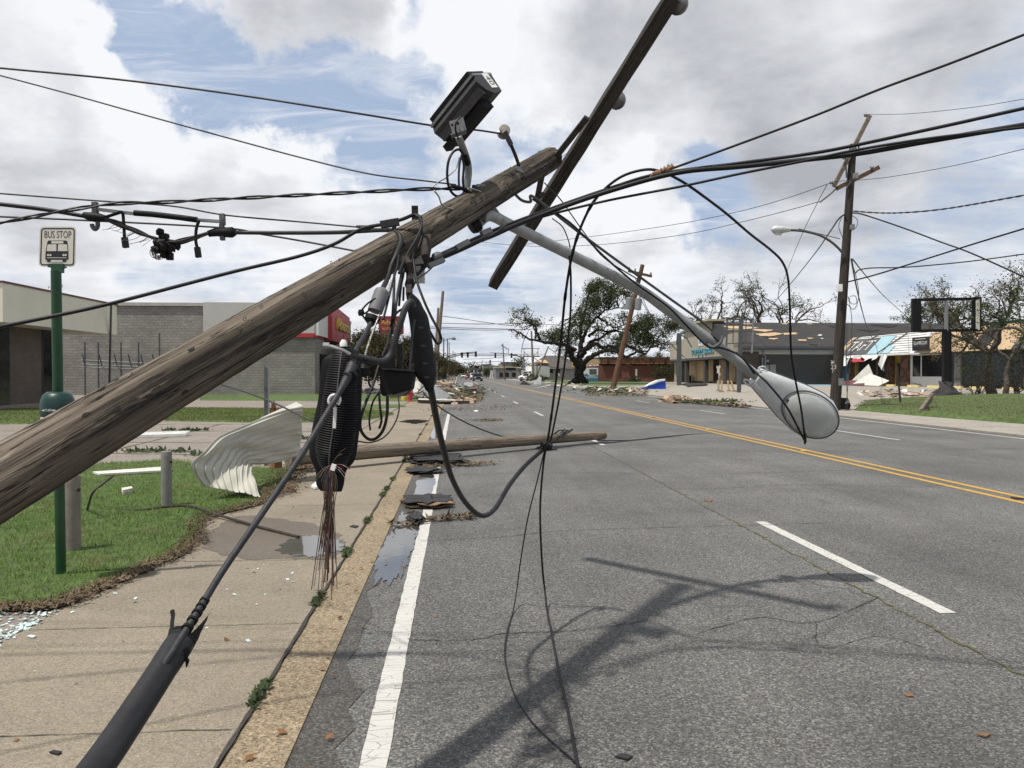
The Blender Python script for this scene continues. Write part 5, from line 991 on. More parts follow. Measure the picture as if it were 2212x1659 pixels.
# ---------------------------------------------------------------- small debris near the camera
def slab(name, label, pts, th, mt, cat='debris', z=.02, jag=0, group=None):
    P = [gr(*p) for p in pts]
    if jag:
        Q = []
        for a, b in zip(P, P[1:] + P[:1]): Q += [a, a.lerp(b, .33) + Vector((R.uniform(-jag, jag), R.uniform(-jag, jag), 0)), a.lerp(b, .66) + Vector((R.uniform(-jag, jag), R.uniform(-jag, jag), 0))]
        P = Q
    mb = MB(); n = len(P); zz = [z + R.uniform(0, .03) if jag else z for _ in P]
    mb.add([(p.x, p.y, z_) for p, z_ in zip(P, zz)] + [(p.x, p.y, z_ + th) for p, z_ in zip(P, zz)], [tuple(range(n))[::-1], tuple(range(n, 2 * n))] + [(i, (i + 1) % n, n + (i + 1) % n, n + i) for i in range(n)])
    return tag(mb.build(name, M[mt], None, loc=P[0], smooth=False), label, cat, group)
def sheetstack(label, pts, mt, n, group='torn roofing felt on the road edge'):
    P = [gr(*p) for p in pts]; c_ = sum(P, Vector()) / len(P); root = thing('roofing_felt', label, 'roofing felt', c_, group)
    for i in range(n):
        mb = MB(); Q = []
        for a, b in zip(P, P[1:] + P[:1]):
            for t in (0, .25, .5, .75): p = a.lerp(b, t); q = c_ + (p - c_) * R.uniform(.72, 1.05); Q.append(q)
        off = Vector((R.uniform(-.05, .05), R.uniform(-.05, .05), 0)); k = len(Q); V = [q + off + Vector((0, 0, .02 + i * .016 + R.uniform(0, .028))) for q in Q] + [c_ + off + Vector((0, 0, .03 + i * .016))]
        mb.add(V, [(j, (j + 1) % k, k) for j in range(k)]); o = mb.build('felt_layer', M[mt if i % 2 == 0 else 'felt'], root, smooth=False); s_ = o.modifiers.new('thickness', 'SOLIDIFY'); s_.thickness = .008
sheetstack('largest torn black felt sheet, just below the fallen pole', ((878, 992), (930, 986), (990, 990), (1016, 1005), (940, 1008), (885, 1004)), 'felt', 5)
sheetstack('narrow torn felt strip below the largest black sheet', ((872, 1018), (910, 1015), (965, 1019), (940, 1026), (890, 1027)), 'felt', 3)
sheetstack('brown backed felt sheet with a black end crossing the white edge line', ((870, 1084), (930, 1078), (990, 1083), (985, 1097), (930, 1103), (875, 1100)), 'rawbrown', 4)
sheetstack('crumpled dark scrap on the wet gutter beside the white line', ((878, 1128), (900, 1116), (918, 1130), (900, 1138)), 'felt', 3)
slab('board', 'long white board lying on the lawn behind the grey post', ((200, 1031), (350, 1020), (372, 1022), (372, 1027), (215, 1036)), .03, 'litterwhite', 'board', .06)
sd_ = thing('siding_stack', 'stack of white siding lying on the parking lot under the leaning pole', 'siding', gr(340, 945)); a_, b_ = gr(230, 950), gr(402, 944)
for i in range(3): mb = MB(); mb.bar(a_ + Vector((0, i * .14, .06 + .02 * i)), b_ + Vector((0, i * .14, .06 + .02 * i)), .13, .07); mb.build('plank', M['white'], sd_, smooth=False)
slab('concrete_chunk', 'small pale block on the lawn left of the grey post', ((262, 1072), (284, 1068), (287, 1072), (266, 1077)), .06, 'litterwhite', 'block', .05)
slab('paper_scrap', 'crumpled white scrap on the pavement under the ribbed case', ((672, 1058), (684, 1048), (696, 1058), (680, 1062)), .03, 'white', 'scrap', .03)
slab('timber_scrap', 'splintered orange timber scrap beside the cream sheet', ((610, 1046), (622, 1050), (640, 1068), (625, 1064)), .03, 'rawwood', 'timber', .03)
for k, (px, py, lb) in enumerate(((765, 1143, 'small dark chip on the pavement near the gutter joint'), (255, 1192, 'small white scrap on the lawn edge'), (68, 1385, 'pale glass piece on the pavement at the left'), (800, 878, 'thin dark stick on the pavement'), (120, 1640, 'oval dark stain sized chip at the bottom left corner'), (1028, 888, 'small pale litter piece in the near lane'), (1530, 1082, 'small brown scrap in the centre lane'), (2125, 1590, 'torn brown leaf at the lower right'), (1348, 1638, 'dark flattened patch near the bottom cable end'))):
    s_ = (10, 6, 10, 14, 14, 6, 10, 16, 20)[k]; slab('chip' if k != 3 else 'stick', lb, [(px - s_, py), (px - s_ * .3, py - s_ * .3), (px + s_, py - 1), (px + s_ * .4, py + s_ * .32)], .006, ('felt', 'white', 'shard', 'felt', 'felt', 'white', 'rawbrown', 'rawbrown', 'felt')[k], 'scrap', .026 if px < 950 else .005, group=None)
cable('steel_rod', 'long thin rusty rod reaching from the lawn into the pavement puddle', [(240, 1100, 9.2), (300, 1102, 9.0), (400, 1092, 9.2), (470, 1112, 8.6), (560, 1138, 8.0), (645, 1160, 7.5)], 6, 'rust', cat='rod', group=None)
tw = thing('branch', 'bare twig leaning in the lawn behind the brown post', 'branch', gr(190, 1100)); mb = MB(); mb.tube(smooth([gr(188, 1102, .05), at(200, 1065, 8.6), at(222, 1045, 8.7), at(246, 1026, 8.8)], 6), .014, 6, wob=.2); mb.build('stem', M['bark_g'], tw)
# ---------------------------------------------------------------- buildings on the left
def bpart(name, mt, par, *boxes):
    mb = MB()
    for lo, hi in boxes: mb.box(lo, hi)
    return mb.build(name, M[mt], par, smooth=False)
cb_ = thing('cream_fascia_building', 'low brown brick building with a deep cream metal fascia behind the bus stop', 'building', (-25, 37, 0))
bpart('wall', 'brick', cb_, ((-45, 34.2, 0), (-20, 40.6, 3.74)))
bpart('fascia', 'fascia', cb_, ((-46, 33, 3.74), (-18.6, 43.6, 5.35)))
bpart('roof_trim', 'maroon', cb_, ((-46.05, 32.95, 5.35), (-18.55, 43.65, 5.43)))
mb = MB()
for i in range(60): mb.box((-18.9 - i * .42, 32.97, 3.76), (-18.87 - i * .42, 33.0, 5.34))
mb.build('seams', M['gutter'], cb_, smooth=False)
for y0, y1 in ((34.45, 35.85), (38.7, 40.15)):
    w_ = bpart('window', 'fardark', cb_, ((-20.0, y0 - .06, .25), (-19.95, y1 + .06, 3.74))); bpart('pane', 'glass', w_, ((-19.95, y0, .3), (-19.93, y1, 3.7)))
for x0 in (-24, -28, -33): w_ = bpart('window', 'fardark', cb_, ((x0 - 1.5, 34.14, .25), (x0, 34.2, 3.74))); bpart('pane', 'glass', w_, ((x0 - 1.4, 34.1, .3), (x0 - .1, 34.14, 3.7)))
bpart('plinth', 'bollard', cb_, ((-45.1, 34.1, 0), (-19.9, 40.7, .22)))
def slim(name, label, a, b, r, mt, cat='pole', group=None):
    a = Vector(a); b = Vector(b); t = thing(name, label, cat, a, group); mb = MB(); mb.tube([a, a.lerp(b, .5), b], r, 10); mb.build('shaft', M[mt], t); return t
slim('steel_pipe', 'slim grey pipe standing in front of the cream fascia end', at(236, 845, 44), at(240, 657, 42), .055, 'galvdark', 'pipe'); slim('steel_pipe', 'slim grey pipe hidden mostly behind the green bus stop post', at(119, 882, 32), at(113, 625, 32), .05, 'galvdark', 'pipe')
bb = thing('block_building', 'grey split block shop building with pale parapet and red corner', 'building', (-20, 68, 0))
bpart('wall', 'block', bb, ((-60, 60, 0), (-10.9, 80, 6.75)))
bpart('coping', 'cap', bb, ((-60.1, 59.85, 6.75), (-10.85, 80.1, 7.0)))
bpart('parapet_panel', 'eifs', bb, ((-19.2, 59.82, 4.55), (-10.9, 59.995, 7.04)))
bpart('stripe', 'red', bb, ((-19.2, 59.75, 4.4), (-10.84, 59.82, 4.72)), ((-10.895, 59.75, 4.4), (-10.78, 63.3, 4.55)))
bpart('parapet_panel', 'white_eifs', bb, ((-10.89, 59.9, 4.56), (-10.6, 64.2, 7.06)))
rp = bpart('sign_panel', 'red', bb, ((-10.85, 64.2, 4.35), (-10.25, 74.5, 6.95))); mb = MB(); mb.prism([(-10.86, 64.2, 6.95), (-10.86, 66, 7.3), (-10.86, 74.5, 6.95)], (.62, 0, 0)); mb.build('gable', M['red'], bb, smooth=False)
text('lettering', 'Advance', 1.5, (-10.24, 69.4, 5.85), (0, 1, 0), (0, 0, 1), M['gold'], rp, depth=.05, extr=.16, fit=6.8)
bpart('shopfront', 'glass', bb, ((-10.9, 62, .3), (-10.8, 78, 3.2)))
fn = thing('chain_link_fence', 'chain link gate and barbed wire fence before the grey block wall', 'fence', at(285, 850, 50))
for px, y1 in ((184, 772), (213, 788), (262, 806), (300, 790), (345, 800), (400, 812)): mb = MB(); p = at(px, 855, 50); p.z = 0; mb.tube([p, Vector((p.x, p.y, 4.2 if px == 345 else 3.6))], .05, 8); mb.build('post', M['galvdark'], fn)
for px in (184, 220, 253, 283, 310, 335, 360, 385): mb = MB(); mb.tube([at(px, 790, 50), at(px - 6, 765, 49.6)], .035, 6); mb.build('barb_arm', M['galvdark'], fn)
mb = MB()
for y0, y1 in ((778, 790), (787, 797), (793, 802)): mb.tube([at(176, y0, 50), at(420, y1, 50)], .045, 8)
for a, b in ((212, 232), (285, 300), (250, 228)): mb.tube([at(a, 800 if a != 250 else 778, 50), at(b, 845 if a != 250 else 800, 50)], .035, 6)
mb.build('rail', M['galv'], fn)
mb = MB(); A = at(176, 0, 50); B = at(420, 0, 50)
for i in range(56): x = A.x + (B.x - A.x) * i / 55; mb.tube([(x, 50, .1), (x + 2.6, 50, 2.7)], .008, 3); mb.tube([(x, 50, 2.7), (x + 2.6, 50, .1)], .008, 3)
mb.build('mesh', M['galvdark'], fn)
ps = thing('pole_sign', 'dark red rectangular shop sign on a pole between the splice cases', 'sign', (at(843, 0, 92).x, 92, 0)); a = at(818, 683, 92); b = at(872, 722, 92)
bpart('face', 'signred', ps, ((a.x, 91.8, b.z), (b.x, 92.2, a.z))); xm = (a.x + b.x) / 2; bpart('pole', 'galvdark', ps, ((xm - .16, 91.9, 0), (xm + .16, 92.1, b.z)))
fc_ = [c for c in ps.children if c.name.startswith('face')][0]
text('lettering', 'Advance', .85, (xm + .1, 91.79, a.z - .72), (1, 0, 0), (0, 0, 1), M['gold'], fc_, depth=.01, fit=2.5); text('lettering', 'AUTO PARTS', .42, (xm + .1, 91.79, a.z - 1.5), (1, 0, 0), (0, 0, 1), M['gold'], fc_, depth=.01, fit=2.3)

# ---------------------------------------------------------------- buildings on the right
XB, YW = 40.9, 112.0
st = thing('shingled_shop', 'long dark grey shop with a storm stripped dark shingle roof', 'building', (60, 118, 0))
bpart('wall', 'darkwall', st, ((XB + 2.65, YW, 0), (82, 128, 5.2))); bpart('stone_corner', 'stone', st, ((XB + .5, YW - .25, 0), (XB + 3.9, YW, 4.9)))
bpart('eave', 'galvdark', st, ((XB + .95, YW - 1.0, 5.2), (83, YW + .5, 5.42))); bpart('soffit_band', 'cap', st, ((XB + .9, YW - .12, 4.55), (57, YW, 5.2))); bpart('gutter', 'fardark', st, ((XB + .95, YW - 1.15, 5.42), (83, YW - .9, 5.75)))
rfA = Vector((XB, YW - 1.0, 5.6)); zr = at(1700, 697, 124).z; rn = Vector((0, -(zr - 5.6), 13.0)).normalized()
mb = MB(); mb.add([(XB + .95, YW - 1, 5.6), (84, YW - 1, 5.6), (84, 124, zr), (XB + .95, 124, zr), (XB + .95, 137, 5.6), (84, 137, 5.6)], [(0, 1, 2, 3), (3, 2, 5, 4), (0, 3, 4), (1, 5, 2)]); rf = mb.build('roof', M['shingle'], st, smooth=False)
def roofpatch(name, mt, pts, off=.04):
    P = [hit(x, y, rfA, rn) + rn * off for x, y in pts]; Q = []
    for a, b in zip(P, P[1:] + P[:1]): Q += [a, a.lerp(b, .4) + Vector((R.uniform(-.25, .25), 0, 0)), a.lerp(b, .75) + Vector((R.uniform(-.3, .3), 0, 0))]
    Q = [q - rn * ((q - rfA).dot(rn) - off) for q in Q]; mb = MB(); mb.prism(Q, rn * .03); mb.build(name, M[mt], rf, smooth=False)
for pts in (((1563, 705), (1600, 705), (1640, 708), (1610, 712), (1570, 709)), ((1628, 711), (1670, 713), (1655, 718), (1625, 714)), ((1632, 722), (1675, 719), (1690, 722), (1665, 727), (1640, 726)), ((1690, 720), (1722, 719), (1720, 723), (1693, 724)), ((1660, 731), (1680, 731), (1675, 734), (1660, 733)), ((1724, 734), (1742, 734), (1740, 737), (1726, 737)), ((1742, 730), (1757, 731), (1750, 733)), ((1690, 699), (1700, 699), (1699, 701), (1691, 701)), ((1742, 699), (1756, 700), (1750, 702)), ((1600, 699), (1628, 700), (1610, 702))): roofpatch('bare_decking', 'ply', pts)
for pts in (((1768, 723), (1776, 723), (1776, 726), (1768, 726)), ((1770, 731), (1778, 731), (1777, 733))): roofpatch('missing_tab', 'litterwhite', pts)
for pts in (((1575, 700), (1612, 701), (1600, 705), (1578, 704)), ((1648, 727), (1672, 728), (1660, 731)), ((1750, 744), (1765, 744), (1760, 747)), ((1790, 704), (1812, 705), (1800, 708)), ((1850, 712), (1900, 714), (1880, 717)), ((1880, 702), (1940, 704), (1920, 708)), ((1900, 722), (1960, 724), (1940, 728))): roofpatch('torn_patch', 'void', pts)
for px, y0, y1, w in ((1649, 752, 768, 4), (1647, 772, 797, 4), (1653, 768, 790, 3)): p = at(px, y0, YW - .3); q = at(px, y1, YW - .3); mb = MB(); mb.tube([p, q], .12, 8); mb.build('conduit', M['galv'], st)
bpart('meter_box', 'galv', st, ((at(1650, 0, YW).x, YW - .45, at(0, 803, YW).z), (at(1662, 0, YW).x, YW - .01, at(0, 787, YW).z)), ((at(1664, 0, YW).x, YW - .45, at(0, 806, YW).z), (at(1677, 0, YW).x, YW - .01, at(0, 786, YW).z)), ((at(1657, 0, YW).x, YW - .3, at(0, 781, YW).z), (at(1663, 0, YW).x, YW - .01, at(0, 775, YW).z)))
bg_ = thing('beige_shopfront', 'beige stucco shop with boarded windows and a turquoise script sign', 'building', (43, 128, 0))
zb, zt_ = 4.36, 8.2
mb = MB(); n = 12; pr = [(XB, YW, zb), (XB, 146, zb)] + [(XB, 146 - (146 - YW) * i / n, zt_ - .45 + .5 * math.sin(math.pi * i / n * .5)) for i in range(n + 1)]; mb.prism(pr, (.9, 0, 0)); fa = mb.build('fascia', M['beige'], bg_, smooth=False)
bpart('cornice', 'tan', bg_, ((XB - .2, YW - .2, zt_ - .02), (XB + 1.0, YW + 7, zt_ + .22)), ((XB - .2, 123, 10.3), (XB + 3, 141, 10.6))); bpart('tower', 'beige', bg_, ((XB + .9, 124, 5), (XB + 3, 140, 10.3))); bpart('corner_pier', 'beige', bg_, ((XB + .1, YW - .1, zt_ - 2.2), (XB + .95, YW + .6, zt_)))
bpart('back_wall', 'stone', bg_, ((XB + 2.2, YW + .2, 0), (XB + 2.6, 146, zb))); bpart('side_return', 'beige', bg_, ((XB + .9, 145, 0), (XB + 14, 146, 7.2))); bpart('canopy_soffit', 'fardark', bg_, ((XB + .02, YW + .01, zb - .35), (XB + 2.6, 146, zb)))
xw = XB + 2.19
for a, b in ((1490, 1522), (1529, 1541), (1554, 1565), (1572, 1589)):
    ya, yb = YX(a, xw), YX(b, xw); w_ = bpart('boarded_window', 'ply', bg_, ((xw - .06, yb, .35), (xw, ya, 3.95)))
    k = 6; mb = MB()
    for i in range(1, k): y = yb + (ya - yb) * i / k; mb.box((xw - .075, y - .02, .36), (xw - .06, y + .02, 3.94))
    mb.build('board_joint', M['rawbrown'], w_, smooth=False)
bpart('door', 'glass', bg_, ((xw - .05, YX(1553, xw), 0), (xw, YX(1542.5, xw), 3.6)))
for a in (1484, 1525, 1569): y = YX(a, XB + .5); bpart('pillar', 'darkwall', bg_, ((XB + .2, y - .45, 0), (XB + .8, y + .45, zb - .35)))
ysg = (YX(1494, XB) + YX(1543, XB)) / 2
text('lettering', 'changing spaces', 1.75, (XB - .02, ysg, at(1518, 757, ysg).z), (0, -1, 0), (0, 0, 1), M['tealtext'], fa, depth=.05, extr=.06, fit=11.6)
lg = Vector((XB - .06, YX(1513, XB), at(1513, 736, 128).z)); bpart('logo_panel', 'white', fa, ((XB - .06, lg.y - 1.0, lg.z - .9), (XB, lg.y + 1.0, lg.z + .8))); bpart('logo_mark', 'tealtext', fa, ((XB - .09, lg.y - .45, lg.z - .5), (XB - .06, lg.y + .5, lg.z + .4)))
po = thing('planter', 'teal urn beside the boarded beige shop', 'planter', (xw - .9, YX(1487, xw - .9), 0)); mb = MB(); mb.lathe(ORG[po.name], [(.35, 0), (.55, .5), (.5, 1.1), (.6, 1.35)], n=12); mb.build('urn', M['teal'], po)

XT = 57.0
tb = thing('strip_mall', 'damaged strip of shops with a TAFT mansard and bare plywood fascia', 'building', (60, 92, 0))
def fz(px, y, X=XT): return at(px, y, YX(px, X)).z
bpart('wall', 'fardark', tb, ((XT + .8, 55, 0), (82, 111.5, 4.3)))
SB, STp = Vector((XT - .8, 0, 4.15)), Vector((XT + 1.9, 0, 7.0)); mn = Vector((-(STp.z - SB.z), 0, STp.x - SB.x)).normalized()
def slope(py_, t, off=0): p = SB.lerp(STp, t); return Vector((p.x, py_, p.z)) + mn * off
def yslope(px, py): return hit(px, py, SB, mn)
mb = MB(); mb.prism([slope(111, 0), slope(111, 1), Vector((XT + 2.2, 111, 4.15))], (0, -20, 0)); ms = mb.build('mansard', M['boards_w'], tb, smooth=False)
mb = MB(); mb.prism([slope(91, 0), slope(91, 1), Vector((XT + 2.2, 91, 4.15))], (0, -36, 0)); mp_ = mb.build('mansard', M['ply'], tb, smooth=False)
bpart('flat_roof', 'shingle', tb, ((XT + 1.95, 55, 6.6), (82, 111, 6.95)))
for i in range(9): mb = MB(); t = (i + .5) / 9; a, b = slope(110.98, t, .03), slope(92.5, t, .03); mb.bar(a, b, .05, .03, mn); mb.build('board_line', M['fardark'], ms, smooth=False)
def sl_panel(name, mt, y0, y1, t0, t1, off=.06, th=.05): mb = MB(); mb.prism([slope(y0, t0, off), slope(y1, t0, off), slope(y1, t1, off), slope(y0, t1, off)], mn * th); return mb.build(name, M[mt], ms, smooth=False)
tp = sl_panel('sign_panel', 'fardark', 109.3, 102.6, .06, .86)
sl_panel('blue_boards', 'boards_b', 102.4, 99.0, .05, .9); sl_panel('blue_boards', 'boards_b', 98.6, 97.0, .05, .4); sl_panel('bare_patch', 'ply', 110.9, 109.6, .3, .95); sl_panel('teal_patch', 'mural_b', 110.99, 110.2, 0.0, .2)
text('lettering', 'TAFT', 2.75, slope(106.0, .46, .112), (0, -1, 0), (slope(0, 1) - slope(0, 0)), M['litterwhite'], tp, depth=.02, fit=6.0)
for y0, y1, t0, t1 in ((107.5, 103.9, -.02, 1.05), (99.7, 96.8, .05, .95), (110.5, 108.5, .6, 1.1)): mb = MB(); mb.bar(slope(y0, t0, .14), slope(y1, t1, .14), .16, .1, mn); mb.build('loose_batten', M['bark_g'], ms, smooth=False)
sl_panel('dark_boards', 'fardark', 74.5, 60, .0, .62, .05); sl_panel('scorched_patch', 'void', 81.2, 78.6, .05, 1.0, .05); bpart('green_trim', 'streetgreen' if False else 'teal', tb, ((XT + 1.9, 58, 6.95), (XT + 2.3, 84, 7.35)))
gs = bpart('sign_panel', 'signblack', tb, ((XT - 1.0, YX(2005.5, XT - 1), 4.45), (XT - .85, YX(1970, XT - 1), 6.1))); yg = (YX(2005.5, XT - 1) + YX(1970, XT - 1)) / 2
text('lettering', 'GLAMROOM', .62, (XT - 1.0, yg, 5.35), (0, -1, 0), (0, 0, 1), M['white'], gs, depth=.015, fit=2.7); bpart('sign_line', 'white', gs, ((XT - 1.02, yg - 1.1, 5.82), (XT - 1.0, yg + 1.1, 5.88))); bpart('sign_line', 'galvdark', gs, ((XT - 1.02, yg - 1.2, 4.95), (XT - 1.0, yg + 1.2, 5.02)))
bpart('white_edge', 'boards_w', tb, ((XT - .9, 90, 4.02), (XT - .6, 111, 4.2)))
def fac(name, mt, a, b, z0, z1, d=.0, th=.12, X=XT + .78):
    return bpart(name, mt, tb, ((X - d - th, YX(b, X), z0), (X - d, YX(a, X), z1)))
fac('mural_wall', 'mural_b', 1822, 1843, 0, 3.9); fac('mural_pillar', 'mural', 1836, 1848, 0, 3.6, .12)
fac('yellow_wall', 'yellow', 1843, 1968, 0, 4.1)
w_ = fac('window', 'void', 1858, 1920, 1.1, 3.8, .12, .04); fac('window_frame', 'rawbrown', 1853, 1858, .9, 3.9, .12, .1); fac('window_frame', 'rawbrown', 1896, 1899, 1.1, 3.9, .12, .1)
fac('mural_pillar', 'mural', 1919, 1935, .3, 3.9, .12, .3); d_ = fac('door', 'galvdark', 1940, 1948.5, .1, 3.1, .12); fac('door_glass', 'glass', 1941.5, 1947.5, .4, 2.9, .24, .02); fac('mural_pillar', 'mural', 1951, 1968, .3, 3.9, .12, .3)
yl = [c for c in tb.children if c.name.startswith('yellow_wall')][0]; yy = (YX(1856, XT) + YX(1874, XT)) / 2
text('lettering', 'INC.', .8, (XT + .66, yy, .55), (0, -1, 0), (0, 0, 1), M['rawbrown'], yl, depth=.02, fit=1.8)
fac('white_wall', 'boards_w', 1968, 2045, 0, 4.1); fac('window', 'glass', 1974, 1992, 1.3, 3.9, .12, .05); fac('window', 'glass', 1994, 2038, 1.3, 3.9, .12, .05); fac('window_frame', 'boards_w', 1992, 1994, 1.3, 3.9, .12, .08)
fac('shopfront', 'glass', 2046, 2064, .2, 3.9); fac('pale_pillar', 'bollard_g', 2066, 2080, 0, 4.1, 0, .3); fac('shopfront', 'glass', 2082, 2230, .2, 3.9)
aw = thing('torn_awning', 'shredded white and red awning fabric hanging from the TAFT mansard', 'awning', (XT - 1, 104, 4)); mb = MB(); m2 = MB()
def tat(mb, y0, y1, n, d0, d1):
    V = []
    for i in range(n + 1):
        y = y0 + (y1 - y0) * i / n; V += [(XT - .9 + R.uniform(-.1, .1), y, 4.15), (XT - 1.3 + R.uniform(-.4, .3), y + R.uniform(-.3, .3), 4.1 - R.uniform(d0, d1))]
    mb.add(V, [(2 * i, 2 * i + 1, 2 * i + 3, 2 * i + 2) for i in range(n)])
tat(mb, 111, 106.5, 9, .3, 1.5); tat(mb, 106.5, 99, 13, .1, .8); tat(mb, 98.3, 97, 4, .6, 2.2); mb.build('white_cloth', M['boards_w'], aw, smooth=False); tat(m2, 106.8, 101.5, 9, .5, 1.1)
for i in range(len(m2.v)): m2.v[i] = (m2.v[i][0] + .25, m2.v[i][1], m2.v[i][2])
m2.build('red_cloth', M['red'], aw, smooth=False)
fpn = thing('fallen_awning', 'white and red awning panels fallen in front of the yellow shop', 'panel', (53, 101, 0)); mb = MB(); mb.prism([(54, 103.2, .1), (54.6, 98.8, 2.9), (54.8, 97.5, .8), (53.6, 97, .2)], (.06, .1, .05)); mb.prism([(52.5, 99, .2), (53, 93.6, .1), (54, 93, .7), (54, 97.5, 1.6)], (.05, .05, .1)); mb.build('white_panel', M['litterwhite'], fpn, smooth=False)
mb = MB(); mb.prism([(52.0, 104.5, .1), (52.4, 96, .1), (53.4, 97.5, .6), (53.4, 101.5, .7)], (.05, .05, .08)); mb.build('red_panel', M['maroon'], fpn, smooth=False)
tag(sheet('painted_bay', [(50, 96), (53, 96), (54.5, 113), (48, 113)], .035, M['bluewash'], thick=.002), kind='structure')
WS = 'wheel stops in front of the strip of shops'
for i, (px, lb) in enumerate(((1922, 'pale wheel stop before the yellow shop, farthest of the row'), (1974, 'pale wheel stop below the black salon sign'), (2018, 'pale wheel stop left of the black sign pole'), (2064, 'pale wheel stop just right of the black sign pole'), (2112, 'pale wheel stop behind the shrub'), (2185, 'pale wheel stop between the two tree trunks and the right edge'))):
    X = 54; y = YX(px, X); mb = MB(); mb.prism([(X - .2, y - 1.1, .03), (X + .2, y - 1.1, .03), (X + .12, y - 1.1, .3), (X - .12, y - 1.1, .3)], (0, 2.2, 0)); tag(mb.build('wheel_stop', M['stop'], None, loc=(X, y, 0), smooth=False), lb, 'wheel stop', WS)
rb = thing('red_brick_building', 'low red brick building with a torn off wooden fascia', 'building', (35, 152, 0))
yq = 152; x0, x1 = at(1290, 0, yq).x, at(1475, 0, yq).x
bpart('wall', 'redbrick', rb, ((x0, yq, 0), (x1, 170, 3.3)), ((x0 + 5, yq - .4, 0), (x0 + 6.6, yq, 3.4))); bpart('fascia', 'torn', rb, ((x0 + 1, yq - .6, 3.6), (x1, yq, 4.75))); bpart('wall_top', 'void', rb, ((x0 + .5, yq + .1, 3.3), (x1, yq + .3, 3.7)))
bpart('roof', 'greyroof', rb, ((x0 + .5, yq - .8, 4.75), (x1 + .5, 171, 5.0))); bpart('notice', 'white', rb, ((at(1374, 0, yq).x, yq - .12, .6), (at(1378, 0, yq).x, yq, 2.6))); bpart('tan_panel', 'ply', rb, ((x0 - 2.5, yq + .5, 3.4), (x0 + 1.5, yq + .9, 4.6)))
for i in range(9): mb = MB(); a = Vector((R.uniform(x0 + 1, x1 - 1), yq - .75, R.uniform(3.5, 4.6))); mb.bar(a, a + Vector((R.uniform(-1.5, 1.5), -.05, R.uniform(-.6, .3))), .14, .06); mb.build('loose_board', M['rawbrown'], rb, smooth=False)
ym = 148; mu = thing('painted_sign_wall', 'white wall painted with blue waves and RENTALS lettering by the oak', 'sign', (at(1277, 0, ym).x, ym, 0)); xa, xb = at(1262, 0, ym).x, at(1293, 0, ym).x; zz = at(0, 794, ym).z
bpart('board', 'boards_w', mu, ((xa, ym, 0), (xb, ym + .3, zz))); mb = MB(); mb.prism([(xa, ym - .02, 0), (xb, ym - .02, 0), (xb, ym - .02, zz * .5), (xa + 1.2, ym - .02, zz * .42), (xa + .6, ym - .02, zz * .62), (xa, ym - .02, zz * .55)], (0, .02, 0)); mb.build('wave', M['mural_b'], mu, smooth=False)
bpart('window', 'galvdark', mu, ((xa + 1.1, ym - .05, zz * .55), (xb - .3, ym, zz * .92))); text('lettering', 'S B RENTALS', .5, ((xa + xb) / 2, ym - .03, zz * .34), (1, 0, 0), (0, 0, 1), M['white'], mu, depth=.02, fit=(xb - xa) * .92)
hs = thing('hip_roof_building', 'grey building with a big hipped shingle roof beyond the white truck', 'building', (25, 200, 0)); yh = 196; xa, xb = at(1150, 0, yh).x, at(1262, 0, yh).x
bpart('wall', 'far', hs, ((xa, yh, 0), (xb, yh + 16, 3.4))); mb = MB(); zr2 = at(0, 766, yh + 8).z; zc = at(0, 796, yh).z
mb.add([(xa - .6, yh - .6, zc), (xb + .6, yh - .6, zc), (xb + .6, yh + 17, zc), (xa - .6, yh + 17, zc), (xa + 4.2, yh + 8, zr2), (xa + 8.6, yh + 8, zr2)], [(0, 1, 5, 4), (1, 2, 5), (2, 3, 4, 5), (3, 0, 4)]); mb.build('roof', M['greyroof'], hs, smooth=False)
for px in (1186, 1201): w_ = bpart('window', 'glass', hs, ((at(px, 0, yh).x, yh - .06, 1.9), (at(px + 9, 0, yh).x, yh, 2.9)))
mb = MB(); mb.prism([(xa + 1.2, yh + 1.4, zc + 1.4), (xa + 4.4, yh + 1.6, zc + 1.2), (xa + 3.8, yh + 2.8, zc + 2.0), (xa + 1.8, yh + 2.6, zc + 2.0)], (0, -.3, .3)); mb.build('bare_patch', M['ply'], hs, smooth=False); bpart('gable_patch', 'gold', hs, ((xb - 3.2, yh - .8, 3.5), (xb - 1.6, yh - .65, 5.4)))
def farbuild(name, label, px0, px1, ytop, Y, mt, deep=12, base=0, extras=()):
    a, b = at(px0, ytop, Y), at(px1, ytop, Y); t = thing(name, label, 'building', ((a.x + b.x) / 2, Y, 0)); bpart('wall', mt, t, ((a.x, Y, base), (b.x, Y + deep, a.z)))
    bpart('parapet', extras[0] if extras else 'cap', t, ((a.x - .2, Y - .25, a.z), (b.x + .2, Y + deep, a.z + .35)))
    for q in (.15, .4, .68): w_ = bpart('window', 'glass', t, ((a.x + (b.x - a.x) * q, Y - .08, a.z * .2), (a.x + (b.x - a.x) * (q + .16), Y, a.z * .6)))
    return t
farbuild('shop', 'white flat shop with a tan band beyond the left signal mast', 1071, 1122, 795, 240, 'far', 14, extras=('tan',)); farbuild('shop', 'small white gas station building at the far right kerb', 1062, 1084, 797, 262, 'white_eifs', 10)
farbuild('tower_building', 'striped mid rise block far down the street', 1044, 1062, 788, 420, 'far', 16, extras=('fardark',)); farbuild('shop', 'grey shed between the tower block and the white shop', 1060, 1084, 791, 360, 'far', 12)
gbld = farbuild('gabled_building', 'reddish gabled ruin above the white shop', 1085, 1114, 784, 300, 'far', 14, extras=('rust',))
farbuild('wall_building', 'low grey building behind the left signal mast', 942, 966, 784, 205, 'fardark', 20)
ov = thing('overpass', 'distant grey road overpass crossing above the far cars', 'overpass', at(1000, 800, 520)); bpart('deck', 'fardark', ov, ((at(940, 0, 520).x, 520, at(0, 799, 520).z), (at(1050, 0, 520).x, 532, at(0, 794.5, 520).z)))
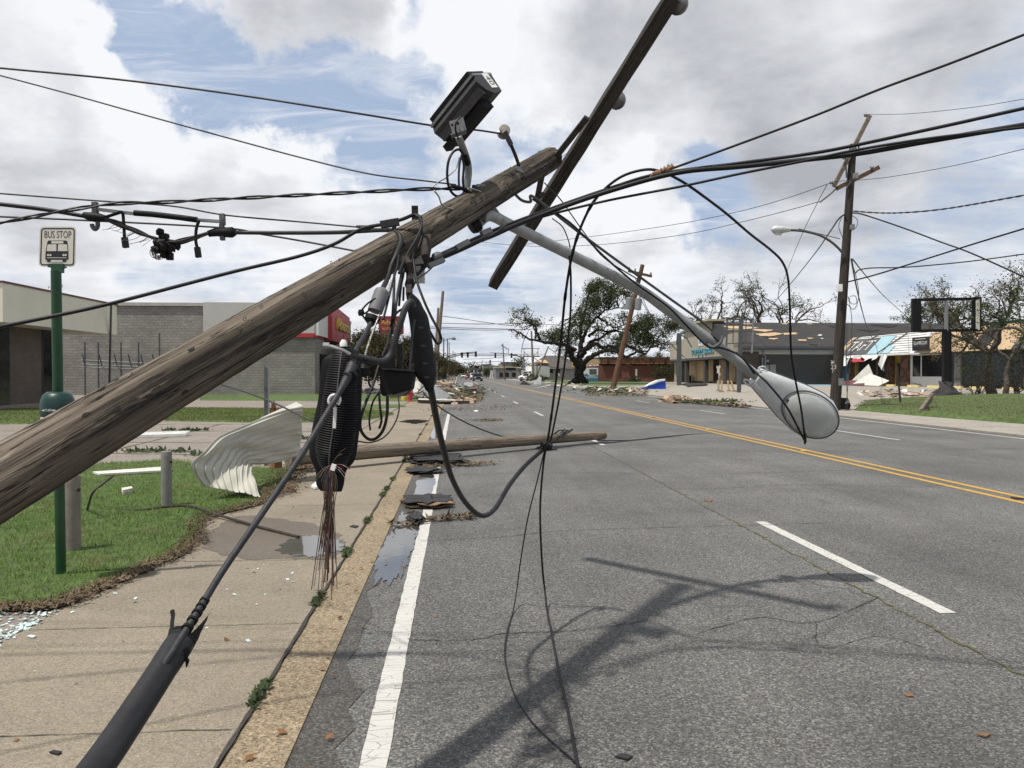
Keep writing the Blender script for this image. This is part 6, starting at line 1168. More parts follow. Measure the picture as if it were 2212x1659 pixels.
for px in (985, 1000, 1020, 1036): x = at(px, 0, 520).x; bpart('pier', 'fardark', ov, ((x - .6, 522, 0), (x + .6, 530, at(0, 799, 520).z)))

# ---------------------------------------------------------------- poles and street furniture
def wpole(label, px0, py0, px1, py1, Y, w0, w1, mt, arms=(), name='utility_pole', group='standing utility poles along the street', lean=0):
    a = at(px0, py0, Y); a.z = 0; b = at(px1, py1, Y + lean); t = thing(name, label, 'utility pole', a, group); mb = MB(); r0, r1 = w0 / 2 / F * Y, w1 / 2 / F * Y
    mb.tube([a.lerp(b, i / 12) for i in range(13)], [r0 + (r1 - r0) * i / 12 for i in range(13)], 12, wob=.03); mb.build('shaft', M[mt], t)
    for x0, y0, x1, y1, wd in arms: mb = MB(); mb.bar(at(x0, y0, Y + lean - r1 * 1.6), at(x1, y1, Y + lean - r1 * 1.6), wd / F * Y, wd / F * Y, FWD); mb.build('crossarm', M[mt], t, smooth=False)
    return t, a, b
G_P = 'standing utility poles along the street'
rp_, ra, rb_ = wpole('tall dark pole with a street lamp standing on the right kerb', 1803, 888, 1843, 312, 31.9, 24, 15, 'darkpole')
for x0, y0, x1, y1, w, mt in ((1879, 250, 1801, 403, 8, 'oldpole'), (1898, 362, 1808, 407, 9, 'brownpole')):
    mb = MB(); mb.bar(at(x0, y0, 31.6 if w == 8 else 31.9), at(x1, y1, 31.9), w / F * 31.9, w / F * 31.9, FWD); ca = mb.build('crossarm', M[mt], rp_, smooth=False)
    for q in (.02, .62, .97) if w == 8 else (.08,): p = at(x0 + (x1 - x0) * q - 6, y0 + (y1 - y0) * q - 4, 31.7); mb = MB(); mb.lathe(p, [(.02, -.12), (.09, -.06), (.05, -.02), (.10, .03), (.04, .1)], RGT * -.9 + UPV * .3, 10); mb.build('insulator', M['ceram'] if w == 8 else M['galv'], ca)
mb = MB(); mb.bar(at(1853, 305, 31.7), at(1856, 325, 31.7), .06, .04); mb.bar(at(1827, 355, 31.7), at(1829, 384, 31.7), .07, .04); mb.bar(at(1838, 390, 31.7), at(1828, 408, 31.7), .06, .04); mb.build('brace', M['galvdark'], rp_, smooth=False)
for x, y, w, h, mt in ((1848, 380, 4, 6, 'galv'), (1841, 490, 3.5, 5, 'galv'), (1813, 622, 5, 8, 'white'), (1817, 825, 4, 8, 'galv')): mb = MB(); mb.obox(at(x, y, 31.5), RGT * w / F * 31.5, UPV * h / F * 31.5, FWD * .1); mb.build('equipment_box', M[mt], rp_, smooth=False)
for s_, x, y, h in (('N', 1797, 782, .20), ('23', 1799, 793, .26), ('7', 1797, 802, .20)): text('pole_number', s_, h, at(x + 1, y, 31.42), RGT, (0, 0, 1), M['litterwhite'], rp_, depth=.03)
rl = thing('street_lamp', 'cobra head street lamp on a curved arm of the right hand pole', 'street lamp', at(1822, 548, 31.8)); mb = MB(); mb.tube(smooth([at(x, y, 31.7) for x, y in ((1823, 550), (1810, 535), (1792, 520), (1770, 508), (1745, 501), (1725, 498), (1704, 497))], 6), .055, 8); mb.build('arm', M['galvdark'], rl)
mb = MB(); mb.tube([at(x, y, 31.7) for x, y in ((1706, 496), (1696, 496), (1685, 496), (1672, 495), (1665.5, 496))], [.1, .13, .17, .15, .05], 12, flat=1.1); mb.lathe(at(1683, 489.5, 31.7), [(.04, 0), (.04, .08)], UPV, 8); mb.build('lamp_head', M['lamp'], rl); mb = MB(); mb.tube([at(x, y, 31.7) for x, y in ((1668, 500), (1676, 503), (1686, 504), (1692, 500))], [.03, .1, .1, .03], 10); mb.build('lens', M['lampglass'], rl)
mb = MB(); mb.tube([at(1725, 494, 31.7), at(1815, 516, 31.7)], .018, 5); mb.build('stay_rod', M['galvdark'], rl)
tc_ = thing('trash_cart', 'overturned black plastic bin at the foot of the right hand pole', 'bin', gr(1822, 891)); mb = MB(); mb.prism([at(x, y, 32.6) for x, y in ((1806, 858), (1832, 860), (1838, 876), (1833, 892), (1812, 892))], FWD * .6); mb.build('body', M['black'], tc_, smooth=False); mb = MB(); mb.prism([at(x, y, 32.4) for x, y in ((1786, 866), (1800, 856), (1800, 868), (1792, 874))], FWD * .1); mb.prism([at(x, y, 32.4) for x, y in ((1831, 862), (1826, 872), (1834, 870))], FWD * .05); mb.build('white_panel', M['white'], tc_, smooth=False)
G_W = 'overhead wires strung from the right hand pole'
def w2(label, pts, w=2.2, mt='thinwire', e0=0, e1_=0, twist=None, name='overhead_wire'): cable(name, label, pts, w, mt, e0, e1_, 5, 8, twist, cat='cable', group=G_W)
w2('twisted cable running right from the middle of the right hand pole', [(1842, 456, 31.7), (1900, 460, 30), (1960, 459, 28), (2050, 450, 26), (2212, 422, 22)], 3.4, 'thinwire', 0, 6, .9)
w2('cable dropping right from the pole toward the right edge trees', [(1842, 460, 31.7), (1866, 464, 31), (1950, 492, 30), (2030, 522, 29), (2098, 547, 28), (2212, 598, 27)], 3.4, 'cable', 0, 5)
w2('cable rising from low on the pole to the right edge', [(1832, 609, 31.7), (1890, 594, 31), (1955, 574, 30), (2021, 553, 29), (2110, 525, 27), (2212, 494, 25)], 3.6, 'cable', 0, 5)
w2('nearly level cable passing the pole at lamp arm height on its right', [(1848, 590, 31.7), (1856, 583, 31.5), (1884, 579, 31), (1940, 578, 31), (2000, 574, 31), (2100, 564, 31), (2212, 549, 31)], 3, 'thinwire', 0, 6)
w2('faint topmost wire from the crossarm tip to the right edge', [(1866, 247, 31.7), (1960, 246, 28), (2100, 232, 25), (2212, 214, 22)], 1.3, 'thinwire', 0, 6); w2('faint wire from the lower crossarm to the right edge', [(1800, 392, 31.7), (1900, 385, 29), (2050, 360, 25), (2212, 322, 21)], 1.4, 'thinwire', 0, 6)
w2('faint upper wire from the lower arm tip leftward across the sky', [(1792, 396, 31.7), (1700, 428, 34), (1600, 456, 37), (1475, 482, 40), (1300, 508, 46), (1100, 532, 52)], 1.3); w2('faint lower wire from the strung insulators leftward across the sky', [(1772, 435, 31.7), (1700, 455, 34), (1600, 480, 37), (1475, 507, 40), (1300, 528, 46), (1150, 532, 52), (1010, 520, 58)], 1.3)
w2('insulator string hanging from the lower arm tip', [(1806, 408, 31.7), (1790, 422, 31.7), (1771, 437, 31.7)], 4, 'galvdark', name='insulator_string'); w2('guy wire from the arm tip down to the lost roof', [(1787, 398, 31.7), (1770, 430, 34), (1740, 490, 40), (1713, 553, 46), (1680, 640, 56)], 1.3)
w2('service drop from the pole to the roof of the shingled shop', [(1826, 462, 31.7), (1811, 474, 33), (1790, 505, 40), (1756, 553, 55), (1700, 622, 80), (1651, 676, 105), (1620, 697, 118)], 2.2); w2('service drop from the pole to the TAFT mansard', [(1839, 560, 31.7), (1850, 620, 42), (1862, 670, 60), (1874, 710, 80), (1890, 742, 98), (1902, 765, 108)], 2, 'cable'); w2('long service drop from the pole toward the roof behind the black sign frame', [(1842, 560, 31.7), (1870, 595, 45), (1910, 640, 70), (1950, 676, 95), (1976, 698, 112)], 1.5)
for k, pts in enumerate((((1832, 640), (1840, 690), (1838, 760), (1832, 830), (1826, 893)), ((1838, 560), (1850, 600), (1855, 640), (1845, 668), (1828, 655)), ((1836, 640), (1848, 640), (1850, 655), (1838, 655), (1834, 642)), ((1830, 700), (1828, 800), (1832, 900), (1828, 925), (1812, 928)), ((1840, 465), (1852, 475), (1850, 490), (1838, 500)), ((1818, 470), (1812, 490), (1822, 520), (1820, 540)))): w2(('slack wire hanging straight down the pole side', 'loose loop of wire low on the pole', 'small coil of wire below the pole box', 'hanging wire trailing onto the kerb', 'jumper loop by the lower arm', 'jumper wire by the lamp arm stay')[k], [(x, y, 31.4) for x, y in pts], 1.5)
st_ = thing('steel_stake', 'thin rusty stake standing in the lot behind the right hand pole', 'stake', gr(1946, 881 - 3)); a = gr(1946, 879); mb = MB(); mb.tube([a, at(1938, 790, a.y)], .05, 7); mb.build('shaft', M['rust'], st_)
ls = thing('leaning_plank', 'weathered splintered post leaning on the near edge of the verge', 'post', gr(1985, 898)); a = gr(1983, 899); b = at(2012, 857, a.y + 3); mb = MB(); mb.bar(a, b, .32, .12, RGT); mb.build('timber', M['oldpole'], ls, smooth=False); mb = MB(); mb.bar(a + Vector((-.3, -.2, .05)), a + Vector((.4, .1, .2)), .3, .16); mb.build('broken_foot', M['bark'], ls, smooth=False)
lpole, a_, b_ = wpole('brown pole with two grey transformers leaning over the right kerb', 1324, 840, 1388, 572, 86, 13, 9, 'brownpole', ((1357, 585, 1408, 597, 5),))
for x, y, l in ((1359, 655, 0), (1379, 656, 1)): mb = MB(); mb.tube([at(x - 2, y + 13, 85), at(x + 1, y - 10, 85), at(x + 1.3, y - 12, 85)], [.40, .40, .3], 12); tr = mb.build('transformer', M['galv'], lpole); mb = MB(); mb.lathe(at(x + 5, y - 17, 85), [(.08, -.2), (.14, 0), (.06, .25)], UPV, 8); mb.build('bushing', M['ceram'], tr)
for x in (1359, 1372, 1406): mb = MB(); mb.lathe(at(x, 584 + (x - 1357) * .24 - 4, 85.4), [(.05, -.15), (.12, 0), (.06, .2)], UPV, 8); mb.build('insulator', M['ceram'], lpole)
for args in (('leaning bare pole top beyond the gutter, tallest on the left side', 938, 838, 957, 629, 98, 9, 6, 'oldpole'), ('shorter bare pole just left of the tallest one', 936, 836, 947, 665, 104, 7, 5, 'oldpole'), ('thin dark pole left of the left signal mast', 958.5, 826, 958.5, 730, 150, 3, 2.2, 'darkpole'), ('brown pole just behind the left signal mast', 968, 822, 966.5, 731, 185, 2.6, 2, 'brownpole'), ('short brown pole right of the left signal mast', 972, 820, 970, 739, 205, 2.2, 1.6, 'brownpole'), ('distant pole in the left hand row', 979, 818, 978.5, 758, 260, 1.8, 1.4, 'darkpole'), ('farthest pole of the left hand row', 983, 816, 983, 761, 300, 1.6, 1.2, 'darkpole'), ('pole with a broken top right of the signal arms', 1091, 819, 1086, 742, 210, 3, 2, 'brownpole', ((1082, 745, 1098, 755, 1.4), (1098, 753, 1098, 764, 1.2))), ('pale straight pole in front of the white box truck', 1152, 824, 1148, 715, 165, 5, 3.6, 'oldpole'), ('snapped pole leaning across the pale straight pole', 1154, 824, 1185, 748, 168, 4, 2.6, 'oldpole'), ('pole behind the great oak', 1296, 800, 1291, 690, 190, 3.4, 2.4, 'brownpole'), ('dark thin pole beside the hipped roof', 1160, 822, 1160, 786, 163, 2.4, 1.8, 'darkpole'), ('thin leaning pole beyond the far signs', 1036, 806, 1042, 778, 480, 1.6, 1.2, 'darkpole'), ('dark pole by the striped mid rise', 1055, 815, 1058, 777, 330, 1.6, 1.2, 'darkpole')): wpole(*args)
fl2 = thing('street_lamp', 'distant street lamp arm reaching over the road at the left', 'street lamp', at(959, 740, 150)); mb = MB(); mb.tube(smooth([at(959, 736, 150), at(968, 732.5, 150), at(977, 731, 150)], 4), .09, 6); mb.build('arm', M['galv'], fl2); mb = MB(); mb.tube([at(975, 731, 150), at(980, 731, 150), at(985, 732.5, 150)], [.15, .35, .1], 8); mb.build('lamp_head', M['galv'], fl2)
def fw(label, pts, w=1.2): cable('overhead_wire', label, pts, w, 'thinwire', 0, 0, 4, 6, None, cat='cable', group='distant wires crossing above the street')
fw('sloping wire from the tallest left pole to the oak limb', [(952, 682, 98), (1000, 689, 100), (1060, 698, 105), (1105, 704, 112)]); fw('level wire at the height of the dark red sign', [(950, 698, 110), (1040, 700, 118), (1130, 699, 124), (1200, 702, 130)]); fw('lower pair wire crossing to the oak', [(930, 706, 115), (1020, 709, 118), (1110, 711, 120)]); fw('pair wire just below the lower one', [(930, 709, 115), (1040, 713, 119), (1150, 711, 122)])
fw('wire level with the signal heads', [(940, 767, 175), (1040, 768, 178), (1180, 769, 180)], 1.1); fw('wire just above the signal arms', [(940, 764, 178), (1060, 765, 180), (1180, 765, 180)], .9); fw('wire below the signal heads', [(1000, 776, 210), (1060, 774, 215), (1090, 771, 220)], .9); fw('low far wire left of the pale pole', [(985, 785, 260), (1050, 782, 260), (1090, 780, 260)], .9)
for k, pts in enumerate((((1150, 770, 165), (1170, 785, 166), (1190, 793, 170), (1230, 797, 190)), ((1186, 752, 167), (1200, 762, 170), (1225, 780, 180), (1242, 792, 190)), ((1140, 718, 165), (1130, 740, 180), (1126, 762, 190)), ((1372, 600, 86), (1400, 670, 95), (1440, 730, 105), (1475, 770, 120)), ((1380, 640, 86), (1410, 690, 100), (1450, 745, 115), (1500, 790, 128)))): fw(('pale sagging wire over the hipped roof', 'second pale wire on the hipped roof', 'thin wire left of the pale pole', 'drop wire from the transformer pole to the beige shop', 'second drop wire from the transformer pole')[k], list(pts), 1.4)
def head(par, p, s, n=1):
    mb = MB(); mb.box((p.x - .22 * s, p.y - .15, p.z - .6 * s), (p.x + .22 * s, p.y + .2, p.z + .6 * s)); h = mb.build('signal_head', M['black'], par, smooth=False)
    for i in (-1, 0, 1): mb = MB(); mb.lathe((p.x, p.y - .16, p.z + i * .38 * s), [(.13 * s, 0), (.15 * s, .18)], (0, -1, 0), 10); mb.build('visor', M['black'], h)
def mast(label, pb, ptop, armpts, heads, Y, s):
    a = at(*pb, Y); a.z = 0; t = thing('traffic_signal', label, 'traffic signal', a); mb = MB(); mb.tube([a, at(*ptop, Y)], [.24, .2], 10); mb.build('mast', M['galv'], t)
    for ap in armpts: mb = MB(); P = smooth([at(*q, Y) for q in ap], 5); mb.tube(P, [.15 - .08 * i / (len(P) - 1) for i in range(len(P))], 8); mb.build('arm', M['galv'], t)
    for q in heads: head(t, at(*q, Y - .35), s)
    return t
mast('left traffic signal mast with three black heads on twin arms', (968, 823), (966, 766), (((968, 769), (985, 765), (1005, 762), (1030, 760)), ((968, 773), (985, 769), (1005, 764), (1030, 762))), ((998, 767), (1010.5, 766.5), (1028, 765)), 170, 1.0)
rs_ = mast('right traffic signal mast with two black heads on a tapering arm', (1131, 821), (1131, 771), (((1131, 772), (1105, 766), (1080, 763), (1058, 762)),), ((1070, 767.5), (1105, 768)), 190, 1.0); mb = MB(); p = at(1113, 767.5, 189.6); mb.box((p.x - .55, p.y, p.z - .2), (p.x + .55, p.y + .05, p.z + .2)); mb.build('street_name_sign', M['streetgreen'], rs_, smooth=False)
def frame_sign(name, label, rects, posts, Y, mt='black', depth=.15, base_z=0, cat='sign frame'):
    t = thing(name, label, cat, (at(*posts[0][0], Y).x, Y, 0))
    for (x0, y0), (x1, y1), w in posts: a = at(x0, y0, Y); a.z = max(a.z, 0) if a.z > .8 else 0; b = at(x1, y1, Y); mb = MB(); mb.bar(a, b, w / F * Y, w / F * Y * .8, FWD); mb.build('post', M[mt], t, smooth=False)
    for x0, y0, x1, y1, w, m_ in rects: mb = MB(); mb.bar(at(x0, y0, Y), at(x1, y1, Y), w / F * Y, depth, FWD); mb.build('frame_bar', M[m_], t, smooth=False)
    return t
bf = frame_sign('signboard', 'big black sign frame with its faces blown out, standing on one thick post', [(1970, 648, 2118, 645, 6, 'black'), (1970, 715, 2118, 713, 6, 'black'), (1979, 648, 1979, 715, 19, 'black'), (2103, 646, 2103, 713, 4, 'black'), (2110, 647, 2110, 713, 9, 'litterwhite'), (2116.5, 645, 2116.5, 713, 3, 'black'), (2044, 648, 2044, 715, 5, 'galv')], [((2043, 857), (2043, 715), 13), ((2050, 857), (2049, 715), 9)], 54, depth=.25)
mb = MB(); a = gr(2043, 857); mb.lathe(a + Vector((0, 0, -.1)), [(1.3, 0), (1.0, .35), (.5, .7), (.2, 1.1)], n=9)
for i in range(len(mb.v)): mb.v[i] = tuple(Vector(mb.v[i]) + Vector((R.uniform(-.25, .25), R.uniform(-.2, .2), R.uniform(-.1, .15))))
mb.build('torn_base_wrap', M['felt'], bf, smooth=False)
frame_sign('signboard', 'tall open grid of a stripped sign in front of the beige shop', [(1569, 690, 1629, 690, 3, 'galvdark'), (1571, 690, 1569, 748, 3.4, 'fardark'), (1627, 690, 1624, 763, 3.2, 'galv'), (1571, 716, 1626, 715, 2, 'fardark'), (1570, 742, 1625, 741, 2, 'fardark'), (1585, 690, 1583, 742, 1.5, 'fardark'), (1612, 690, 1610, 742, 1.5, 'fardark')], [((1596, 849), (1601, 690), 8)], 64, 'fardark', .12)
frame_sign('signboard', 'thick lone post with a bent sagging strut left of the beige shop', [(1467, 722, 1492, 714, 3, 'fardark'), (1468, 722, 1483, 730, 2, 'fardark'), (1483, 730, 1494, 750, 2, 'fardark'), (1463, 722, 1461, 745, 1.5, 'fardark')], [((1467, 831), (1467, 720), 9)], 105, 'fardark', .2)
frame_sign('signboard', 'empty rectangular billboard frame above the white truck', [(1127, 753, 1166, 753, 1.3, 'fardark'), (1132, 753, 1132, 770, 1.2, 'fardark'), (1162, 753, 1162, 770, 1.2, 'fardark'), (1130, 770, 1166, 770, 2, 'fardark'), (1132, 760, 1142, 769, 1, 'fardark'), (1162, 760, 1152, 769, 1, 'fardark')], [((1152, 822), (1152, 770), 3)], 215, 'fardark', .2)
frame_sign('roadside_sign', 'small black changeable letter board beyond the right signal', [(1093, 797, 1114, 797, 6, 'black')], [((1104, 816), (1104, 800), 1.5)], 235, 'fardark', .3, cat='sign'); frame_sign('roadside_sign', 'distant black sign board over the far lanes', [(1026, 793, 1035, 793, 5, 'black')], [((1031, 812), (1031, 794), 1.2)], 380, 'fardark', .3, cat='sign'); frame_sign('roadside_sign', 'distant green grey sign left of the far black one', [(1014, 792, 1021, 792, 4, 'teal')], [((1018, 812), (1018, 794), 1)], 400, 'fardark', .3, cat='sign'); frame_sign('roadside_sign', 'tall thin pylon sign beside the striped mid rise', [(1058, 781, 1061, 781, 7, 'far')], [((1060, 812), (1060, 785), 1)], 340, 'fardark', .3, cat='sign'); frame_sign('roadside_sign', 'dark small sign on a post left of the gas station', [(1058, 797, 1065, 797, 3, 'black')], [((1061, 816), (1061, 798), 1.2)], 250, 'fardark', .3, cat='sign')
G_S = 'pale timber stakes standing in the right hand lot'
for i, (x0, y0, x1, y1, lb) in enumerate(((1552, 845, 1551, 822, 'leftmost pale timber stake, farthest from the sign grid'), (1559, 848, 1559, 822, 'tall straight pale stake second from the left'), (1575, 846, 1572, 822, 'pale stake leaning slightly left, third in the row'), (1587, 847, 1579, 823, 'pale stake leaning most, next to the sign grid post'))):
    a = gr(x0, y0); b = at(x1, y1, a.y); t = thing('timber_stake', lb, 'stake', a, G_S); mb = MB(); mb.bar(a, b, .14, .14, FWD); mb.build('timber', M['stake'], t, smooth=False); mb = MB(); mb.lathe(a, [(.28, 0), (.2, .1), (.05, .18)], n=7); mb.build('soil_heap', M['rawbrown'], t, smooth=False)
xs = thing('crossed_boards', 'white crossed boards sticking up by the pale stakes', 'boards', gr(1553, 846)); mb = MB(); mb.bar(at(1549, 791, 66), at(1555, 811, 66), .16, .06, FWD); mb.bar(at(1555, 790, 65.8), at(1550, 806, 65.8), .14, .06, FWD); mb.bar(gr(1553, 846), at(1553, 812, 66), .08, .06, FWD); mb.build('board', M['litterwhite'], xs, smooth=False)
def hydrant(label, px, mt, group):
    p = gr(px, 868); t = thing('fire_hydrant', label, 'hydrant', p, group); mb = MB(); mb.lathe(p, [(.2, 0), (.2, .06), (.13, .08), (.13, .5), (.17, .52), (.17, .57), (.14, .6), (.11, .7), (.04, .76), (.04, .8)], n=14); mb.build('barrel', M[mt], t)
    for s_ in (-1, 1): mb = MB(); mb.lathe(p + Vector((s_ * .12, 0, .42)), [(.07, 0), (.07, .07), (.05, .1)], (s_, 0, 0), 10); mb.build('outlet', M[mt], t)
hydrant('red fire hydrant on the pavement by the metal debris', 886, 'red', None); hp = thing('marker_post', 'stubby yellow guard post beside the red hydrant', 'bollard', gr(873, 868)); mb = MB(); p = gr(873, 867); mb.lathe(p, [(.17, 0), (.17, .65), (.14, .72), (.05, .76)], n=12); mb.build('post', M['gold'], hp)

# ---------------------------------------------------------------- vehicles
def car(name, label, cx_, Y, rot, prof, glassp, wid, paintm, wheels, cat, group=None):
    """prof: side silhouette (along, up); glassp: window silhouettes on the side; built facing -Y then turned"""
    t = thing(name, label, cat, (cx_, Y, 0), group); Rm = Matrix.Rotation(rot, 3, 'Z'); O = Vector((cx_, Y, 0))
    def T(x, y, z): return O + Rm @ Vector((x, y, z))
    tum = lambda z: wid / 2 * (1 if z < 1.0 else 1 - .13 * (z - 1.0) / .8)
    mb = MB(); n = len(prof); mb.add([T(-tum(z), y, z) for y, z in prof] + [T(tum(z), y, z) for y, z in prof], [tuple(range(n)), tuple(range(n, 2 * n))[::-1]] + [(i, (i + 1) % n, n + (i + 1) % n, n + i) for i in range(n)]); body = mb.build('body', M[paintm], t, ang=30)
    for s_ in (-1, 1):
        for q in glassp['side']: mb = MB(); mb.prism([T(s_ * (tum(z) + .004), y, z) for y, z in q], Rm @ Vector((s_ * .012, 0, 0))); mb.build('window', M['glass'], t, smooth=False)
    for (y0, z0, y1, z1, nm) in glassp['ends']:
        d = Vector((0, z1 - z0, -(y1 - y0))).normalized() * (-.02 if nm == 'windscreen' else .02); mb = MB(); mb.prism([T(-tum(z0) * .86, y0 + d.y, z0 + d.z), T(tum(z0) * .86, y0 + d.y, z0 + d.z), T(tum(z1) * .86, y1 + d.y, z1 + d.z), T(-tum(z1) * .86, y1 + d.y, z1 + d.z)], Rm @ Vector((0, d.y, d.z)) * .6); mb.build(nm, M['glass'], t, smooth=False)
    for y, r in wheels:
        for s_ in (-1, 1): mb = MB(); mb.lathe(T(s_ * (wid / 2 - .22), y, r), [(r * .96, 0), (r, .04), (r, .2), (r * .92, .235)], Rm @ Vector((s_, 0, 0)), 16); w_ = mb.build('wheel', M['tyre'], t); mb = MB(); mb.lathe(T(s_ * (wid / 2 + .005), y, r), [(r * .6, 0), (r * .5, .02)], Rm @ Vector((s_, 0, 0)), 12); mb.build('rim', M['galv'], w_)
    yf = min(p[0] for p in prof)
    for s_ in (-1, 1): mb = MB(); c_ = T(s_ * wid * .36, yf + .02, .82); mb.obox(c_, Rm @ Vector((.17, 0, 0)), Rm @ Vector((0, .04, 0)), Vector((0, 0, .1))); mb.build('headlight', M['lens'], t, smooth=False)
    mb = MB(); mb.obox(T(0, yf, .78), Rm @ Vector((wid * .22, 0, 0)), Rm @ Vector((0, .03, 0)), Vector((0, 0, .12))); mb.build('grille', M['black'], t, smooth=False); mb = MB(); mb.obox(T(0, yf - .03, .48), Rm @ Vector((wid * .47, 0, 0)), Rm @ Vector((0, .05, 0)), Vector((0, 0, .11))); mb.build('bumper', M['fardark'], t, smooth=False)
    for s_ in (-1, 1): mb = MB(); mb.obox(T(s_ * (wid / 2 + .09), yf + 1.5, 1.12), Rm @ Vector((.09, 0, 0)), Rm @ Vector((0, .05, 0)), Vector((0, 0, .07))); mb.build('mirror', M['black'], t, smooth=False)
    return t
SUV = [(-2.35, .35), (-2.35, .95), (-2.2, 1.05), (-1.0, 1.18), (-.35, 1.8), (.2, 1.86), (2.0, 1.84), (2.3, 1.2), (2.35, .4)]
SUVG = dict(side=[[(-.85, 1.2), (-.3, 1.72), (.6, 1.76), (.6, 1.2)], [(.7, 1.2), (.7, 1.76), (1.8, 1.74), (2.1, 1.22)]], ends=[(-.98, 1.22, -.4, 1.76, 'windscreen')])
SED = [(-2.3, .3), (-2.3, .75), (-1.0, .95), (-.3, 1.42), (.9, 1.44), (1.7, 1.02), (2.3, .95), (2.35, .3)]
SEDG = dict(side=[[(-.85, .98), (-.25, 1.36), (.8, 1.38), (1.4, 1.0)]], ends=[(-.97, .98, -.33, 1.40, 'windscreen')])
G_C = 'cars driving towards the camera'
c0x = at(1031, 0, 172).x
car('parked_car' if False else 'suv', 'dark blue grey suv driving up the near side of the street', c0x, 172, .06, SUV, SUVG, 1.95, 'carblue', ((-1.45, .39), (1.4, .39)), 'suv', G_C)
for px, Y, sh_, mt, lb in ((1012, 235, SED, 'carred', 'red car behind the dark suv'), (1022, 222, SUV, 'carwhite', 'white car tucked behind the dark suv'), (1000, 270, SUV, 'carwhite', 'white car left of the red car'), (994, 330, SED, 'carsilver', 'silver car farthest down the street')): car('car', lb, at(px, 0, Y).x, Y, .03, sh_, SUVG if sh_ is SUV else SEDG, 1.85, mt, ((-1.4, .35), (1.35, .35)), 'car', G_C)
TRK = [(-3.6, .5), (-3.6, 1.1), (-2.5, 1.35), (-2.2, 2.3), (-1.2, 2.35), (-1.2, .5)]
px_t = at(1152, 0, 178).x; tk = car('box_truck', 'white box truck parked beyond the right kerb', px_t, 178, -.95, TRK, dict(side=[[(-2.4, 1.4), (-2.12, 2.15), (-1.4, 2.15), (-1.4, 1.4)]], ends=[(-2.5, 1.4, -2.22, 2.2, 'windscreen')]), 2.2, 'carwhite', ((-2.7, .48), (2.2, .48)), 'truck')
Rm = Matrix.Rotation(-.95, 3, 'Z'); mb = MB(); mb.obox(Vector((px_t, 178, 2.15)) + Rm @ Vector((0, 1.4, 0)), Rm @ Vector((1.2, 0, 0)), Rm @ Vector((0, 2.7, 0)), Vector((0, 0, 1.25))); mb.build('cargo_box', M['white'], tk, smooth=False); mb = MB(); mb.obox(Vector((px_t, 178, .7)) + Rm @ Vector((0, 1.4, 0)), Rm @ Vector((.9, 0, 0)), Rm @ Vector((0, 2.6, 0)), Vector((0, 0, .18))); mb.build('chassis', M['black'], tk, smooth=False)
PK = [(-2.7, .4), (-2.7, 1.0), (-1.4, 1.15), (-.8, 1.75), (.4, 1.78), (.7, 1.15), (2.7, 1.12), (2.75, .4)]
car('pickup_truck', 'white pickup truck parked in front of the box truck', at(1143, 0, 172).x, 172, -.75, PK, dict(side=[[(-1.2, 1.18), (-.72, 1.66), (.3, 1.68), (.5, 1.18)]], ends=[(-1.38, 1.18, -.84, 1.72, 'windscreen')]), 1.95, 'carwhite', ((-1.7, .4), (1.7, .4)), 'pickup')
bt = thing('blue_shell', 'overturned blue moulded shell with a white top lying in the lot', 'hull', gr(1412, 842)); Yb = 79; mb = MB(); A_ = [(1380, 842, 842), (1395, 836, 842.5), (1410, 827, 842.5), (1422, 822.5, 842.5), (1436, 820, 842), (1437.5, 832, 841)]; V = []
for x, y0, y1 in A_: V += [at(x, y1, Yb), at(x, y0, Yb), at(x + 1, y0 - .5, Yb + 1.6), at(x + 1, y1, Yb + 2)]
for i in range(len(V)): V[i].z = max(V[i].z, .03)
n = len(A_); mb.add(V, [(i * 4 + j, i * 4 + (j + 1) % 4, i * 4 + 4 + (j + 1) % 4, i * 4 + 4 + j) for i in range(n - 1) for j in range(4)] + [(3, 2, 1, 0), tuple((n - 1) * 4 + j for j in range(4))]); mb.build('shell', M['bluep'], bt, ang=30)
mb = MB(); mb.prism([at(x, y, Yb - .1) for x, y in ((1397, 834), (1410, 826), (1422, 821), (1437, 818.5), (1437, 822), (1424, 824.5), (1411, 830))], FWD * 1.4); mb.build('white_top', M['white'], bt, smooth=False)
tag(slab('trash_scrap', 'white crumpled sheeting behind the blue shell', ((1404, 822), (1412, 814), (1424, 818), (1420, 823)), .4, 'litterwhite', 'debris', .3), kind=None)
# ---------------------------------------------------------------- trees
def leaf_cloud(centres, per, spread, size, name, mt, parent, seed=0, flatz=.7):
    g = np.random.default_rng(seed); c = np.repeat(np.array(centres, float), per, 0); k = len(c)
    c = c + g.normal(0, 1, (k, 3)) * np.array([spread, spread, spread * flatz]); e = g.normal(size=(k, 3)); e /= np.linalg.norm(e, axis=1, keepdims=True); f = g.normal(size=(k, 3)); f -= e * (f * e).sum(1, keepdims=True); f /= np.linalg.norm(f, axis=1, keepdims=True)
    s = size * g.uniform(.5, 1.4, (k, 1)); V = np.stack([c - e * s, c - f * s * .45, c + e * s, c + f * s * .45], 1)
    return arr_mesh(name, V.reshape(-1, 3), np.arange(k * 4).reshape(k, 4), mt, parent)
def wander(r, a, b, n, j):
    a = Vector(a); b = Vector(b); L = (b - a).length; P = [a.lerp(b, i / n) + (Vector((r.gauss(0, 1), r.gauss(0, 1), r.gauss(0, 1))) * j * L if 0 < i < n else Vector()) for i in range(n + 1)]; return smooth(P, 3)
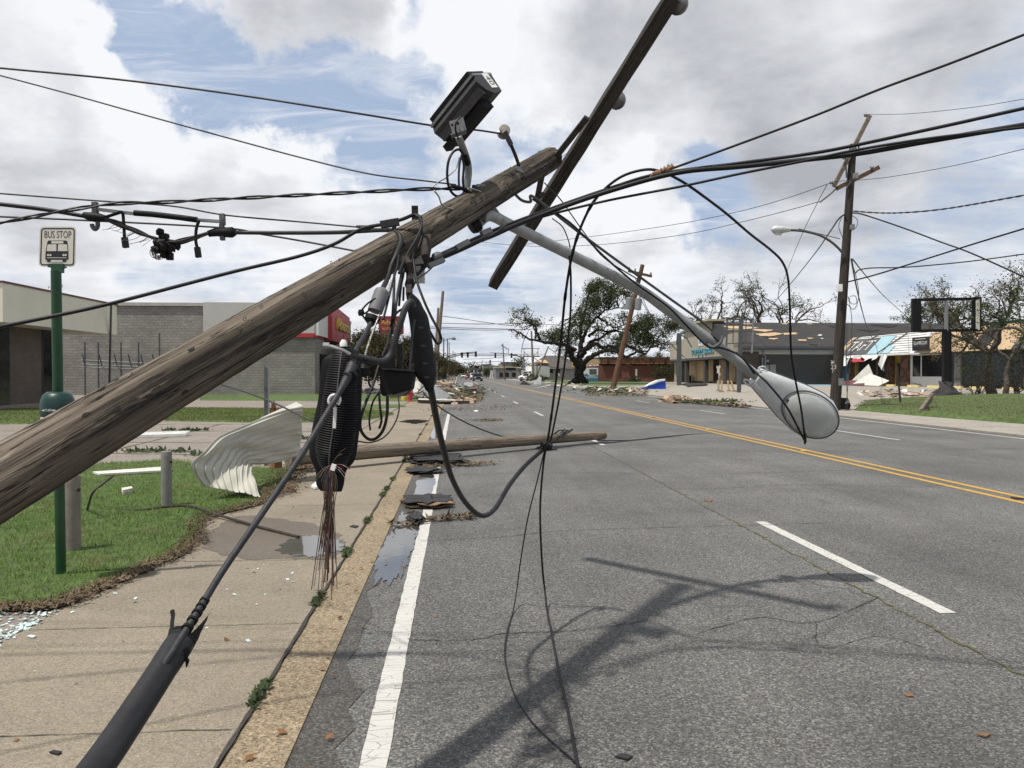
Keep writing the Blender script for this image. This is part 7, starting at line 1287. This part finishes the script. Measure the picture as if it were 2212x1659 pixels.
def grow(mb, r, p, d, L, rad, depth, tips, up=.15, kink=.28, kids=(2, 3), shrink=.72):
    n = 5; P = [Vector(p)]; d = Vector(d).normalized()
    for i in range(n):
        d = (d + Vector((r.gauss(0, kink), r.gauss(0, kink), r.gauss(0, kink) + up * .3))).normalized(); P.append(P[-1] + d * L / n)
    mb.tube(smooth(P, 2), [rad * (1 - .45 * i / (2 * n)) for i in range(2 * n + 1)], 7 if depth > 1 else 5)
    if depth <= 1: tips += [P[-1], P[-2], P[2]]
    if depth <= 0: return
    for k in range(r.randint(*kids)):
        q = P[r.randint(2, n)] if k else P[-1]; nd = (d + Vector((r.gauss(0, .65), r.gauss(0, .65), r.gauss(.1, .45)))).normalized(); grow(mb, r, q, nd, L * shrink * r.uniform(.75, 1.1), rad * .58, depth - 1, tips, up, kink, kids, shrink)
def tree(name, label, base, h, seed, bark, leaf, depth=4, spread=.6, per=16, lsp=.5, lsz=.16, trunk=.35, rad=None, lean=(0, 0), group=None, keep=1.0, cat='tree', stems=3, up=.2):
    r = random.Random(seed); base = Vector(base); t = thing(name, label, cat, base, group); mb = MB(); tips = []; rad = rad or h * .019
    top = base + Vector((lean[0], lean[1], h * trunk)); mb.tube(wander(r, base, top, 4, .04), [rad * (1.35 - .5 * i / 12) for i in range(13)], 10)
    for k in range(stems):
        a = 2 * math.pi * (k + r.uniform(-.3, .3)) / stems; grow(mb, r, top, (math.cos(a) * spread, math.sin(a) * spread, 1), h * (1 - trunk) * .42, rad * .66, depth - 1, tips, up)
    mb.build('trunk', M[bark], t); tips = [x for x in tips if r.random() < keep]
    if tips and per: leaf_cloud(tips, per, lsp, lsz, 'crown', M[leaf], t, seed)
    return t
# the great live oak: limbs laid out one by one
oak = thing('oak_tree', 'great gnarled live oak with a dense storm thinned crown on the right verge', 'tree', at(1252, 830, 120)); r = random.Random(5); mb = MB(); OX = lambda x, y, dy=0: at(1097 + .1819 * x, 576 + .1819 * y, 120 + dy)
LIMBS = [([(855, 1400, 0), (852, 1330, 0), (848, 1230, 0), (845, 1150, 0)], .95, .62), ([(800, 1400, -.5), (835, 1340, 0), (848, 1260, 0)], .5, .5), ([(915, 1390, .3), (880, 1330, 0), (850, 1250, 0)], .55, .5), ([(720, 1390, -1.5), (800, 1350, -.6), (845, 1290, 0)], .22, .5),
 ([(840, 1200, 0), (800, 1130, -.5), (760, 1050, -1), (725, 970, -1.5), (700, 930, -2)], .55, .38), ([(800, 1000, 0), (740, 960, -1), (650, 925, -2), (500, 905, -3), (380, 882, -4), (240, 852, -4), (150, 790, -5), (60, 755, -5), (5, 760, -5)], .42, .05), ([(380, 880, -4), (350, 800, -4), (312, 700, -4.5), (240, 655, -5), (150, 620, -5), (60, 600, -6)], .26, .05), ([(210, 640, -5), (200, 580, -5), (170, 530, -5), (180, 500, -5)], .1, .03), ([(330, 850, -4), (330, 780, -3.5), (300, 690, -3)], .2, .1),
 ([(848, 1170, 0), (862, 1000, .5), (866, 850, 1), (870, 700, 1), (895, 600, 1.5), (930, 500, 2), (950, 350, 2), (1000, 240, 2)], .52, .1), ([(885, 900, 0), (940, 740, -1), (1050, 605, -1.5), (1120, 540, -2), (1200, 505, -2), (1400, 480, -3)], .34, .06), ([(1060, 600, -1.5), (1150, 650, -2), (1270, 725, -3), (1400, 690, -3), (1500, 705, -4)], .22, .06), ([(880, 1010, 0), (980, 900, 1), (1100, 852, 1.5), (1190, 790, 2), (1290, 762, 2), (1380, 790, 2)], .34, .1), ([(960, 830, 0), (1060, 750, 1), (1180, 770, 1.5), (1300, 750, 2), (1420, 740, 3)], .26, .07),
 ([(870, 1070, 0), (960, 950, -1), (1050, 920, -1.5), (1120, 962, -2), (1250, 948, -2.5), (1400, 950, -3), (1540, 1000, -3), (1620, 1035, -4), (1700, 960, -4), (1790, 930, -4), (1880, 900, -5)], .44, .08), ([(875, 1220, 0), (940, 1110, -2), (1040, 1042, -3), (1180, 990, -4), (1300, 1010, -5), (1400, 1072, -5), (1480, 1042, -5.5), (1570, 1000, -6), (1650, 1010, -6)], .5, .12), ([(950, 500, 2), (1060, 430, 2), (1180, 400, 2), (1300, 350, 2), (1400, 300, 2)], .2, .05), ([(870, 760, 1), (800, 650, 2), (780, 600, 2), (850, 480, 3)], .18, .06), ([(1700, 960, -4), (1780, 860, -4), (1850, 760, -4), (1950, 690, -4)], .14, .04), ([(1500, 980, -3), (1560, 860, -2), (1640, 760, -2), (1640, 620, -2)], .2, .05)]
nodes = []
for pts, r0, r1 in LIMBS:
    P = smooth([OX(*p) for p in pts], 5); k = len(P); P = [p + Vector((r.gauss(0, .08), r.gauss(0, .12), r.gauss(0, .07))) if 0 < i < k - 1 else p for i, p in enumerate(P)]; mb.tube(P, [r0 + (r1 - r0) * (i / (k - 1)) ** .7 for i in range(k)], 10, wob=.1); nodes += P[3:]
MASS = [(1050, 230, 110, 85, 1), (1150, 220, 90, 70, 1), (1010, 330, 80, 80, .9), (1300, 260, 130, 80, .9), (1420, 330, 70, 55, .8), (1000, 430, 110, 90, .9), (900, 520, 80, 70, .9), (850, 610, 70, 60, .9), (1150, 400, 120, 60, .6), (800, 720, 80, 70, .8), (780, 850, 60, 70, .7), (560, 800, 110, 50, 1), (640, 850, 90, 60, 1), (450, 830, 70, 40, .9), (330, 660, 70, 50, .6), (230, 620, 60, 40, .5), (190, 520, 60, 25, .4), (80, 560, 40, 60, .22), (50, 660, 35, 50, .15), (100, 780, 70, 40, .12), (640, 990, 70, 50, .7), (1350, 600, 110, 60, .35), (1640, 640, 110, 85, 1), (1560, 760, 120, 100, 1), (1650, 850, 100, 80, 1), (1430, 850, 100, 80, .7), (1340, 910, 90, 60, .6), (1850, 670, 80, 50, .9), (1960, 700, 80, 60, .9), (1870, 780, 80, 60, .8), (1750, 890, 80, 60, .8), (1880, 950, 60, 40, .5), (1100, 780, 110, 60, .3), (1200, 620, 90, 60, .25), (1180, 1000, 200, 50, .3), (1000, 640, 90, 80, .4), (920, 700, 70, 70, .6), (1250, 840, 90, 60, .4), (1560, 950, 100, 60, .5), (700, 1080, 40, 40, .3), (1000, 950, 60, 40, .3)]
cl = []; nv = np.array(nodes)
for x, y, a, b, d in MASS:
    for i in range(int(a * b / 210 * d) + 4):
        q = r.uniform(0, 6.283); u = math.sqrt(r.random()); c_ = OX(x + a * u * math.cos(q), y + b * u * math.sin(q), r.gauss(0, 3)); j = int(np.argmin(((nv - np.array(c_)) ** 2).sum(1))); n0_ = Vector(nv[j]); cl.append(c_)
        if r.random() < .55: mb.tube(wander(r, n0_, c_, 4, .10), [.07 * (1 - .8 * i / 12) for i in range(13)], 4)
        if r.random() < .5: cl.append(n0_.lerp(c_, .65))
mb.build('trunk', M['bark'], oak); leaf_cloud(cl, 18, .42, .155, 'crown', M['leaf'], oak, 3, .75)
G_B = 'stripped trees behind the shingled shop'
for px, h, sd_, lb, k_, Y in ((1560, 22, 21, 'stripped tree behind the beige shop parapet', .5, 146), (1642, 25, 33, 'tallest stripped tree behind the dark shingle roof', .6, 146), (1700, 20.5, 8, 'stripped tree nearest the right hand pole, behind the dark roof', .55, 144), (1505, 18, 9, 'small stripped tree left of the beige parapet', .35, 158), (1610, 20, 77, 'twiggy stripped tree low behind the dark roof', .4, 150)): tree('stripped_tree', lb, (at(px, 0, Y).x, Y, 0), h, sd_, 'bark_g', 'leaf_g', 5, 1.0, 7, .35, .15, .42, group=G_B, keep=k_ * .8, up=.14)
for px, h, sd_, lb, Y in ((2005, 17.5, 4, 'thinned tree seen through the left half of the black sign frame', 128), (2068, 18.5, 15, 'thinned tree seen through the right half of the black sign frame', 126), (1968, 13, 19, 'bare curling branch tree left of the black sign frame', 132), (2160, 16, 61, 'thinned tree behind the plywood fascia at the right', 118)): tree('thinned_tree', lb, (at(px, 0, Y).x, Y, 0), h, sd_, 'bark_g', 'leaf_g', 5, 1.0, 12, .38, .16, .40, group='thinned trees behind the strip of shops', keep=.5, up=.15)
p = gr(2144, 853); tree('shade_tree', 'storm thinned shade tree with an open crown at the right edge of the verge', p, 10.6, 12, 'bark_g', 'leaf_b', 6, 1.05, 5, .3, .08, .30, rad=.28, lean=(-.3, 0), keep=.38, up=.22, stems=4)
p = gr(2172, 851); tree('shade_tree', 'slimmer second tree standing right of the larger one on the verge', p, 8.4, 27, 'bark_g', 'leaf_b', 5, .8, 7, .3, .085, .32, rad=.17, keep=.45, lean=(.4, 0))
p = gr(2225, 857); tree('shade_tree', 'tree trunk and branches cut by the right picture edge', p, 10.5, 44, 'bark_g', 'leaf_g', 5, .9, 9, .4, .10, .35, rad=.2, keep=.7)
def bush(name, label, c_, rx, ry, rz, n, mt, seed, per=14, sp=.22, sz=.09, cat='shrub', group=None, stems=10):
    r = random.Random(seed); c_ = Vector(c_); t = thing(name, label, cat, (c_.x, c_.y, 0), group); mb = MB(); cl = []
    for i in range(n):
        d = Vector((r.gauss(0, 1), r.gauss(0, 1), r.gauss(0, 1))).normalized() * r.random() ** .45; q = c_ + Vector((d.x * rx, d.y * ry, d.z * rz)); q.z = max(q.z, .1); cl.append(q)
        if i % max(1, n // stems) == 0: mb.tube(wander(r, Vector((c_.x + r.uniform(-.2, .2) * rx, c_.y, 0)), q, 3, .08), [.05 * (1 - .7 * k / 9) for k in range(10)], 5)
    mb.build('stems', M['bark_g'], t); leaf_cloud(cl, per, sp, sz, 'foliage', M[mt], t, seed); return t
bush('shrub', 'ragged green shrub leaning against the shade tree trunk', at(2108, 800, 56) , 1.5, 1.0, 2.2, 60, 'leaf_g', 3, 12, .28, .085); bush('shrub', 'dark ragged shrub right of the slim verge tree', at(2196, 790, 55), 1.4, 1, 2.2, 50, 'leaf', 4, 12, .3, .085)
bush('uprooted_shrub', 'dark uprooted shrub heaped against the red brick wall', at(1440, 806, 148), 3.2, 1.5, 1.8, 90, 'leaf', 6, 18, .4, .16); bush('shrub', 'dark low shrub at the foot of the red brick wall', at(1368, 819, 147), 1.8, 1, .7, 40, 'leaf', 7, 14, .3, .15); bush('hedge', 'dark clipped hedge under the white box truck', at(1160, 817, 160), 2.4, .8, .8, 60, 'leaf', 8, 16, .25, .13, cat='hedge')
bush('shrub', 'green round bush beyond the dark suv', at(1051, 803, 300), 2.6, 1.5, 1.6, 40, 'leaf', 9, 14, .5, .3); bush('tree_clump', 'dark rounded tree behind the right signal mast', at(1124, 787, 290), 3.4, 2, 3.2, 70, 'leaf', 10, 16, .7, .3, cat='tree')
G_M = 'olive crepe myrtles along the left pavement'
for x, Y, h, sd_, lb in ((797, 66, 4.9, 1, 'olive tree right of the red shop corner'), (822, 70, 4.7, 2, 'olive tree under the dark red pole sign'), (842, 76, 5.2, 3, 'olive tree behind the black terminal box'), (880, 84, 5.0, 4, 'olive tree seen left of the tapering splice case'), (905, 92, 5.0, 6, 'olive tree behind the tapering splice case'), (772, 64, 3.6, 5, 'thin olive tree partly over the red sign panel')): tree('crepe_myrtle', lb, (at(x, 0, Y).x, Y, 0), h * 1.15, sd_, 'bark_g', 'leaf_o', 4, .55, 50, .42, .11, .28, rad=.09, stems=4, group=G_M)
for x, Y, h, sd_, lb in ((948, 150, 6, 11, 'small olive tree left of the thin dark pole'), (955, 175, 6, 12, 'small olive tree behind the thin dark pole'), (976, 200, 6, 13, 'small olive tree right of the left signal mast'), (982, 240, 6.5, 14, 'small olive tree at the far end of the left row')): tree('street_tree', lb, (at(x, 0, Y).x, Y, 0), h, sd_, 'bark_g', 'leaf_o', 3, .6, 30, .7, .2, .3, rad=.09, stems=4, group='small trees along the far left kerb')
tree('bare_tree', 'sparse twiggy tree top above the cream building roof', (at(12, 0, 60).x, 60, 0), 9.0, 5, 'bark_g', 'leaf_b', 5, .9, 5, .3, .12, .4, keep=.5); tree('bare_tree', 'leafless tree behind the hipped roof building', (at(1252, 0, 230).x, 230, 0), 7.5, 6, 'bark_g', 'leaf_o', 4, .9, 5, .6, .2, .35, keep=.4)
for px, h, sd_, lb in ((1400, 8, 51, 'bare grey tree above the red brick roof'), (1340, 6.5, 52, 'low bare tree behind the red brick roof, nearest the oak'), (1448, 8.5, 53, 'bare tree between the brick roof and the beige shop')): tree('bare_tree', lb, (at(px, 0, 190).x, 190, 0), h, sd_, 'bark_g', 'leaf_o', 5, .9, 12, .5, .18, .3, keep=.7)
# distant wood reads as one mass
g = np.random.default_rng(8); cl = []
for i in range(900): X = g.uniform(-260, 330); cl.append((X, g.uniform(560, 640), abs(g.normal(0, 3.0)) + g.uniform(0, 3) * (1 + .5 * math.sin(X * .06))))
o = leaf_cloud(cl, 26, 2.2, .95, 'distant_trees', M['leaf_b'], None, 8); tag(o, 'hazy low line of trees at the far end of the street', 'trees', kind='stuff')

# ---------------------------------------------------------------- storm debris
G_D = 'large storm debris on the left road edge'
def dpt(px, py): return gr(px, py)
mt_ = thing('twisted_metal', 'twisted pale metal roofing heaped behind the red hydrant', 'metal sheet', dpt(925, 864), G_D)
def bent(name, pts3, mt, nv=14, rib=.05, par=mt_):
    T_ = smooth([at(*p) for p in pts3[0]], 6); B_ = smooth([at(*p) for p in pts3[1]], 6); mb = MB(); vs = []
    for i, (a, b) in enumerate(zip(T_, B_)):
        for j in range(nv * 4 + 1): t = j / (nv * 4); q = a.lerp(b, t); vs.append(q + FWD * (rib if j % 4 in (1, 2) else 0))
    w_ = nv * 4 + 1; mb.add(vs, [(i * w_ + j, i * w_ + j + 1, (i + 1) * w_ + j + 1, (i + 1) * w_ + j) for i in range(len(T_) - 1) for j in range(w_ - 1)]); o = mb.build(name, M[mt], par, smooth=False); s_ = o.modifiers.new('thickness', 'SOLIDIFY'); s_.thickness = .02
bent('ribbed_sheet', ([(893, 824, 52), (905, 825, 52), (918, 842, 51)], [(880, 852, 48), (896, 848, 48), (915, 846, 48)]), 'cream', 6)
bent('curled_sheet', ([(905, 824, 53), (925, 830, 52), (945, 836, 51), (968, 850, 50), (976, 860, 49)], [(915, 848, 47), (930, 858, 46), (945, 860, 46), (962, 863, 46), (974, 864, 46.5)]), 'galv', 4, .03)
bent('flat_sheet', ([(905, 860, 46), (940, 861, 46), (975, 862, 46), (1000, 866, 46)], [(902, 864, 42), (940, 866, 41), (980, 867, 41), (1010, 868, 42)]), 'cream', 5, .05)
mb = MB(); mb.bar(at(902, 866.5, 41), at(1015, 869, 41), .14, .14); mb.build('edge_beam', M['rust'], mt_, smooth=False); mb = MB()
for i in range(16): a = at(R.uniform(890, 925), R.uniform(844, 862), 47); mb.bar(a, a + Vector((R.uniform(-.6, .6), R.uniform(-.3, .3), R.uniform(-.35, .35))), .12, .03)
mb.build('crumpled_strip', M['galvdark'], mt_, smooth=False)
ins_ = thing('insulation_clump', 'clump of tan insulation at the end of the flat metal sheet', 'insulation', dpt(1005, 868), G_D); mb = MB(); r = random.Random(2)
for i in range(26): p = dpt(r.gauss(1006, 14), r.gauss(868, 2.5)); mb.lathe(p, [(.02, 0), (r.uniform(.06, .2), .05), (r.uniform(.05, .18), r.uniform(.06, .15)), (.02, .18)], (r.gauss(0, .4), r.gauss(0, .4), 1), 7)
mb.build('fibre', M['insul'], ins_, smooth=False)
def boards(label, name, cx0, cx1, cy0, cy1, n, mt, group, L=(.6, 2.6), pile=.4, seed=0):
    """each board of the pile is a thing of its own"""
    r = random.Random(seed)
    for i in range(n):
        p = dpt(r.uniform(cx0, cx1), r.uniform(cy0, cy1)); a = r.uniform(0, math.pi); l = r.uniform(*L); z = .05 + r.random() ** 2 * pile; d = Vector((math.cos(a) * l / 2, math.sin(a) * l / 2, r.uniform(-.12, .2))); q = p + Vector((0, 0, z)); mb = MB(); w_ = r.uniform(.08, .35)
        mb.bar(q - d, q + d, w_, r.uniform(.02, .06)); k = len(mb.v)
        for j in range(k): mb.v[j] = tuple(Vector(mb.v[j]) + Vector((r.uniform(-.05, .05), r.uniform(-.05, .05), max(-q.z + .02, r.uniform(-.02, .03)))))
        o = mb.build(name, M[mt[i % len(mt)]], None, loc=p, smooth=False); tag(o, label, 'board', group)
boards('broken board lying in the debris drift beyond the twisted metal', 'broken_board', 960, 1038, 832, 858, 70, ['rawbrown', 'bark_g', 'litterwhite', 'felt', 'rawbrown', 'insul', 'galvdark'], 'broken boards drifted along the left road edge', (.3, 1.7), .3, seed=1)
boards('broken board beyond the twisted metal toward the signal mast', 'broken_board', 935, 975, 828, 842, 28, ['rawbrown', 'insul', 'litterwhite', 'galvdark', 'felt'], 'broken boards near the left signal mast', (.8, 3), .8, 2)
boards('torn board or shingle lying by the leaning transformer pole', 'broken_board', 1270, 1370, 838, 852, 46, ['rawbrown', 'bark_g', 'felt', 'insul', 'leaf_g', 'litterwhite'], 'boards strewn along the right kerb', (.3, 1.5), .25, 3)
boards('torn scrap strewn on the lot before the yellow shop', 'torn_scrap', 1860, 2010, 845, 860, 44, ['rawbrown', 'insul', 'felt', 'litterwhite'], 'scraps strewn before the strip of shops', (.4, 1.6), .12, 4)
boards('tan torn panel piece heaped on the right kerb by the puddle', 'torn_sheathing', 1432, 1500, 861, 872, 34, ['insul', 'rawbrown', 'insul', 'ply', 'felt'], 'torn tan panels heaped on the right kerb', (.3, 1.0), .22, 5)
boards('scrap lying near the oak root on the right kerb', 'torn_scrap', 1170, 1260, 828, 840, 26, ['litterwhite', 'felt', 'galvdark', 'rawbrown', 'cream'], 'scraps along the kerb before the oak', (.6, 2.4), .5, 6)
scatter('debris_scraps', np.concatenate([np.array([(p.x, p.y) for p in [dpt(R.uniform(950, 1045), R.triangular(828, 874, 850)) for _ in range(1400)]]), np.array([(p.x, p.y) for p in [dpt(R.uniform(1265, 1400), R.uniform(838, 858)) for _ in range(900)]]), np.array([(p.x, p.y) for p in [dpt(1430 + u * 190, 866 + u * 15 + R.uniform(-2, 2)) for u in [R.random() for _ in range(900)]]])]), .12, M['thatch'], .07, 'brown scraps and leaves drifted along both road edges', .5, 2.2)
scatter('debris_leaves', np.concatenate([np.array([(p.x, p.y) for p in [dpt(R.gauss(1000, 28), R.gauss(846, 6)) for _ in range(900)]]), np.array([(p.x, p.y) for p in [dpt(R.gauss(1310, 40), R.gauss(846, 3)) for _ in range(600)]]), np.array([(p.x, p.y) for p in [dpt(R.gauss(1545, 30), R.gauss(872, 2)) for _ in range(220)]])]), .13, M['leaf_g'], .12, 'green torn leaves drifted along both road edges', .6, 2)
for lb, px0, py, px1, Y, mt, h in (('white foam slab lying on the left lane edge', 1003, 829, 1021, 90, 'white', .55), ('pale slab behind the white foam slab', 966, 829, 984, 95, 'litterwhite', .3)):
    a = at(px0, py, Y); b = at(px1, py, Y); mb = MB(); mb.box((a.x, Y, .04), (b.x, Y + 1.2, .04 + h)); tag(mb.build('foam_slab', M[mt], None, loc=(a.x, Y, 0), smooth=False), lb, 'slab', G_D)
a = at(1034, 846, 68); mb = MB(); mb.prism([at(x, y, 66) for x, y in ((1029, 846), (1031, 836), (1035, 833), (1038, 835), (1036, 845))], FWD * .3); tag(mb.build('bent_metal_scrap', M['galv'], None, loc=a, smooth=False), 'bent shiny panel standing at the end of the left debris', 'panel', G_D)
a = dpt(1060 - 30, 846); mb = MB(); mb.prism([dpt(1012, 846), dpt(1030, 843), dpt(1032, 848), dpt(1014, 849)], (0, 0, .35)); tag(mb.build('red_scrap', M['maroon'], None, loc=a, smooth=False), 'red brown scrap beside the bent shiny panel', 'scrap', G_D)
for lb, pts, mt in (('grey folded roof piece like a small tent by the right kerb', ((1122, 833), (1131, 824), (1148, 834)), 'greyroof'), ('pale folded sheeting beyond the road between tent piece and oak', ((1152, 833), (1165, 815), (1170, 818), (1168, 833)), 'white'), ('leaning white plank sign before the hipped roof', ((1201, 800), (1203, 797), (1210, 812), (1207, 812)), 'litterwhite'), ('pale fence panel in front of the hipped roof', ((1143, 818), (1168, 812), (1168, 820), (1143, 821)), 'boards_w')):
    mb = MB(); Yq = 112 if mt == 'greyroof' else 118 if mt == 'white' else 140; P = [at(x, y, Yq) for x, y in pts]; lowest = min(q.z for q in P); P = [q - Vector((0, 0, lowest)) if mt != 'litterwhite' else q for q in P]; mb.prism(P, FWD * (1.2 if mt == 'greyroof' else .3)); tag(mb.build('debris_sheet', M[mt], None, loc=P[0], smooth=False), lb, 'debris', 'debris sheets beyond the right kerb')
tag(slab('dark_mat', 'dark flat mat lying in front of the beige shop', ((1472, 832), (1490, 829), (1525, 830), (1525, 834), (1485, 837)), .12, 'felt', 'debris', .05, .3), kind=None)
cable('pavement_cable', 'black cable lying across the right kerb below the bin', [(1800, 905, 27), (1830, 912, 26), (1880, 913, 25.5), (1900, 910, 26)], 3, 'cable', cat='cable', group=None); cable('pavement_cable', 'squiggle of black cable in the far right lane', [(x, y, 2659 / (y - 808) - .1) for x, y in ((1870, 929), (1895, 925), (1905, 922), (1880, 930), (1920, 931))], 2.4, 'cable', cat='cable', group=None)
cable('guard_chain', 'sagging dark chain across the white shop wall', [(1968, 826, 93), (1990, 832, 92), (2010, 834, 91), (2030, 831, 89), (2042, 826, 88)], 1.8, 'thinwire', cat='chain', group=None)
bpy.context.view_layer.update()
